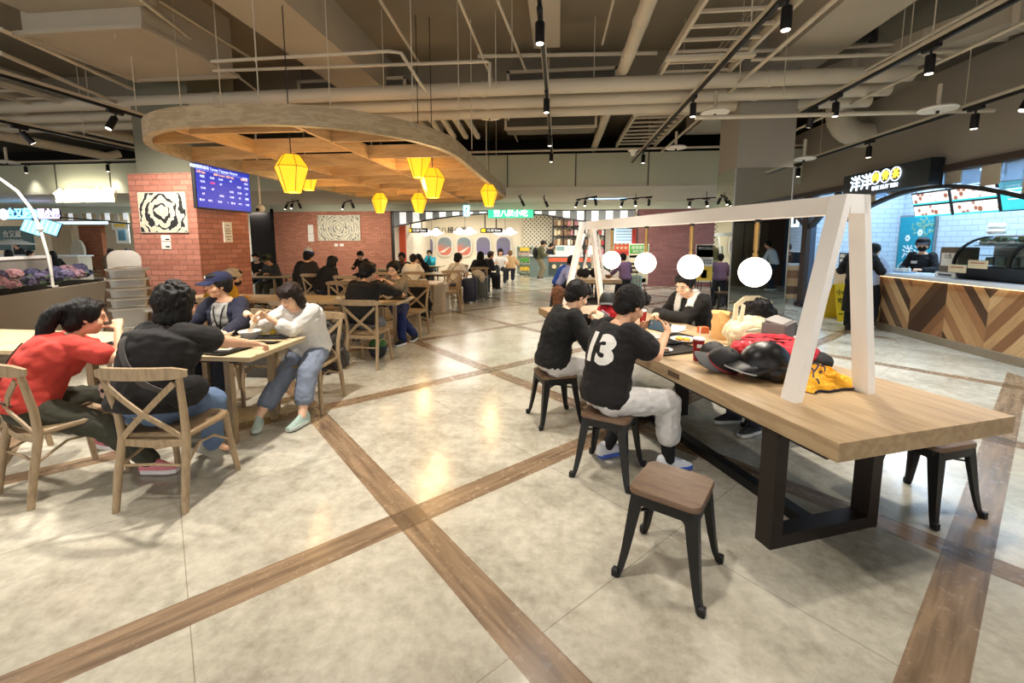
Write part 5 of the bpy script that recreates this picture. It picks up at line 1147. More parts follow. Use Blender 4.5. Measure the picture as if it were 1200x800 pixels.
def hand(mb, wr, d, n, curl, side, s=1., spread=1.):
    """palm, four unequal fingers with two bends each and a thumb from the side of the palm"""
    d = Vector(d).normalized(); n = Vector(n); n = (n - d * n.dot(d)).normalized(); a = d.cross(n).normalized() * side   # a points to the thumb side
    wr = Vector(wr); L = .09 * s
    rings = []
    for u, w, th in ((-.02, .024, .018), (.15, .027, .017), (.6, .038, .015), (1., .038, .012)):
        c = wr + d * L * u; rings.append([c + a * (w * s * math.cos(q)) + n * (th * s * math.sin(q)) for q in (2 * math.pi * j / 10 for j in range(10))])
    mb.loft(rings)
    for k, (off, ln) in enumerate(((.027, .072), (.009, .08), (-.009, .074), (-.026, .058))):
        p = wr + d * L * .96 + a * off * s; dr = (d + a * (off * 3.2 * spread)).normalized(); ax = dr.cross(n).normalized()
        c = curl if isinstance(curl, (int, float)) else curl[k]
        for seg, (fl, b) in enumerate(((.45, .6), (.3, 1.), (.25, .8))):
            dr = rotv(dr, ax, c * b); q = p + dr * ln * fl * s
            capsule(mb, p, q, (.0098 - .0008 * seg) * s, (.009 - .0008 * seg) * s, 8); p = q
    p = wr + d * L * .3 + a * .028 * s; dr = (d * .75 + a * .75 + n * .35).normalized(); c = (curl if isinstance(curl, (int, float)) else curl[0]) * .4
    ax = dr.cross(n).normalized()
    for seg, ln in enumerate((.042, .034)):
        q = p + dr * ln * s; capsule(mb, p, q, (.013 - .002 * seg) * s, (.0115 - .002 * seg) * s, 8); p = q; dr = rotv(dr, (n), -side * c); dr = rotv(dr, ax, c * .5)
    return wr + d * L * 1.05
def person(label, pos, rz=0., sit=True, seat=.46, h=1.68, girth=1., lean=12, bend=10, side_lean=0, twist=0, head=(0, 10, 0), hands=None, curls=(45, 45), hdir=None, hnorm=None,
           feet=None, skin=SKIN, hair=('short', (24, 20, 18)), top=(20, 20, 22), sleeve='short', bottom=(40, 44, 60), leg='long', shoes=(30, 30, 32), sole=(210, 210, 208), vox=.012, female=False, collar=None,
           mask=None, knees=1., loose=1., poles=None, name='person', group=None, face=True):
    t = thing(name, label, 'person', (pos[0], pos[1], 0), rz, group); s = h / 1.68; g = girth; w = 1. if not female else .92
    hz = (seat + .095 * g) if sit else .52 * h
    P0 = Vector((0, 0, hz)); up1 = Vector((math.sin(R(side_lean)), math.sin(R(lean)) * math.cos(R(side_lean)), math.cos(R(lean)))).normalized()
    C1 = P0 + up1 * .25 * s; up2 = rotv(up1, (1, 0, 0), -bend).normalized(); N = C1 + up2 * .25 * s
    rt = rotv((1, 0, 0), up2, -twist); rt0 = rotv((1, 0, 0), (0, 0, 1), -twist * .3); rtm = (rt + rt0).normalized()
    f0 = up1.cross(rt0) * -1; f2 = up2.cross(rt) * -1; f0 = Vector(f0); 
    SH = {k: N - up2 * .045 * s + rt * (k * .168 * s * w * (.9 + .1 * g)) for k in (-1, 1)}
    tor = []   # (centre, right, fwd, rx, ry)
    def ring(c, r_, u_, rx, ry, n=18):
        f_ = u_.cross(r_).normalized(); return [c + r_ * (rx * math.cos(q)) + f_ * (ry * math.sin(q)) for q in (2 * math.pi * j / n for j in range(n))]
    prof = [(-.09, .10, .08), (-.05, .145, .11), (.0, .165, .125), (.09, .155 + .01 * (g - 1), .118), (.17, .142 + .03 * (g - 1), .112), (.25, .148, .115), (.33, .165, .118), (.41, .165, .105), (.455, .14, .085), (.49, .085, .065), (.52, .055, .055)]
    def spine(u): return P0 + up1 * u * s if u < .25 else C1 + up2 * (u - .25) * s
    def trings(inf, lo=-.09, hi=.52, belly=0.):
        out = []
        for u, rx, ry in prof:
            if u < lo or u > hi: continue
            k = max(0, min(1, (u + .09) / .6)); r_ = (rt0 * (1 - k) + rt * k).normalized(); u_ = up1 if u < .2 else (up1 + up2).normalized() if u < .32 else up2
            gg = g if u < .42 else 1 + (g - 1) * .3
            c = spine(u) + u_.cross(r_).normalized() * ((.03 * (gg - 1) if .0 < u < .35 else 0))
            out.append(ring(c, r_, u_, (rx * w * gg + inf) * s, (ry * gg + inf + (.012 if female and .3 < u < .42 else 0)) * s))
        return out
    body = MB(); body.loft(trings(0))
    # head
    yaw, pitch, roll = head; hu = up2.lerp(Vector((0, 0, 1)), .8).normalized()
    hf = rotv((0, 1, 0), (0, 0, 1), -yaw); hr = hf.cross(Vector((0, 0, 1))).normalized(); hf = rotv(hf, hr, -pitch); hu = hr.cross(hf).normalized()
    hr = rotv(hr, hf, roll); hu = rotv(hu, hf, roll)
    neck_top = N + (up2 * .35 + hu * .65).normalized() * .045 * s + hf * .015
    Hc = neck_top + hu * .112 * s + hf * .02
    def HP(x, y, z): return Hc + (hr * x + hf * y + hu * z) * s * HS
    fr = (hr, hf, hu)
    capsule(body, N - up2 * .03, neck_top + hu * .02, .056 * s * (.92 if female else 1), .05 * s * (.9 if female else 1))
    ellh(body, HP(0, -.006, .02), (.073 * s, .09 * s, .09 * s), fr, 20); ellh(body, HP(0, .022, -.045), (.055 * s, .06 * s, .065 * s), fr); ellh(body, HP(0, .05, -.085), (.028 * s, .026 * s, .022 * s), fr)
    for k in (-1, 1): ellh(body, HP(k * .04, .05, -.03), (.028 * s, .03 * s, .03 * s), fr); ellh(body, HP(k * .074, -.008, -.008), (.008 * s, .018 * s, .03 * s), fr); ellh(body, HP(k * .03, .074, .034), (.024 * s, .012 * s, .008 * s), fr, 10)
    capsule(body, HP(0, .085, .022), HP(0, .101, -.018), .008 * s, .012 * s, 10); ellh(body, HP(0, .094, -.022), (.017 * s, .011 * s, .009 * s), fr, 10)
    ellh(body, HP(0, .08, -.055), (.024 * s, .014 * s, .013 * s), fr, 12)
    # arms
    if hands is None: hands = {-1: (-.2, .38, .8), 1: (.2, .38, .8)}
    Wd = {}
    for k in (-1, 1):
        tgt = Vector(hands[k]); pole = (poles or {}).get(k, (k * .55, -.5, -.75))
        E, Wr = ik(SH[k], tgt, .285 * s, .25 * s, pole); Wd[k] = (SH[k], E, Wr)
        ga = 1 + (g - 1) * .6
        capsule(body, SH[k] - rt * k * .02, E, .052 * s * ga * w, .038 * s * ga * w); capsule(body, E, Wr, .04 * s * ga * w, .026 * s * w)
        d = Vector((hdir or {}).get(k, tuple((Wr - E).normalized()))); n_ = Vector((hnorm or {}).get(k, (-k * .5, .2, -.8)))
        hs = s * (.93 if female else 1)
        if vox < .016: hand(body, Wr, d, n_, curls[0 if k < 0 else 1], k * -1 * (-1), hs)
        else: capsule(body, Wr, Wr + d.normalized() * .1, .034, .028)
        Wd[k] += (d.normalized(),)
    # legs
    HJ = {k: P0 + rt0 * (k * .09 * s * w) - Vector((0, 0, .02)) for k in (-1, 1)}
    if feet is None: feet = {-1: (-.12, .45, .09), 1: (.12, .45, .09)} if sit else {-1: (-.1, 0, .09), 1: (.1, .03, .09)}
    LG = {}
    for k in (-1, 1):
        f_ = Vector(feet[k][:3]); pole = Vector((k * .15 * knees, 1, .6)) if sit else Vector((k * .1, 1, 0))
        K, A = ik(HJ[k], f_, .43 * s, .41 * s, pole); LG[k] = (HJ[k], K, A); gl = 1 + (g - 1) * .8
        capsule(body, HJ[k], K, .084 * s * gl, .056 * s * gl); capsule(body, K, A, .056 * s * gl, .038 * s)
        td = rotv((0, 1, 0), (0, 0, 1), -(feet[k][3] if len(feet[k]) > 3 else k * 10)); capsule(body, A, A + td * .09 * s - Vector((0, 0, .045)), .03 * s, .022 * s)
    bo = blob('body', body, skin, t, vox, 2 if vox < .008 else 1)
    # face
    if face:
        for k in (-1, 1):
            e = MB(); ellh(e, HP(k * .03, .0785, .012), (.0125 * s, .007 * s, .0052 * s), fr, 10); eo = e.build('eye', EYEW, t, smooth=80)
            e = MB(); ellh(e, HP(k * .03, .0838, .0105), (.0052 * s, .0028 * s, .0045 * s), fr, 8); e.build('iris', IRIS, eo, smooth=80)
            e = MB(); e.tube([HP(k * .017, .088, .030), HP(k * .03, .0885, .034), HP(k * .045, .08, .030)], [.0022 * s, .003 * s, .0016 * s], 6); e.build('eyebrow', BROW, t)
            e = MB(); e.tube([HP(k * .018, .0815, .0165), HP(k * .03, .0865, .0185), HP(k * .043, .078, .0145)], .0018 * s, 5); e.build('eyelid', BROW, t)
        if not mask: e = MB(); e.tube([HP(-.022, .084, -.056), HP(-.008, .0935, -.053), HP(0, .0945, -.055), HP(.008, .0935, -.053), HP(.022, .084, -.056)], [.002 * s, .0045 * s, .004 * s, .0045 * s, .002 * s], 6); e.build('lips', LIP, t, smooth=80)
    if mask: e = MB(); ellh(e, HP(0, .05, -.05), (.062 * s, .062 * s, .05 * s), fr); e.build('face_mask', cloth(mask), t, smooth=80)
    # trousers
    gl = 1 + (g - 1) * .8; pb = MB(); pb.loft(trings(.002, hi=.05))
    lw = .018 * loose
    for k in (-1, 1):
        Hj, K, A = LG[k]; capsule(pb, Hj, K, (.084 * gl + lw * .8) * s, (.058 * gl + lw) * s, 14)
        if leg == 'long': capsule(pb, K, A + (K - A) * .06, (.058 * gl + lw) * s, (.042 + lw * 1.1) * s, 14)
        elif leg == 'capri': capsule(pb, K, A.lerp(K, .42), (.058 * gl + lw) * s, (.052 * gl + lw * 1.1) * s, 14)
        elif leg == 'short': capsule(pb, K, K.lerp(A, .12), (.058 * gl + lw) * s, (.06 * gl + lw) * s, 14)
    po = blob('trousers', pb, cloth(bottom), t, max(vox, .008), 2, .012, 11, rz)
    # top
    tb = MB(); inf = .018 * loose; tb.loft(trings(inf + .008, lo=-.06, hi=.5))
    for k in (-1, 1):
        Sx, E, Wr, d = Wd[k]; ga = (1 + (g - 1) * .6) * w
        if sleeve == 'long': capsule(tb, Sx - rt * k * .02, E, (.054 * ga + inf) * s, (.042 * ga + inf) * s, 14); capsule(tb, E, E.lerp(Wr, .9), (.042 * ga + inf) * s, (.03 + inf) * s, 14)
        elif sleeve == 'three': capsule(tb, Sx - rt * k * .02, E, (.054 * ga + inf) * s, (.044 * ga + inf) * s, 14); capsule(tb, E, E.lerp(Wr, .35), (.044 * ga + inf) * s, (.04 * ga + inf * 1.3) * s, 14)
        elif sleeve == 'short': capsule(tb, Sx - rt * k * .02, Sx.lerp(E, .58), (.056 * ga + inf) * s, (.05 * ga + inf * 1.6) * s, 14)
        else: ell(tb, Sx - rt * k * .03, (.05 * s,) * 3)
    to = blob('top', tb, cloth(top), t, max(vox, .008), 3, .011, 8, rz + 3, (1, 1, 1.5))
    if collar: e = MB(); e.tube([N + up2 * .012 + (rt * math.cos(q) * .068 + (up2.cross(rt)) * math.sin(q) * .066) * s for q in (2 * math.pi * j / 16 for j in range(16))], .012, 8, close=True, sq=1.8); e.build('collar', cloth(collar), t, smooth=80)
    # shoes
    for k in (-1, 1):
        A = LG[k][2]; td = rotv((0, 1, 0), (0, 0, 1), -(feet[k][3] if len(feet[k]) > 3 else k * 10)); pit = feet[k][4] if len(feet[k]) > 4 else 0
        sd = td.cross(Vector((0, 0, 1))); tdp = rotv(td, sd, pit); un = sd.cross(tdp).normalized(); base = A - un * .085 * s
        def SP(x, y, z): return base + (sd * x + tdp * y + un * z) * s
        so = MB(); rings = []
        for y, wd, zt in ((-.085, .024, .09), (-.07, .04, .115), (-.02, .044, .125), (.03, .043, .112), (.08, .045, .082), (.14, .042, .056), (.178, .026, .038)):
            rings.append([SP(wd * math.cos(q) * (1 if math.sin(q) < 0 else .85), y, .026 + max(0, math.sin(q)) * (zt - .026) + min(0, math.sin(q)) * .006) for q in (2 * math.pi * j / 14 for j in range(14))])
        so.loft(rings); sh_ = so.build('shoe', cloth(shoes, .6), t, smooth=60)
        so = MB(); ol = [(-.078, .02), (-.06, .036), (-.02, .039), (.03, .04), (.09, .045), (.14, .043), (.18, .024)]
        o2 = [(x, y) for y, x in ol] + [(-x, y) for y, x in reversed(ol)]
        so.loft([[SP(x, y, .0) for x, y in o2], [SP(x * 1.04, y * 1.01, .014) for x, y in o2], [SP(x, y, .03) for x, y in o2]]); so.build('sole', cloth(sole, .6), sh_, smooth=50)
    # hair
    st, hc = hair[0], hair[1]; hm = hairm(hc); hb = MB()
    if st not in ('none',):
        ellv(hb, HP(0, -.022, .034), (.086 * s, .088 * s, .09 * s), fr, 20)
        if st in ('short', 'crop'):
            ellv(hb, HP(0, .03, .088), (.066 * s, .058 * s, .03 * s), fr); ellv(hb, HP(0, -.055, -.02), (.068 * s, .048 * s, .06 * s), fr)
            for k in (-1, 1): ellv(hb, HP(k * .068, -.0, .03), (.018 * s, .04 * s, .045 * s), fr)
            if st == 'short':
                for i in range(9): a = -1.2 + i * .3; ellv(hb, HP(.07 * math.sin(a), .04 + .045 * math.cos(a), .068 + .01 * math.sin(i * 2.2)), (.018 * s, .02 * s, .03 * s), fr, 8)
        if st in ('bob', 'ponytail', 'bun', 'long', 'curly'):
            ellv(hb, HP(0, .02, .088), (.07 * s, .062 * s, .03 * s), fr)
            for k in (-1, 1):
                ellv(hb, HP(k * .07, .012, .035), (.02 * s, .042 * s, .055 * s), fr)
                if st in ('bob', 'long', 'curly'): ellv(hb, HP(k * .078, -.012, -.045), (.026 * s, .05 * s, .075 * s), fr)
                if st == 'long': ellv(hb, HP(k * .075, -.02, -.13), (.03 * s, .05 * s, .09 * s), fr)
            ellv(hb, HP(0, -.06, -.03), (.078 * s, .05 * s, .07 * s), fr)
            if st in ('bob', 'curly'): ellv(hb, HP(0, -.055, -.075), (.085 * s, .052 * s, .06 * s), fr)
            if st == 'long': ellv(hb, HP(0, -.06, -.14), (.09 * s, .05 * s, .1 * s), fr)
            if st == 'bob':
                for i in range(7): a = -.9 + i * .3; ellv(hb, HP(.062 * math.sin(a), .038 + .05 * math.cos(a), .058), (.016 * s, .015 * s, .035 * s), fr, 8)
            if st == 'curly':
                ellv(hb, HP(0, -.03, .03), (.102 * s, .102 * s, .104 * s), fr, 20)
                for i in range(110):
                    a, b_ = random.uniform(-2.6, 2.6), random.uniform(-.75, 1.5); ellv(hb, HP(.104 * math.sin(a) * math.cos(b_), -.025 - .1 * math.cos(a) * math.cos(b_) * (1 if abs(a) < 1.8 else .5), .035 + .106 * math.sin(b_)), (random.uniform(.012, .022) * s,) * 3, fr, 8)
            if st == 'ponytail':
                q = [HP(0, -.09, .05), HP(0, -.13, .04), HP(0, -.16, -.01), HP(0, -.175, -.08), HP(0, -.17, -.16), HP(0, -.16, -.23), HP(0, -.17, -.27)]
                hb.tube(q, [.035, .046, .054, .05, .04, .022, .006], 12)
            if st == 'bun': ellv(hb, HP(0, -.12, .06), (.042 * s,) * 3, fr)
        blob('hair', hb, hm, t, max(vox * .8, .006), 2, .014 if st == 'curly' else .008, 24, pos[0], (1, 1, .4))
    t_info = dict(t=t, HP=HP, fr=fr, N=N, up1=up1, up2=up2, rt=rt, rt0=rt0, P0=P0, spine=spine, SH=SH, W=Wd, LG=LG, top=to, body=bo, s=s, pants=po)
    return t_info
def wrap_on(obs, pts, direc, off=.004):
    """lay points on the surface of objects, looking along direc (all in the person's own frame)"""
    trees = []
    for ob in obs:
        me = ob.data; trees.append(BVHTree.FromPolygons([v.co.copy() for v in me.vertices], [tuple(p.vertices) for p in me.polygons]))
    d = Vector(direc).normalized(); out = []
    for p in pts:
        best = None
        for tr in trees:
            hit, n, i, dist = tr.ray_cast(Vector(p) - d * 1.0, d)
            if hit is not None and (best is None or dist < best[1]): best = (hit - d * off, dist)
        out.append(best[0] if best else None)
    return out
def strap(info, pts, direc, w=.03, mat=None, name='strap', off=.004, obs=None, h=.006):
    pts = [Vector(a).lerp(Vector(b_), k / 4) for a, b_ in zip(pts, pts[1:]) for k in range(4)] + [Vector(pts[-1])]
    q = [p for p in wrap_on(obs or [info['top']], pts, direc, off + .005) if p is not None]
    if len(q) > 1:
        for _ in range(2): q = [q[0]] + [(a + b_ * 2 + c) / 4 for a, b_, c in zip(q, q[1:], q[2:])] + [q[-1]]
        MB().sweep(q, w, h, -Vector(direc)).build(name, mat or black, info['t'], smooth=50)
def patch(info, cond, mat, name, off=.004, src='top', parent=None):
    """a second layer of cloth lying on the garment where cond(x, y, z in the chest frame, normal) holds"""
    me = info[src].data; N, rt, up = info['N'], info['rt'], info['up2']; fw = up.cross(rt).normalized()
    bm = bmesh.new(); bm.from_mesh(me); bm.normal_update(); kill = []
    for f in bm.faces:
        c = f.calc_center_median() - N; n = f.normal
        if not cond(c.dot(rt), c.dot(fw), c.dot(up), n.dot(fw)): kill.append(f)
    bmesh.ops.delete(bm, geom=kill, context='FACES')
    for v in bm.verts: v.co += v.normal * off
    m2 = bpy.data.meshes.new(name); bm.to_mesh(m2); bm.free(); m2.materials.append(mat); m2.shade_smooth()
    o = bpy.data.objects.new(name, m2); COL.objects.link(o); o.parent = parent or info['t']
    s_ = o.modifiers.new('thick', 'SOLIDIFY'); s_.thickness = off * .9; s_.offset = -1
    return o
def lens_glasses(info, mat=None, t=None):
    HP = info['HP']; mat = mat or blackp
    g_ = MB()
    for k in (-1, 1):
        g_.tube([HP(k * .032 + .022 * math.cos(q), .096, .008 + .016 * math.sin(q)) for q in (2 * math.pi * j / 14 for j in range(14))], .0016, 5, close=True)
        g_.tube([HP(k * .054, .095, .012), HP(k * .074, .06, .012), HP(k * .08, -.005, .006)], .0016, 5)
    g_.tube([HP(-.01, .097, .01), HP(.01, .097, .01)], .0016, 5); g_.build('glasses', mat, info['t'])
def cap_hat(info, rgb, brim_rgb=None, back=False, badge=None, crown=1.):
    HP, fr, s = info['HP'], info['fr'], info['s']; hr, hf, hu = fr
    hb = MB(); rings = []
    for i in range(9):
        a = R(90) * i / 8; rr = math.cos(a) ** .7 if i < 8 else .02
        rings.append([HP(.092 * rr * math.cos(q), -.012 + .108 * rr * math.sin(q), .042 + .085 * crown * math.sin(a)) for q in (2 * math.pi * j / 22 for j in range(22))])
    hb.loft(rings); hb.build('cap_crown', cloth(rgb), info['t'], smooth=60)
    f_ = -1 if back else 1; bm_ = MB(); n = 12; up_, dn = [], []
    for i in range(n + 1):
        a = R(-70 + 140 * i / n); up_.append((.088 * math.sin(a), (.095 * math.cos(a)) * f_ - .0))
    outp = [(.086 * math.sin(R(-75 + 150 * i / n)), (.055 + .125 * math.cos(R(-75 + 150 * i / n))) * f_) for i in range(n + 1)]
    pts = [(x, y, .046 - .02 * abs(x) * 6 * 0) for x, y in up_] + [(x, y, .03 - 1.6 * x * x * 2) for x, y in reversed(outp)]
    vs = [HP(x, y, z) for x, y, z in pts] + [HP(x, y, z + .006) for x, y, z in pts]; m_ = len(pts)
    fs = []
    for i in range(n): a, b_, c, d = i, i + 1, m_ - 2 - i, m_ - 1 - i; fs += [(a, b_, c, d), (m_ + d, m_ + c, m_ + b_, m_ + a)]
    fs += [(i, (i + 1) % m_, m_ + (i + 1) % m_, m_ + i) for i in range(m_)]
    MB().add(vs, fs).build('cap_brim', cloth(brim_rgb or rgb), info['t'], smooth=40)
    if badge: b3 = MB(); ellh(b3, HP(badge[0], badge[1], .075), (.006, .018, .018), fr, 12); b3.build('cap_badge', white, info['t'])
DEBUG = globals().get('DEBUG_PEOPLE', False)
def pr(p):
    v = Vector(p) - Vector((0, 0, H)); z = v.dot(_fw); return (round(CX + F * v.dot(_rt) / z), round(CY - F * v.dot(_cu) / z))
def tol(pos, rz, p):
    d = Vector(p) - Vector((pos[0], pos[1], 0)); c, s = math.cos(-rz), math.sin(-rz); return Vector((d.x * c - d.y * s, d.x * s + d.y * c, d.z))
def pw(label, pos, rz, wh=None, wf=None, **k):
    if wh: k['hands'] = {a: tol(pos, rz, b_) for a, b_ in wh.items()}
    if wf: k['feet'] = {a: tuple(tol(pos, rz, b_[:3])) + tuple(b_[3:]) for a, b_ in wf.items()}
    i = person(label, pos, rz, **k)
    if DEBUG:
        Mw = Matrix.Translation((pos[0], pos[1], 0)) @ Matrix.Rotation(rz, 4, 'Z')
        print('DBG', label[:38], 'head', pr(Mw @ i['HP'](0, 0, 0)), 'hands', [pr(Mw @ i['W'][a][2]) for a in (-1, 1)], 'knees', [pr(Mw @ i['LG'][a][1]) for a in (-1, 1)], 'feet', [pr(Mw @ i['LG'][a][2]) for a in (-1, 1)], 'neck', pr(Mw @ i['N']), 'sh', [pr(Mw @ i['SH'][a]) for a in (-1, 1)])
    return i
HI = .0065
def F0(px, py, *r): p = P(px, py, .09); return (p.x, p.y, .09) + r
brown_l = M('leather_brown', (58, 34, 24), .5)
# --- the four diners nearest at the left
i = pw('woman in a red T-shirt with a black ponytail eating at the left table', (-3.46, 2.38), -.55, wh={1: (-3.1, 2.72, 1.0), -1: (-3.25, 3.05, .82)}, wf={1: F0(178, 540, 50), -1: F0(124, 512, 30, -25)}, lean=24, bend=22, twist=0, head=(2, 12, 0), girth=1.22, female=True, h=1.6, hair=('ponytail', (22, 18, 18)), top=(196, 66, 56), bottom=(62, 62, 50), shoes=(220, 130, 140), sole=(236, 232, 232), vox=HI, curls=(40, 70), skin=SKIN, poles={1: (.7, -.4, -.9), -1: (-.6, -.2, -.8)})
strap(i, [i['N'] + i['rt'] * x + i['up1'] * z + Vector((0, -.2, 0)) for x, z in ((-.06, -.0), (-.04, -.08), (.0, -.16), (.06, -.25), (.13, -.33), (.19, -.38))], (0.1, 1, 0), .022, brown_l)
e = MB(); e.tube([i['HP'](.0 + .024 * math.cos(q), -.112, .03 + .024 * math.sin(q)) for q in (2 * math.pi * j / 12 for j in range(12))], .011, 8, close=True); e.build('hair_tie', M('pink_tie', (210, 60, 110), .6), i['t'], smooth=80)
i = pw('woman in a black T-shirt with short curly hair seen from behind', (-2.60, 2.42), -.12, wh={1: (-2.25, 3.12, .81), -1: (-2.9, 3.05, .8)}, wf={1: F0(250, 520, 60, -35), -1: F0(226, 505, 40, -20)}, lean=14, bend=14, head=(8, 12, 0), girth=1.5, female=True, h=1.62, hair=('curly', (30, 27, 25)), top=(30, 28, 28), bottom=(96, 118, 150), shoes=(150, 146, 130), sole=(160, 156, 142), vox=HI, curls=(30, 50), hnorm={1: (-.3, .2, -.9), -1: (.3, .2, -.9)}, loose=1.2)
strap(i, [i['N'] + i['rt'] * x + i['up1'] * z + Vector((0, -.3, 0)) for x, z in ((-.07, .01), (-.05, -.06), (.0, -.14), (.07, -.22), (.14, -.29), (.2, -.34), (.25, -.38))], (-.05, 1, 0), .05, M('strap_black', (70, 67, 64), .6))
bg = MB(); ell(bg, i['P0'] + Vector((.28, .04, .08)), (.06, .14, .1)); blob('hip_bag', bg, cloth((22, 20, 20)), i['t'], .01, 2, .01)
i = pw('man in a dark blue cap and navy jacket over a grey shirt, looking left', (-3.33, 4.08), PI + .1, wh={1: (-3.55, 3.62, .8), -1: (-3.0, 3.6, .8)}, lean=6, bend=8, head=(42, 4, 0), girth=1.15, h=1.62, hair=('crop', (40, 36, 34)), top=(26, 30, 50), sleeve='long', bottom=(50, 54, 66), vox=HI, curls=(35, 35), skin=SKIN, loose=1.2)
cap_hat(i, (28, 34, 66), badge=(.06, .07)); patch(i, lambda x, y, z, n: abs(x) < .075 - .1 * z * .3 and n > .1, cloth((150, 150, 146)), 'shirt_front', .005)
for k in (-1, 1): strap(i, [i['N'] + i['rt'] * (k * x) + i['up1'] * z + Vector((0, .3, 0)) for x, z in ((.06, .0), (.045, -.1), (.025, -.2), (.0, -.3))], (0, -1, 0), .012, black, 'lanyard', .012)
i = pw('woman in a loose white shirt and glasses eating from a bowl at the table end', (-2.44, 4.0), PI, wh={1: (-2.74, 3.60, .95), -1: (-2.56, 3.56, .95)}, wf={-1: F0(354, 487, 12), 1: F0(302, 490, -28)}, lean=15, bend=16, head=(6, 22, 0), girth=1.28, female=True, h=1.54, hair=('bob', (46, 30, 24)), top=(216, 214, 208), sleeve='three', bottom=(122, 132, 150), leg='capri', shoes=(168, 190, 180), sole=(200, 210, 204), vox=HI, curls=(60, 60), skin=SKIN_L, loose=1.5, knees=2., hnorm={1: (.5, .4, -.5), -1: (-.5, .4, -.5)})
lens_glasses(i)
# --- second table
i = pw('man in black sitting at the second table with his back to the viewer', (-2.64, 5.48), -.1, wh={1: (-2.3, 6.2, .85), -1: (-2.8, 6.15, .82)}, wf={1: F0(442, 405, 20), -1: F0(420, 398, 10)}, lean=14, bend=14, head=(12, 12, 0), girth=1.2, h=1.74, hair=('crop', (22, 20, 20)), top=(20, 20, 22), sleeve='long', bottom=(120, 122, 128), shoes=(60, 62, 60), vox=.009, loose=1.3)
i = pw('woman in a taupe grey top looking at her phone at the second table', (-2.70, 7.1), PI, wh={1: (-2.86, 6.62, .98), -1: (-2.68, 6.58, 1.0)}, wf={-1: (-2.43, 6.5, .09, 20), 1: (-2.35, 6.85, .09, 0)}, lean=8, bend=8, head=(4, 18, 0), girth=.95, female=True, h=1.64, hair=('bun', (26, 22, 20)), top=(132, 124, 110), sleeve='three', bottom=(28, 44, 96), shoes=(20, 20, 22), sole=(232, 232, 230), vox=.008, skin=SKIN_L, curls=(55, 55), loose=1.3)
tph = thing('phone', 'dark phone held by the woman in the taupe top', 'phone', (-2.77, 6.49, 1.0)); MB().box((0, 0, 0), (.15, .01, .075), bev=.004).build('body', blackp, tph); MB().box((0, .006, 0), (.13, .002, .066)).build('screen', M('phone_screen', (60, 66, 76), .1), tph); tph.rotation_euler = (R(-35), 0, 0)
i = pw('person in a mustard yellow top and beige knitted hat left of the second table', (-4.85, 5.55), -.4, lean=22, bend=20, head=(25, 15, 0), girth=1.15, h=1.6, hair=('crop', (24, 20, 20)), top=(196, 150, 40), sleeve='long', mask=(30, 30, 30), vox=.01, loose=1.5)
HPy = i['HP']; kb = MB(); ellh(kb, HPy(0, -.012, .05), (.095, .1, .08), i['fr'], 18); blob('knitted_hat', kb, M('hat_beige', (196, 180, 156), .9, var=.2, scale=30, bump=.4, bscale=90), i['t'], .008, 2, .008, 30)
# --- the three gamers at the big table
q = T(-.38, 1.3); rz13 = TA - PI / 2
i = pw('boy in a black T-shirt with the number 13 on the back, gaming on a phone', (.33, 3.0), rz13 + .12, wh={1: T(.05, 1.34, .95), -1: T(-.04, 1.56, .94)}, wf={1: F0(783, 537, 12), -1: F0(712, 521, 0)}, lean=7, bend=12, twist=6, head=(-8, 24, 0), girth=1.06, h=1.68, hair=('short', (26, 22, 20)), top=(24, 22, 24), bottom=(206, 204, 202), leg='capri', shoes=(214, 216, 222), sole=(70, 100, 190), vox=HI, curls=(55, 55), skin=SKIN, loose=1.45, hnorm={1: (-.6, .5, .3), -1: (.6, .5, .3)}, poles={1: (.5, -.1, -1), -1: (-.5, -.1, -1)})
b13 = i
e = bpy.data.curves.new('n', 'FONT'); e.body = '13'; e.size = .24; e.align_x = 'CENTER'; e.align_y = 'CENTER'; e.offset = .012; e.resolution_u = 4
eo = bpy.data.objects.new('n', e); COL.objects.link(eo); bpy.context.view_layer.update(); me = bpy.data.meshes.new_from_object(eo.evaluated_get(bpy.context.evaluated_depsgraph_get())); bpy.data.objects.remove(eo)
bm = bmesh.new(); bm.from_mesh(me); bmesh.ops.triangulate(bm, faces=bm.faces[:]); bmesh.ops.subdivide_edges(bm, edges=[x for x in bm.edges if x.calc_length() > .02], cuts=3, use_grid_fill=True); bmesh.ops.triangulate(bm, faces=bm.faces[:])
c0 = i['spine'](.32) + i['rt'] * .045; ax = i['rt']; uz = i['up2']; dn = ax.cross(uz) * -1; dn = Vector((0, 1, -.15)).normalized()
pts = [c0 - dn * .3 - ax * v.co.x * -1.05 + uz * v.co.y * 1.12 for v in bm.verts]
hit = wrap_on([i['top']], pts, dn, .004)
for v, p_, q_ in zip(bm.verts, hit, pts): v.co = p_ if p_ is not None else q_ + dn * .2
bm.to_mesh(me); bm.free(); me.name = 'shirt_number'; me.materials.clear(); me.materials.append(M('print_white', (232, 230, 224), .7)); o = bpy.data.objects.new('shirt_number', me); COL.objects.link(o); o.parent = i['t']; lens_glasses(i)
for k in (-1, 1):
    A = i['LG'][k][2]; K = i['LG'][k][1]; sb = MB(); capsule(sb, A, A.lerp(K, .3), .046, .05); sb.build('sock', cloth((18, 18, 20)), i['t'], smooth=80)
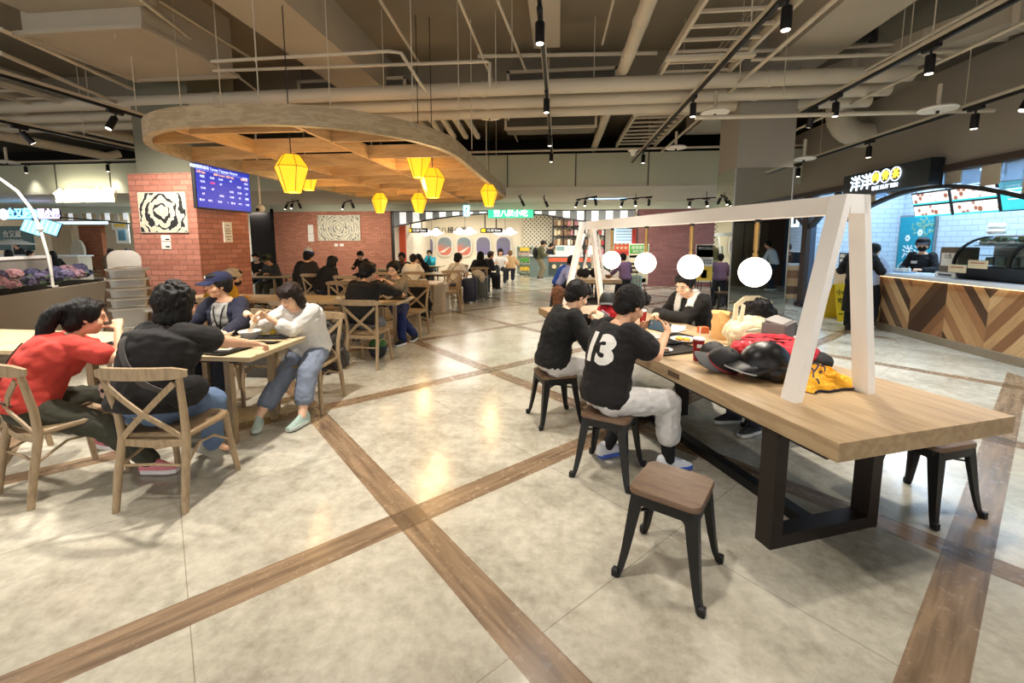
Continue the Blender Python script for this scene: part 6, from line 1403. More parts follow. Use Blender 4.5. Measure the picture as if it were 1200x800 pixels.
i = pw('boy in a plain black long-sleeved shirt and glasses gaming on a phone', (-.05, 3.82), rz13 + .1, wh={1: T(-.14, 2.06, .92), -1: T(-.14, 2.26, .92)}, wf={1: F0(700, 470, 10), -1: F0(690, 455, 0)}, lean=12, bend=14, head=(-6, 24, 0), girth=1.0, h=1.64, hair=('short', (24, 20, 20)), top=(20, 20, 20), sleeve='long', bottom=(198, 196, 194), shoes=(40, 40, 44), vox=HI, curls=(55, 55), skin=SKIN_L, loose=1.35, hnorm={1: (-.6, .5, .3), -1: (.6, .5, .3)}, poles={1: (.5, -.1, -1), -1: (-.5, -.1, -1)})
lens_glasses(i); bL = i
q = T(1.42, 2.75)
i = pw('man in a black jacket with a white towel around his neck, looking down', (q.x, q.y), TA + PI / 2 + .35, wh={1: T(1.0, 2.9, .82), -1: T(.95, 2.72, .84)}, wf={-1: (1.38, 3.72, .09, -60), 1: (1.05, 3.95, .09, -30)}, lean=14, bend=8, head=(-2, 26, 0), girth=1.1, h=1.66, hair=('crop', (24, 22, 20)), top=(28, 26, 24), sleeve='long', bottom=(18, 18, 20), shoes=(22, 22, 24), sole=(225, 225, 225), vox=HI, curls=(70, 70), skin=SKIN_L, loose=1.7, hdir={1: (-.7, .5, -.3), -1: (.7, .5, -.1)})
tow = M('towel_white', (226, 224, 218), .95, var=.06, scale=30, bump=.5, bscale=160); prn = M('towel_blue', (60, 60, 130), .9, var=.4, scale=30)
tw = patch(i, lambda x, y, z, n: .035 < abs(x + .0) < .125 + .1 * z and z > -.36 and n > -.15 and y < .15, tow, 'towel', .018)
patch(i, lambda x, y, z, n: .05 < x < .1 and -.34 < z < -.24 and n > .1, prn, 'towel_print', .021)
e = MB(); e.tube([i['N'] + i['up2'] * .03 + i['rt'] * (.085 * math.cos(q_)) + Vector((0, -.01 - .085 * math.sin(q_), 0)) for q_ in (math.pi * j / 10 for j in range(11))], .024, 8, sq=1.6); e.build('towel_neck', tow, i['t'], smooth=80)
q = T(1.5, 1.62)
i = pw('person with tousled black hair bowed low behind the cream bag', (q.x, q.y), TA + PI / 2, lean=20, bend=18, head=(0, 64, 0), h=1.6, hair=('curly', (24, 20, 20)), top=(60, 58, 58), sleeve='long', vox=.01, face=False, hands={-1: (-.2, .3, .5), 1: (.2, .3, .5)})
# --- right stall
i = pw('stall worker in a black cap, black mask and black shirt behind the counter', (6.95, 9.15), PI / 2 + .5, sit=False, h=1.72, lean=4, bend=6, head=(-20, 8, 0), mask=(18, 18, 20), hair=('bun', (20, 18, 18)), top=(18, 18, 22), sleeve='long', vox=.011, hands={-1: (-.15, .35, 1.1), 1: (.15, .35, 1.1)})
cap_hat(i, (24, 24, 30)); MB().box(tuple(i['spine'](.33) + Vector((.05, .14, 0))), (.12, .01, .05)).build('shirt_print', paper, i['t'])
q = P(1000, 379)
i = pw('man in black standing at the counter, carrying a dark backpack', (5.42, 8.5), -.75, sit=False, h=1.7, lean=3, bend=4, hair=('crop', (24, 22, 22)), top=(20, 20, 22), sleeve='long', bottom=(16, 16, 18), shoes=(14, 14, 16), sole=(30, 30, 30), vox=.011, hands={-1: (-.2, .3, 1.1), 1: (.2, .35, 1.12)}, loose=1.6)
bp_ = MB(); ell(bp_, i['spine'](.27) + Vector((0, -.22, -.02)), (.17, .12, .26)); blob('backpack', bp_, cloth((40, 36, 34)), i['t'], .012, 3, .01)
ck = MB(); ck.loft([[Vector((.19 * math.cos(a) * m_, .13 * math.sin(a) * m_ - .01, z)) for a in (2 * math.pi * j / 16 for j in range(16))] for z, m_ in ((.35, 1.15), (.6, 1.1), (.9, 1.0), (1.0, .95))]); ck.build('coat_skirt', cloth((18, 18, 20)), i['t'], smooth=60)
i = pw('worker in a pink top behind the counter of the farther stall', (7.0, 13.9), PI / 2, sit=False, h=1.62, hair=('crop', (30, 24, 22)), top=(226, 90, 120), vox=.016)
i = pw('man in a white shirt and black vest behind the viewer, seen in the mirrored column', (7.2, -.6), 2.2, sit=False, h=1.7, hair=('crop', (20, 18, 18)), top=(200, 206, 216), sleeve='long', vox=.016)
# --- middle and far
def far(label, px, py, Yv, rz, hz=1.22, vox=.014, **k):
    """seated or standing figure whose head is seen at px, py and distance Yv"""
    p = PY(px, py, Yv); ln = k.get('lean', 12); sh_ = .3 * math.sin(R(ln)) + .06
    pos = (p.x + sh_ * math.sin(rz), p.y - sh_ * math.cos(rz))
    return pw(label, pos, rz, vox=vox, **k)
i = far('man in a camouflage cap and grey jacket sitting by the brick column', 317, 300, 10.6, PI - .2, top=(60, 62, 62), sleeve='long', bottom=(60, 60, 50), head=(0, 25, 0), vox=.013); cap_hat(i, (84, 84, 58))
i = far('person in dark clothes beside the column edge, behind the camouflage cap', 301, 295, 11.6, PI + .3, top=(24, 22, 24), sleeve='long', vox=.016, mask=(180, 180, 180))
i = far('man in a dark coat and blue and white hat seen from behind', 358, 298, 9.85, -.15, top=(34, 28, 24), sleeve='long', girth=1.35, h=1.8, loose=2.2, vox=.012)
kb = MB(); ellh(kb, i['HP'](0, -.01, .07), (.1, .105, .05), i['fr'], 16); blob('hat_band', kb, cloth((44, 70, 160)), i['t'], .01, 2); kb = MB(); ellh(kb, i['HP'](0, -.01, .13), (.08, .085, .07), i['fr'], 16); blob('hat_top', kb, cloth((220, 222, 226)), i['t'], .01, 2)
i = far('person in a black hood bending over the table left of the aisle', 384, 312, 9.4, -.5, top=(18, 16, 18), sleeve='long', girth=1.2, lean=24, loose=2., hair=('bob', (14, 12, 14)), vox=.012)
i = far('person in black glasses working at a laptop before the far brick wall', 424, 297, 13.9, PI, top=(22, 20, 22), sleeve='long', head=(0, 20, 0), hair=('short', (20, 18, 18)))
i = far('dark-haired man in a dark top facing the viewer, left of the white shirt', 472, 305, 11.9, PI + .1, top=(40, 34, 34), skin=SKIN_DD, hair=('crop', (14, 12, 12)))
i = far('person in a white shirt seen from behind at the third row', 483, 302, 10.9, -.1, top=(226, 222, 212), hair=('crop', (26, 24, 22)), girth=1.2, h=1.6)
i = far('woman with long black hair and black top leaning over the third-row table', 495, 301, 12.3, PI - .4, top=(22, 20, 22), sleeve='long', hair=('long', (18, 16, 16)), female=True, lean=20, head=(10, 30, 0))
i = far('woman with tied-up hair and a white T-shirt, black strap across her back', 535, 302, 11.3, -.25, top=(226, 220, 212), female=True, hair=('bun', (30, 24, 22)), bottom=(70, 92, 140), vox=.012)
strap(i, [i['N'] + i['rt'] * x + i['up1'] * z + Vector((0, -.25, 0)) for x, z in ((.07, .0), (.0, -.12), (-.07, -.24), (-.12, -.36))], (0, 1, 0), .016, black)
i = far('person in a turquoise shirt resting chin on hands in the far shop', 504, 291.5, 15.6, PI, top=(40, 170, 196), sleeve='long', hair=('crop', (30, 24, 22)), hands={-1: (-.05, .3, 1.1), 1: (.05, .3, 1.1)})
i = far('person in black with long black hair at the aisle table, left of two', 562, 296, 13.2, -.2, top=(16, 16, 18), sleeve='long', hair=('long', (16, 14, 14)), loose=2.)
i = far('man in a black coat with crossed legs at the aisle table, right of two', 572, 297, 14.3, -.9, top=(16, 14, 16), sleeve='long', bottom=(18, 18, 20), hair=('crop', (70, 48, 36)), skin=SKIN_D, loose=2., shoes=(14, 14, 14), lean=16)
i = far('person in a white T-shirt sitting in the far shop near the mint shelf', 586, 297, 16.9, PI + .3, top=(232, 228, 222), hair=('bob', (36, 24, 22)), bottom=(30, 30, 34), seat=.5)
i = far('person in a tan fur-collared coat on a mint chair in the far shop', 598, 302, 17.6, .2, top=(196, 158, 112), sleeve='long', hair=('crop', (160, 120, 80)), lean=26, loose=2.)
p = P(632, 327)
i = pw('man in a green jacket and cap standing in the aisle with a black backpack', (p.x, p.y), -1.35, sit=False, h=1.72, lean=5, bend=10, head=(0, 18, 0), hair=('crop', (30, 26, 24)), top=(84, 84, 56), sleeve='long', bottom=(132, 124, 100), shoes=(60, 60, 60), sole=(220, 220, 220), vox=.013, loose=2., hands={-1: (-.12, .3, 1.05), 1: (.12, .3, 1.05)})
cap_hat(i, (56, 52, 44)); bp_ = MB(); ell(bp_, i['spine'](.28) + Vector((0, -.2, -.04)), (.17, .13, .25)); blob('backpack', bp_, cloth((20, 20, 22)), i['t'], .014, 3)
p = P(641, 324)
i = pw('person in black standing just behind the man in the green jacket', (p.x, p.y), -1.2, sit=False, h=1.6, hair=('crop', (20, 18, 18)), top=(24, 22, 26), sleeve='long', bottom=(20, 20, 24), vox=.016)
i = far('worker in a turquoise uniform behind the far counter', 673, 290, 21., PI, sit=False, top=(40, 160, 176), hair=('crop', (26, 22, 20)), h=1.6, vox=.018)
q = B0 + BX * -.3 + BY * .93
i = pw('man in a blue vest over a lilac shirt leaning on the farther communal table', (q.x, q.y), -PI / 2 + .2, lean=22, bend=16, head=(0, 20, 0), top=(150, 156, 196), sleeve='long', bottom=(24, 26, 34), skin=SKIN_DD, hair=('crop', (16, 14, 14)), vox=.011, girth=1.1)
patch(i, lambda x, y, z, n: abs(x) < .15 and z < -.03, cloth((40, 78, 168)), 'vest', .012)
i = far('child in a purple hooded top with its back turned, beside the mint suitcase', 731, 303, 11.2, .3, sit=False, h=1.36, top=(112, 88, 120), sleeve='long', bottom=(60, 60, 70), hair=('crop', (20, 18, 18)), loose=1.8)
# --- far left
i = far('person in dark green sitting beyond the planter at the far left edge', 8, 292, 13.5, .6, top=(40, 44, 36), sleeve='long', hair=('bob', (26, 22, 20)), girth=1.2)
i = far('person in black and white bending beyond the planter', 29, 295, 14.6, -.6, top=(28, 28, 32), sleeve='long', hair=('crop', (16, 14, 14)), lean=22)
i = far('long-haired person in black beyond the planter, near the white panel corner', 61, 295, 13.2, .9, top=(18, 18, 20), sleeve='long', hair=('long', (14, 12, 12)), lean=18)
i = far('stall worker in a dark cap behind the far left counter', 20, 281, 15.6, PI, sit=False, top=(30, 30, 34), h=1.66, vox=.02)
i = far('person with long brown hair sitting left of the brick column, farther shop', 127, 290, 17.0, .2, top=(120, 100, 80), sleeve='long', hair=('long', (40, 30, 24)), vox=.018)
i = far('person in a white top sitting behind the high chairs, beside the brick column', 146, 290, 17., -.6, top=(214, 210, 200), sleeve='long', hair=('long', (24, 20, 18)), vox=.018)

i = pw('customer in a pale blue shirt at the counter beside the man in black', (5.8, 8.85), -.9, sit=False, h=1.62, lean=10, bend=8, hair=('crop', (22, 24, 24)), top=(170, 188, 216), sleeve='long', bottom=(30, 34, 48), vox=.011, hands={-1: (-.2, .35, 1.05), 1: (.2, .35, 1.05)})
# ================================================================ THINGS ON THE TABLES
porc = M('porcelain', (228, 224, 216), .25, var=.03); traym = M('tray_black', (20, 20, 20), .35); soup = M('soup_brown', (120, 74, 40), .3, var=.4, scale=30); noodle = M('noodle_yellow', (214, 176, 96), .5, var=.3, scale=40, bump=.5); orangef = M('food_orange', (232, 150, 40), .5, var=.3, scale=30, bump=.6); greenf = M('food_green', (110, 140, 60), .6, var=.4, scale=40)
def bowl(loc, r, hgt, label, m=porc, fill=soup, group=None):
    t = thing('bowl', label, 'bowl', loc, group=group)
    MB().lathe([(0, 0), (r * .45, 0), (r * .5, .008), (r * .8, hgt * .5), (r, hgt), (r * .97, hgt + .002), (r * .76, hgt * .52), (r * .4, .015), (0, .012)], 28).build('vessel', m, t, smooth=50)
    MB().lathe([(0, hgt * .62), (r * .82, hgt * .62), (0, hgt * .6)], 20).build('food', fill, t); return t
def plate(loc, r, label, fill=None, m=porc):
    t = thing('plate', label, 'plate', loc); MB().lathe([(0, 0), (r * .6, 0), (r, .018), (r * .99, .022), (r * .6, .006), (0, .006)], 28).build('dish', m, t, smooth=50)
    if fill:
        f_ = MB()
        for k in range(9): f_.ball((random.uniform(-.4, .4) * r, random.uniform(-.4, .4) * r, .018), r * .25, 8, (1, 1, .5))
        blob('food', f_, fill, t, .005, 2, .006, 40)
    return t
def tray(loc, rz, label, w=.42, d=.3):
    t = thing('tray', label, 'tray', loc, rz, 'black serving trays'); m_ = MB()
    o = stadium(-w / 2, w / 2, -d / 2, d / 2, .03, .03, 4); m_.loft([[Vector((x * k, y * k, z)) for x, y in o] for k, z in ((.95, 0), (1, .02), (.985, .021), (.94, .006))]); m_.build('tray_body', traym, t, smooth=30); return t
def chopsticks(a, b_, label, m=None):
    a, b_ = Vector(a), Vector(b_); t = thing('chopsticks', label, 'chopsticks', a)
    for k in (-1, 1): MB().tube([Vector((0, k * .004, 0)), (b_ - a) + Vector((0, k * .009, 0))], [.002, .0035], 6).build('stick', m or M('stick_wood', (214, 186, 140), .5), t)
    return t
z0 = .7505
tray((-2.62, 3.52, z0), .1, 'black tray under the bowl of the woman in white, at the table end')
tray((-2.72, 3.16, z0), -.15, 'black tray in front of the woman in the black T-shirt')
tray((-3.2, 3.5, z0), .1, 'black tray in front of the man in the blue cap'); tray((-3.12, 3.14, z0), -.1, 'black tray between the two women seen from behind')
zt = z0 + .008
bowl((-2.72, 3.53, zt), .095, .075, 'white bowl the woman in white eats from', fill=noodle); bowl((-3.02, 3.56, z0 + .0), .1, .06, 'wide white bowl left of the woman in white')
bowl((-3.24, 3.6, zt), .085, .06, 'black bowl in front of the man in the cap', blackp); plate((-3.36, 3.44, zt), .1, 'white plate with scraps near the man in the cap', greenf)
t = thing('cup', 'small white cup at the near side of the left table', 'cup', (-2.87, 3.20, zt)); MB().lathe([(0, 0), (.03, 0), (.042, .06), (.039, .06), (.028, .006), (0, .006)], 18).build('vessel', porc, t, smooth=50)
t = thing('side_dish', 'square white dish with three sections of food beside the hand in black sleeve', 'dish', (-2.68, 3.13, zt), .2); MB().box((0, 0, .012), (.2, .13, .022), bev=.006).build('dish', porc, t)
for k, m_ in enumerate((noodle, orangef, greenf)): MB().box((-.06 + .06 * k, 0, .026), (.05, .1, .014), bev=.006).build('food', m_, t)
t = thing('spoon', 'dark spoon handle standing in the black bowl', 'spoon', (-3.24, 3.6, zt + .04)); MB().tube([(0, 0, 0), (.07, .02, .07), (.1, .02, .1)], [.008, .004, .006], 8).build('handle', blackp, t)
chopsticks((-2.72, 3.5, .84), (-2.55, 3.55, 1.02), 'chopsticks in the hand of the woman in white'); chopsticks((-2.8, 3.3, .8), (-2.12, 3.18, .84), 'pale chopsticks in the hand of the woman in black')
bowl((-3.35, 3.2, z0), .09, .06, 'white bowl before the woman in red'); tray((-3.6, 3.15, z0), 0, 'black tray in front of the woman in red')
# second table
tray((-2.5, 6.4, z0), .1, 'black tray at the end of the second table'); bowl((-2.55, 6.28, zt), .09, .06, 'white bowl in front of the man in black at the second table'); bowl((-2.62, 6.52, zt), .085, .055, 'white bowl in front of the woman in taupe')
t = thing('napkin_pile', 'crumpled white napkins left of the man in black', 'napkins', (-3.15, 6.1, z0)); m_ = MB()
for k in range(7): m_.ball((random.uniform(-.09, .09), random.uniform(-.06, .06), .03), .045, 8, (1.2, 1, .6))
blob('paper', m_, paper, t, .008, 1, .02, 22)
t = thing('menu_folder', 'dark green folder standing on the second table', 'folder', (-2.98, 6.35, z0), .2); MB().box((0, 0, .1), (.14, .02, .2), bev=.003).build('cover', M('folder_green', (24, 60, 60), .5), t)
for (x, y, lab) in ((-2.9, 9.1, 'white dish on the table beside the black jacket'), (-3.4, 9.2, 'white bowl on the third-row table'), (-3.2, 11.9, 'bowl on the table of the woman with tied hair'), (-2.6, 13.9, 'bowl on the aisle table')): bowl((x, y, z0), .09, .06, lab)
lp = thing('laptop', 'open dark laptop on the far table before the brick wall', 'laptop', (-5.8 + .55, 13.55, z0), PI + .2); MB().box((0, 0, .01), (.34, .24, .015)).build('base', blackp, lp); MB().add([(-.17, -.12, .015), (.17, -.12, .015), (.17, -.2, .24), (-.17, -.2, .24), (-.17, -.128, .015), (.17, -.128, .015), (.17, -.208, .24), (-.17, -.208, .24)], [(0, 1, 2, 3), (7, 6, 5, 4), (0, 4, 5, 1), (1, 5, 6, 2), (2, 6, 7, 3), (3, 7, 4, 0)]).build('lid', blackp, lp)
# bags near the left tables
def soft(name, label, cat, loc, parts_, mat, vox=.012, wr=.012, rz=0., wsc=14):
    t = thing(name, label, cat, loc, rz); m_ = MB()
    for c, r_ in parts_: ell(m_, c, r_)
    blob('bag_body' if 'bag' in name or 'pack' in name else 'fabric', m_, mat, t, vox, 2, wr, wsc); return t
t = soft('handbag', 'pinkish cream handbag with dark dog prints held by the woman in red', 'bag', (-3.02, 2.62, .52), [((0, 0, .1), (.13, .09, .12)), ((.1, .02, .05), (.09, .07, .08))], M('bag_pinkish', (206, 176, 160), .7, var=.5, scale=12), .009)
MB().tube([(-.1, -.05, .14), (-.02, -.1, .18), (.08, -.09, .05), (.12, -.08, -.02)], .009, 8).build('strap', black, t, smooth=60)
for (x, y, z) in ((-.03, -.088, .1), (.05, -.085, .06), (.12, -.05, .08)): MB().ball((x, y, z), .022, 10, (1, .4, .7)).build('dog_print', blackp, t, smooth=60)
t = soft('coat_on_chair', 'grey jacket hanging over the back of the white-shirted woman\'s chair', 'jacket', (-2.42, 4.27, 0), [((0, 0, .62), (.2, .05, .18)), ((.06, .02, .4), (.17, .06, .16))], cloth((74, 70, 64)), .012, .03)
t = soft('shopping_bag', 'black and pink bag with a red piece under the second table', 'bag', (-2.95, 5.0, 0), [((0, 0, .3), (.15, .1, .18)), ((.05, .05, .45), (.1, .08, .1))], cloth((40, 38, 40)), .012, .02)
ell_ = MB(); ell(ell_, (.12, .05, .38), (.09, .06, .1)); blob('red_cloth', ell_, cloth((200, 60, 56)), t, .01, 2, .02)
e = MB().box((0, 0, .12), (.36, .24, .24), bev=.02); o = e.build('box_below', cloth((26, 26, 28)), t, smooth=40)
t = soft('backpack', 'dark backpack with a green top lying under the man in black', 'bag', (-2.5, 5.72, 0), [((0, 0, .14), (.13, .11, .14))], cloth((52, 56, 62)), .012, .012)
m_ = MB(); m_.loft([[Vector((.125 * math.cos(a) * k, .11 * math.sin(a) * k, z)) for a in (2 * math.pi * j / 14 for j in range(14))] for k, z in ((1.0, .18), (.85, .24), (.45, .285), (.05, .3))]); m_.build('green_flap', cloth((64, 110, 60)), t, smooth=60)
t = thing('paper_scrap', 'white paper lying on the floor under the second table', 'paper', P(421, 423)); MB().add([(-.1, -.02, .004), (.0, -.07, .002), (.1, .0, .004), (-.02, .06, .008)], [(0, 1, 2, 3)]).add([(-.1, -.02, .001), (.0, -.07, .0), (.1, .0, .001), (-.02, .06, .004)], [(3, 2, 1, 0)]).build('sheet', paper, t)
t = soft('coat_on_chair', 'black jacket draped over the chair beside the woman in taupe', 'jacket', (-2.66, 8.02, 0), [((0, 0, .66), (.24, .07, .2)), ((.05, .0, .42), (.22, .09, .2)), ((.12, .0, .25), (.1, .07, .14))], cloth((18, 18, 20)), .014, .04)
def suitcase(loc, rz, rgb, w, d, h, label, extra=None):
    t = thing('suitcase', label, 'suitcase', loc, rz); MB().box((0, 0, .05 + h / 2), (w, d, h), bev=.04).build('shell', M('case_%d' % rgb[2], rgb, .35), t, smooth=50)
    m_ = MB()
    for k in range(5): m_.box((-w * .36 + k * w * .18, -d / 2 - .002, .05 + h / 2), (.02, .012, h * .86), bev=.004)
    m_.build('ribs', M('case_r%d' % rgb[2], tuple(int(c * .8) for c in rgb), .4), t)
    for sx in (-1, 1):
        for sy in (-1, 1): MB().tube([(sx * w * .36 - .012, sy * d * .3, .028), (sx * w * .36 + .012, sy * d * .3, .028)], .027, 12).build('wheel', blackp, t, smooth=40)
    MB().tube([(-w * .22, 0, h + .04), (-w * .22, 0, h + .14), (w * .22, 0, h + .14), (w * .22, 0, h + .04)], .01, 8).build('handle', blackp, t); return t
suitcase(P(551, 355), .1, (34, 38, 62), .36, .26, .62, 'dark navy suitcase standing at the aisle beside the woman with tied hair')
suitcase(P(565, 351), .1, (112, 116, 112), .34, .24, .6, 'grey suitcase standing just behind the navy one')
soft('coat_on_case', 'cream cloth thrown over the suitcases', 'jacket', (P(560, 353).x, P(560, 353).y, 0), [((0, 0, .76), (.16, .1, .1)), ((.12, .0, .66), (.08, .07, .14))], cloth((206, 196, 176)), .014, .03)
p = P(741, 352)
t = suitcase((p.x, p.y, 0), -.1, (176, 200, 188), .46, .28, .66, 'mint green suitcase with dark sticker spots beside the communal tables')
for k in range(9): MB().tube([(random.uniform(-.18, .18), -.15, random.uniform(.15, .65))] * 1 + [(0, 0, 0)], .001, 4) if False else MB().ball((random.uniform(-.18, .18), -.148, random.uniform(.15, .65)), .022, 8, (1, .2, 1)).build('sticker', random.choice([blackp, gm[1], gm[2]]), t)
t = soft('jacket', 'brown leather jacket hung on the stool by the farther communal table', 'jacket', tuple(B0 + BX * -.3 + BY * .02) , [((0, 0, .4), (.16, .1, .2)), ((.0, 0, .2), (.13, .09, .16))], M('leather_tan', (120, 78, 52), .5, var=.2), .014, .03)
# on the farther communal table
q = B0 + BX * .3 + BY * .5; soft('bag', 'black bag lying on the farther communal table', 'bag', (q.x, q.y, z0), [((0, 0, .12), (.16, .12, .13)), ((.3, .1, .12), (.14, .12, .13))], cloth((18, 18, 20)), .015, .02)
q = B0 + BX * .9 + BY * .5; bowl((q.x, q.y, z0), .1, .07, 'brown bowl on the farther communal table', M('bowl_brown', (120, 90, 60), .5))
# ---------------------------------------------------------------- on the near communal table
def TT(x, y, z=z0): p = T(x, y); return (p.x, p.y, z)
tray(TT(.3, 1.62), TA + .1, 'black tray nearest on the communal table, beside the red cup'); tray(TT(.55, 1.92), TA + .25, 'second black tray behind the nearest one on the communal table')
bowl(TT(.22, 1.78, zt), .11, .085, 'big white bowl in front of the boy with number 13', fill=soup); plate(TT(.58, 1.84, zt), .11, 'white plate with orange food behind the red cup', orangef); plate(TT(.2, 1.56, zt), .06, 'small white dish with brown sauce under the boy\'s elbow', soup)
def cup(loc, label, m, straw=True, lab=None, r=.04, h=.13, liquid=None):
    t = thing('drink_cup', label, 'cup', loc); MB().lathe([(0, 0), (r * .72, 0), (r, h), (r * .96, h), (r * .7, .004), (0, .004)], 22).build('cup_body', m, t, smooth=50)
    MB().lathe([(0, h - .003), (r * 1.04, h - .003), (r * 1.05, h + .006), (r * .9, h + .012), (0, h + .012)], 22).build('lid', M('lid_clear', (236, 234, 230), .3), t, smooth=50)
    if straw: MB().tube([(0, 0, h * .6), (.008, 0, h + .09)], .005, 8).build('straw', white, t)
    if lab: MB().box((-.004, -r * .93, h * .72), (.035, .004, .025)).build('sticker', paper, t)
    if liquid: MB().lathe([(0, .005), (r * .68, .005), (r * .85, h * .5), (0, h * .5)], 18).build('drink', liquid, t)
    return t
redc = M('cup_red', (136, 22, 26), .35, var=.1)
cup(TT(.30, 1.30), 'tall dark red paper cup with a white straw beside the black cap', redc, lab=True, h=.16, r=.042); cup(TT(.72, 2.72), 'small red drink cup between the boy and the man with the towel', redc, False)
cup(TT(1.08, 1.98), 'small white paper cup at the brown paper bag', porc, False, h=.1, r=.035); cup(TT(1.12, 1.2, z0), 'clear cup with a green drink beyond the red backpack', M('cup_clear', (220, 225, 220), .2), False, liquid=M('drink_green', (20, 160, 120), .3), h=.14)
t = thing('snack_box', 'small orange-brown box near the man with the towel', 'box', TT(1.0, 2.12), .3); MB().box((0, 0, .03), (.09, .07, .06), bev=.005).build('box', M('box_orange', (190, 96, 50), .5), t)
t = thing('napkin_pile', 'spread white napkins in front of the man with the towel', 'napkins', TT(.85, 2.35), .4); m_ = MB()
for k in range(4): m_.box((random.uniform(-.08, .08), random.uniform(-.06, .06), .004 + k * .004), (.22, .18, .003), rz=random.uniform(0, 1))
m_.build('paper', paper, t)
t = thing('napkin_pile', 'flat white napkin between the red cup and paper bag', 'napkins', TT(.74, 1.62), .8); MB().box((0, 0, .003), (.18, .13, .004)).build('paper', paper, t)
ph = thing('phone', 'dark phone held sideways by the boy with number 13', 'phone', tuple(T(.06, 1.44, .99))); ph.rotation_euler = (R(60), R(8), TA - PI / 2 + .8); MB().box((0, 0, 0), (.16, .078, .009), bev=.003).build('body', blackp, ph); MB().box((0, 0, .005), (.145, .07, .001)).build('screen', EM('phone_lit', (70, 90, 100), .5), ph)
ph = thing('phone', 'phone held sideways by the boy in plain black', 'phone', tuple(T(-.04, 2.14, .96))); ph.rotation_euler = (R(60), R(8), TA - PI / 2); MB().box((0, 0, 0), (.15, .074, .009), bev=.003).build('body', M('phone_pink', (190, 140, 160), .3), ph); MB().box((0, 0, .005), (.14, .066, .001)).build('screen', EM('phone_lit2', (80, 80, 90), .4), ph)
# brown paper bag, cream bag, grey box
kraft = M('kraft_paper', (206, 160, 102), .8, var=.15, scale=12, bump=.5, bscale=30)
t = thing('paper_bag', 'crumpled brown paper bag between the cream bag and the cap', 'paper bag', TT(.98, 1.86), TA + .2); m_ = MB(); rr = []
for z, k in ((0, 1), (.08, .95), (.15, 1.02), (.2, .92), (.24, 1.0)): rr.append([Vector((.06 * k * math.cos(a) + .01 * math.sin(3 * a + z * 40), .09 * k * math.sin(a) + .01 * math.cos(5 * a + z * 30), z + (.015 * math.sin(4 * a) if z > .2 else 0))) for a in (2 * math.pi * j / 20 for j in range(20))])
m_.loft(rr); m_.build('bag_body', kraft, t, smooth=25)
cream_b = M('bag_cream', (204, 190, 158), .8, var=.08, scale=10, bump=.3, bscale=60)
t = soft('canvas_bag', 'cream canvas bag with a looping handle on the communal table', 'bag', TT(1.0, 1.55), [((0, 0, .11), (.19, .13, .11)), ((-.1, -.05, .1), (.11, .1, .1)), ((.16, .04, .13), (.1, .08, .1))], cream_b, .009, .018, TA - .1); t.scale = (1.2,) * 3
MB().sweep([(-.14, -.02, .18), (-.12, .0, .29), (-.04, .02, .335), (.07, .03, .335), (.17, .04, .3), (.23, .05, .18)], .035, .008, (0, 1, 0)).build('handle', cream_b, t, smooth=60); MB().sweep([(-.2, -.08, .08), (-.14, -.08, .18), (-.08, -.02, .3)], .03, .006, (0, 1, 0)).build('strap', cream_b, t, smooth=60)
m_ = MB(); ell(m_, (-.06, -.13, .09), (.09, .03, .07)); blob('front_pocket', m_, cream_b, t, .008, 2, .01)
MB().tube([(-.14, -.14, .14), (-.06, -.165, .155), (.02, -.15, .14)], .004, 6).build('zip', M('zip_grey', (130, 130, 126), .4), t)
t = thing('storage_box', 'grey box with an open flap behind the cream bag', 'box', TT(1.06, 1.86), TA + .5); t.location = TT(1.02, 1.84); t.location = TT(.98, 2.0)
t.location = T(1.03, 1.80, z0); t['label'] = 'grey open-flapped box behind the looping handle of the cream bag'
t.location = TT(1.04, 1.25); MB().box((0, .05, .13), (.28, .16, .26), bev=.006).build('body', M('box_grey', (96, 90, 88), .6), t); MB().box((0, .0, .265), (.27, .15, .01), mt=Matrix.Translation((0, .04, .265)) @ Matrix.Rotation(R(12), 4, 'X')).build('lid', M('box_grey_l', (150, 146, 142), .6), t)
# red backpack
redb = M('backpack_red', (176, 28, 42), .75, var=.18, scale=9, bump=.4, bscale=70)
t = soft('backpack', 'red backpack with black zips lying on the near communal table', 'backpack', TT(.78, 1.12), [((0, 0, .085), (.26, .17, .085)), ((.16, .04, .08), (.14, .15, .08)), ((-.15, -.03, .08), (.12, .12, .07)), ((0, .1, .11), (.22, .06, .08))], redb, .009, .02, TA - .75)
ob = [c for c in t.children if c.name.startswith('bag_body')]
def drape(t, obs, pts, w, mat, name, off=.004, h=.005):
    q = [p for p in wrap_on(obs, [Vector(p) for p in pts], (0, 0, -1), off) if p is not None]
    if len(q) > 1: MB().sweep(q, w, h).build(name, mat, t, smooth=50)
drape(t, ob, [(-.2 + k * .05, .09 - .04 * math.sin(k * .35), .3) for k in range(9)], .022, black, 'zip'); drape(t, ob, [(-.02 + k * .03, -.06, .3) for k in range(4)], .016, black, 'pull_tab'); drape(t, ob, [(-.23 + k * .02, -.03 + .025 * math.sin(k * .8), .3) for k in range(7)], .008, M('line_grey', (80, 60, 60), .7), 'pocket_line')
drape(t, ob, [(.0 + k * .04, .03 + .01 * k, .3) for k in range(6)], .03, M('redstrap', (140, 20, 32), .7), 'strap', .008)
for (x, y) in ((-.19, -.07), (-.14, -.08)): MB().ball(tuple((wrap_on(ob, [Vector((x, y, .3))], (0, 0, -1), .002)[0] or Vector((x, y, .12)))), .008, 8, (1, 1, .4)).build('stud', paper, t)
m_ = MB(); ell(m_, (.3, .0, .05), (.07, .12, .055)); blob('black_base', m_, cloth((24, 24, 26)), t, .01, 2, .01)
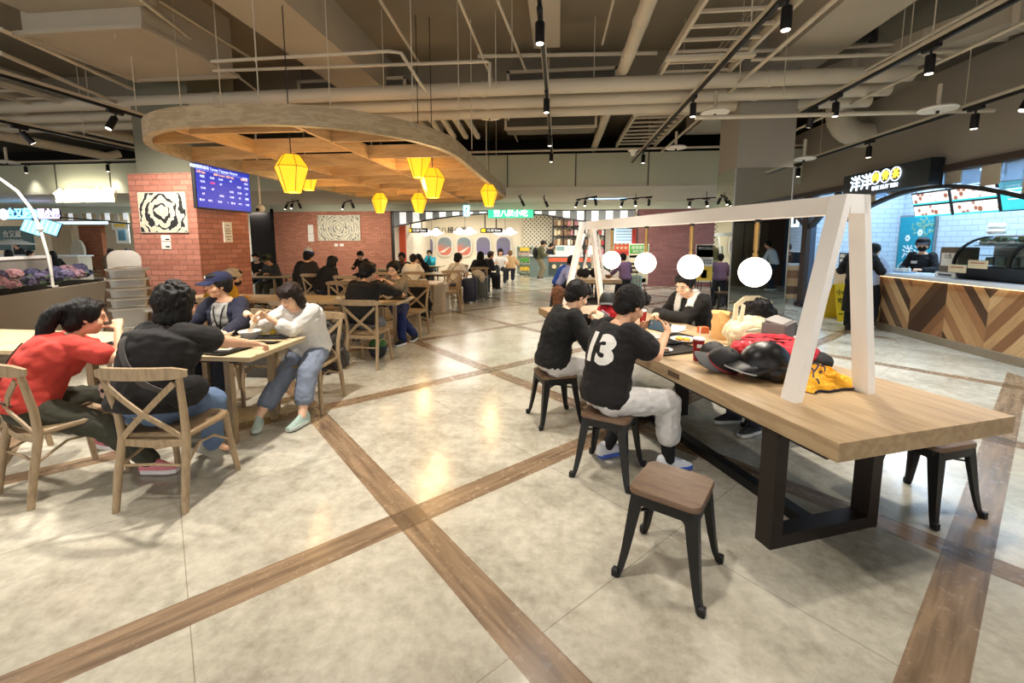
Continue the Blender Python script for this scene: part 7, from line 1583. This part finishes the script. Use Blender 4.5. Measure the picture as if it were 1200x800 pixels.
# black caps
def felt_cap(loc, rz, tilt, label, red=False, sc=1.):
    t = thing('baseball_cap', label, 'cap', loc); t.scale = (1.12,) * 3; t.rotation_euler = (tilt[0], tilt[1], rz); cm_ = cloth((22, 22, 24)); m_ = MB(); rings = []
    for i in range(9):
        a = R(90) * i / 8; rr = max(.03, math.cos(a) ** .75); rings.append([Vector((.088 * rr * math.cos(q), .1 * rr * math.sin(q), .115 * math.sin(a))) for q in (2 * math.pi * j / 24 for j in range(24))])
    m_.loft(rings); m_.build('crown', cm_, t, smooth=60)
    outl = [(.085 * math.sin(R(a)), .06 + .125 * math.cos(R(a))) for a in range(-78, 79, 12)]; inl = [(.083 * math.sin(R(a)), .092 * math.cos(R(a))) for a in range(-78, 79, 12)]
    up_ = [Vector((x, y, .012 - 1.8 * x * x)) for x, y in inl]; ou_ = [Vector((x, y, .004 - 3 * x * x)) for x, y in outl]
    bm_ = MB(); bm_.loft([[a, b_, b_ + Vector((0, 0, .005)), a + Vector((0, 0, .005))] for a, b_ in zip(up_, ou_)]); bm_.build('brim', M('brim_grey', (74, 74, 76), .7), t, smooth=50)
    MB().ball((0, 0, .116), .009, 8, (1, 1, .5)).build('button', cm_, t)
    if red: MB().tube([(.086 * math.cos(q), .098 * math.sin(q), .012) for q in (2 * math.pi * j / 24 for j in range(24))], .006, 6, close=True).build('red_band', redc, t)
    e_ = MB()
    for (x, z) in ((-.03, .05), (.0, .06), (.03, .05), (-.015, .035), (.02, .03)): e_.ball((x, .092 - z * .3, z), .01, 6, (1, .4, 1))
    e_.build('embroidery', M('thread_mix', (150, 90, 90), .7, var=.5, scale=60), t); return t
felt_cap(TT(.36, 1.2, z0 + .03), TA + 2.1, (R(-18), R(8), 0), 'black cap with a grey brim lying left of the helmet')
felt_cap(TT(.27, 1.02, z0 + .05), TA + 1.2, (R(20), R(-25), 0), 'second black cap with a red underside tucked against the helmet', True)
# batting helmet
hm_ = M('helmet_black', (13, 14, 17), .36, var=.2)
t = thing('batting_helmet', 'glossy black batting helmet with a grey-edged brim on the communal table', 'helmet', TT(.44, .84, z0 + .0), 1.85); t.scale = (1.25,) * 3; m_ = MB(); rings = []
for i in range(13):
    a = R(-28 + 118 * i / 12); rr = max(.02, math.cos(a)); rings.append([Vector((.105 * rr * math.cos(q), .13 * rr * math.sin(q), .075 + .115 * math.sin(a))) for q in (2 * math.pi * j / 32 for j in range(32))])
m_.loft(rings); m_.build('shell', hm_, t, smooth=70)
m_ = MB(); ell(m_, (.075, -.01, .045), (.05, .07, .05)); ell(m_, (-.075, -.01, .045), (.045, .065, .05)); blob('ear_guard', m_, hm_, t, .006, 2)
outl = [(.095 * math.sin(R(a)), .09 + .12 * math.cos(R(a))) for a in range(-75, 76, 10)]; inl = [(.1 * math.sin(R(a)), .12 * math.cos(R(a))) for a in range(-75, 76, 10)]
bm_ = MB(); bm_.loft([[Vector((a[0], a[1], .085 - 1.5 * a[0] ** 2)), Vector((b_[0], b_[1], .062 - 2.6 * b_[0] ** 2)), Vector((b_[0], b_[1], .069 - 2.6 * b_[0] ** 2)), Vector((a[0], a[1], .092 - 1.5 * a[0] ** 2))] for a, b_ in zip(inl, outl)]); bm_.build('brim', hm_, t, smooth=50)
bm_ = MB(); bm_.tube([(x, y, .066 - 2.6 * x * x) for x, y in outl], .004, 6); bm_.build('brim_edge', M('edge_grey', (150, 150, 150), .4), t)
for k in range(3): MB().ball((.12, -.05 + .04 * k, .04 + .008 * k), .006, 8).build('rivet', steel, t)
# yellow jersey
yj = M('jersey_yellow', (232, 168, 34), .8, var=.1, scale=8, bump=.3, bscale=80)
t = thing('jersey', 'crumpled yellow jersey with dark piping between the gantry legs', 'jersey', TT(.68, .68), TA); t.scale = (1.15,) * 3; nx, ny = 46, 34; vs = []; fs = []
for i in range(nx):
    for j in range(ny):
        u, v = i / (nx - 1) - .5, j / (ny - 1) - .5
        e_ = max(0, 1 - (abs(u) * 2) ** 4) * max(0, 1 - (abs(v) * 2) ** 4)
        n_ = noise.noise(Vector((u * 7 + 3, v * 9, 1.3))); n2_ = noise.noise(Vector((u * 16, v * 18 + 5, .3)))
        x = u * .42 + .03 * n_ + (.02 * math.sin(v * 9)); y = v * .3 + .03 * noise.noise(Vector((u * 6, v * 6, 7)))
        if u > .1: y *= 1 - (u - .1) * 1.3
        z = .005 + e_ * (.028 + .045 * abs(n_) * 1.6 + .018 * n2_) * (1.25 - u)
        vs.append((x, y, max(.003, z)))
for i in range(nx - 1):
    for j in range(ny - 1): a = i * ny + j; fs.append((a, a + ny, a + ny + 1, a + 1))
m_ = MB(); m_.add(vs, fs); jo = m_.build('fabric', yj, t, smooth='all'); sm_ = jo.modifiers.new('thick', 'SOLIDIFY'); sm_.thickness = .003; sb_ = jo.modifiers.new('sub', 'SUBSURF'); sb_.levels = 1; sb_.render_levels = 1
for pts in ([(i, 0) for i in range(0, nx, 2)], [(i, ny - 1) for i in range(0, nx, 2)], [(8 + k, 4 + k) for k in range(0, 24, 2)], [(20 + int(7 * math.cos(a / 3)), 16 + int(7 * math.sin(a / 3))) for a in range(0, 15)]):
    MB().tube([Vector(vs[min(nx - 1, i) * ny + min(ny - 1, j)]) + Vector((0, 0, .004)) for i, j in pts], .0045, 6).build('piping', M('piping_navy', (40, 34, 60), .7), t, smooth=60)
# second red backpack with a cap on it
t = soft('backpack', 'red backpack on the table between the two gaming boys', 'backpack', TT(.52, 3.0), [((0, 0, .1), (.2, .13, .1)), ((.1, .02, .09), (.14, .12, .1))], redb, .01, .018, TA)
ob = [c for c in t.children if c.name.startswith('bag_body')]; drape(t, ob, [(-.14 + k * .04, -.02 + .01 * math.sin(k), .3) for k in range(8)], .016, M('strap_greyred', (130, 110, 110), .7), 'strap', .006)
felt_cap(TT(.46, 3.02, z0 + .19), TA + 2.6, (0, 0, 0), 'black cap lying on top of the farther red backpack')
# ---------------------------------------------------------------- planter
A = Vector((-7.88, 5.32, 0)); Bv = Vector((-8.92, 7.66, 0)); dr = (Bv - A).normalized(); ang = math.atan2(-dr.x, dr.y)
pl_m = M('planter_taupe', (150, 140, 122), .7, var=.08, scale=2)
t = thing('planter_box', 'long taupe planter box at the left, in front of the glass screen', 'planter', A - dr * 2.4, ang); LL = 5.05
MB().b2((-.6, 0, 0), (0, LL, .85), bev=.01).build('box', pl_m, t); MB().b2((-.56, .04, .85), (-.04, LL - .04, .88)).build('soil', M('soil', (34, 28, 22), .95, bump=.5), t)
def on_pl(x, y, z): v = Vector((x, y, 0)); v.rotate(Matrix.Rotation(ang, 3, 'Z')); q = A - dr * 2.4 + v; return (q.x, q.y, z)
bloom_m = [M('bloom_pink', (228, 176, 182), .7, var=.2, scale=30), M('bloom_violet', (120, 110, 140), .7, var=.3, scale=30), M('bloom_dusky', (160, 126, 138), .7, var=.3, scale=30), M('bloom_blue', (84, 82, 112), .7, var=.3, scale=30)]
protos = []
for m_ in bloom_m:
    b_ = MB(); rnd = random.Random(3)
    for k in range(110):
        zc = rnd.uniform(-.35, 1); q_ = rnd.uniform(0, 6.283); rr = math.sqrt(max(0, 1 - zc * zc)); n_ = Vector((rr * math.cos(q_), rr * math.sin(q_), zc)); c = n_ * .1 * rnd.uniform(.9, 1.05)
        u_ = n_.orthogonal().normalized(); w_ = n_.cross(u_); a0 = rnd.uniform(0, 1.5)
        for j in range(4):
            a = a0 + j * 1.571; dd = u_ * math.cos(a) + w_ * math.sin(a); e_ = u_ * -math.sin(a) + w_ * math.cos(a)
            p0 = c + dd * .003; b_.add([p0, p0 + dd * .017 + e_ * .012 + n_ * .007, p0 + dd * .028 + n_ * .009, p0 + dd * .017 - e_ * .012 + n_ * .007], [(0, 1, 2, 3)])
    b_.ball((0, 0, 0), .072, 10); protos.append((b_, m_))
fol = MB(); rnd = random.Random(5); nb_ = 0; bl0 = [None] * 4; lat = ('at the left end', 'left of the middle', 'at the middle', 'right of the middle', 'at the right end')
for r_ in range(2):
    for k in range(13):
        y = 1.1 + k * .3 + rnd.uniform(-.05, .05) + r_ * .12; x = -.12 - r_ * .22 + rnd.uniform(-.03, .03); z = .99 + r_ * .07 + rnd.uniform(-.03, .05)
        ci = (0 if (k + r_) % 3 != 1 else 1) if y < 3.5 else (3 if (k + r_) % 2 else 1) if y < 4.3 else (2 if k % 2 else 3)
        if bl0[ci] is None: o = protos[ci][0].build('hydrangea_bloom', protos[ci][1], smooth=False); bl0[ci] = o
        else: o = bl0[ci].copy(); COL.objects.link(o)
        o.location = on_pl(x, y, z); o.rotation_euler = (rnd.uniform(-.3, .3), rnd.uniform(-.3, .3), rnd.uniform(0, 6)); s_ = rnd.uniform(.85, 1.15); o.scale = (s_, s_, s_ * .85)
        tag(o, ('pale pink', 'violet', 'dusky mauve', 'dark blue')[ci] + ' hydrangea bloom in the ' + ('front' if r_ == 0 else 'back') + ' row of the taupe planter', 'flower', ('pale pink', 'violet', 'dusky mauve', 'dark blue')[ci] + ' hydrangeas, ' + ('front' if r_ == 0 else 'back') + ' row')
for k in range(420):
    y = rnd.uniform(.2, LL - .1); x = rnd.uniform(-.55, .02); z = rnd.uniform(.9, 1.08); a = rnd.uniform(0, 6.28); d_ = Vector((math.cos(a), math.sin(a), rnd.uniform(-.2, .7))).normalized(); s_ = d_.cross(Vector((0, 0, 1))).normalized() * .03; c = Vector((x, y, z)); L_ = .11
    fol.add([c, c + d_ * L_ * .5 + s_, c + d_ * L_, c + d_ * L_ * .5 - s_], [(0, 1, 2, 3)])
o = fol.build('hydrangea_leaves', M('leaf_dark', (70, 100, 58), .6, var=.4, scale=20), loc=tuple(A - dr * 2.4), rz=ang); tag(o, 'dark green leaves filling the planter between the blooms', 'leaves', kind='stuff')
t = thing('glass_screen', 'low pale-framed glass screen behind the hydrangeas', 'screen', on_pl(-.68, 0, 0), ang); LS = 4.75
m_ = MB(); m_.b2((-.02, 0, 1.32), (.02, LS, 1.37)); m_.b2((-.02, LS - .05, .0), (.02, LS, 1.37)); m_.b2((-.02, LS - 1.6, 0), (.02, LS - 1.55, 1.32)); m_.b2((-.02, 0, .8), (.02, LS, .84)); m_.build('frame', wf, t)
MB().b2((-.005, .0, .84), (.005, LS - .05, 1.32)).build('glass_pane', M('frost_glass', (196, 190, 182), .25, trans=.55, ior=1.1), t)
MB().tube([(.012, LS - 2.2 + .07 * math.cos(q), 1.12 + .07 * math.sin(q)) for q in (2 * math.pi * j / 16 for j in range(16))], .008, 5, close=True).build('round_motif', white, t); MB().tube([(.012, LS - 2.2 + .05 * math.cos(q), 1.25 + .05 * math.sin(q)) for q in (2 * math.pi * j / 16 for j in range(16))], .008, 5, close=True).build('round_motif', white, t)
t = thing('arc_pole', 'white curved pole arching up over the planter at the left', 'pole', (0, 0, 0)); q = [PY(x, y, Yv) for x, y, Yv in ((-14, 200, 6.0), (2, 211, 6.1), (20, 224, 6.2), (36, 244, 6.3), (47, 268, 6.35), (56, 298, 6.4), (60, 318, 6.4), (63, 345, 6.4))]
q.append(Vector((q[-1].x, q[-1].y, .86))); t.location = (q[-1].x, q[-1].y, 0); MB().tube([a - Vector(t.location) for a in q], .022, 12).build('tube', white, t, smooth=60); e = MB().lathe([(0, .86), (.07, .86), (.07, .89), (0, .89)], 14); e.build('base', white, t)
e = MB().ball(tuple(q[4] - Vector(t.location)), .045, 10); e.build('joint', white, t, smooth=60)
# red-yellow striped menu on the partition behind the man in the cap
t = thing('striped_bag', 'red and yellow striped bag lying behind the man in the blue cap', 'bag', (-3.7, 4.75, 0)); MB().b2((-.3, -.05, .5), (.3, .12, .72), bev=.03).build('bag_body', M('bag_yellow', (196, 176, 60), .7), t, smooth=40); MB().b2((-.305, -.055, .66), (.305, .125, .72), bev=.01).build('red_stripe', M('stripe_red', (190, 44, 40), .7), t); MB().b2((-.28, -.04, 0), (.28, .1, .5), bev=.02).build('lower_case', cloth((60, 56, 50)), t)
# ================================================================ CAMERA, WORLD
cam = bpy.data.cameras.new('camera'); cam.sensor_width = 36; cam.lens = F / 1200 * 36
cam.shift_y = -(400 - CY) / 1200; cam.clip_start = .05; cam.clip_end = 200
co = bpy.data.objects.new('camera', cam); COL.objects.link(co); co.location = (0, 0, H)
rot = Matrix((_rt, _cu, -_fw)).transposed(); co.rotation_euler = rot.to_euler()
SC.camera = co
w = bpy.data.worlds.new('hall_air'); SC.world = w; w.use_nodes = True
w.node_tree.nodes['Background'].inputs[0].default_value = (1, .97, .93, 1); w.node_tree.nodes['Background'].inputs[1].default_value = .88
vs = SC.view_settings; vs.view_transform = 'Standard'; vs.look = 'None'; vs.gamma = 1; vs.use_curve_mapping = False; vs.exposure = .84
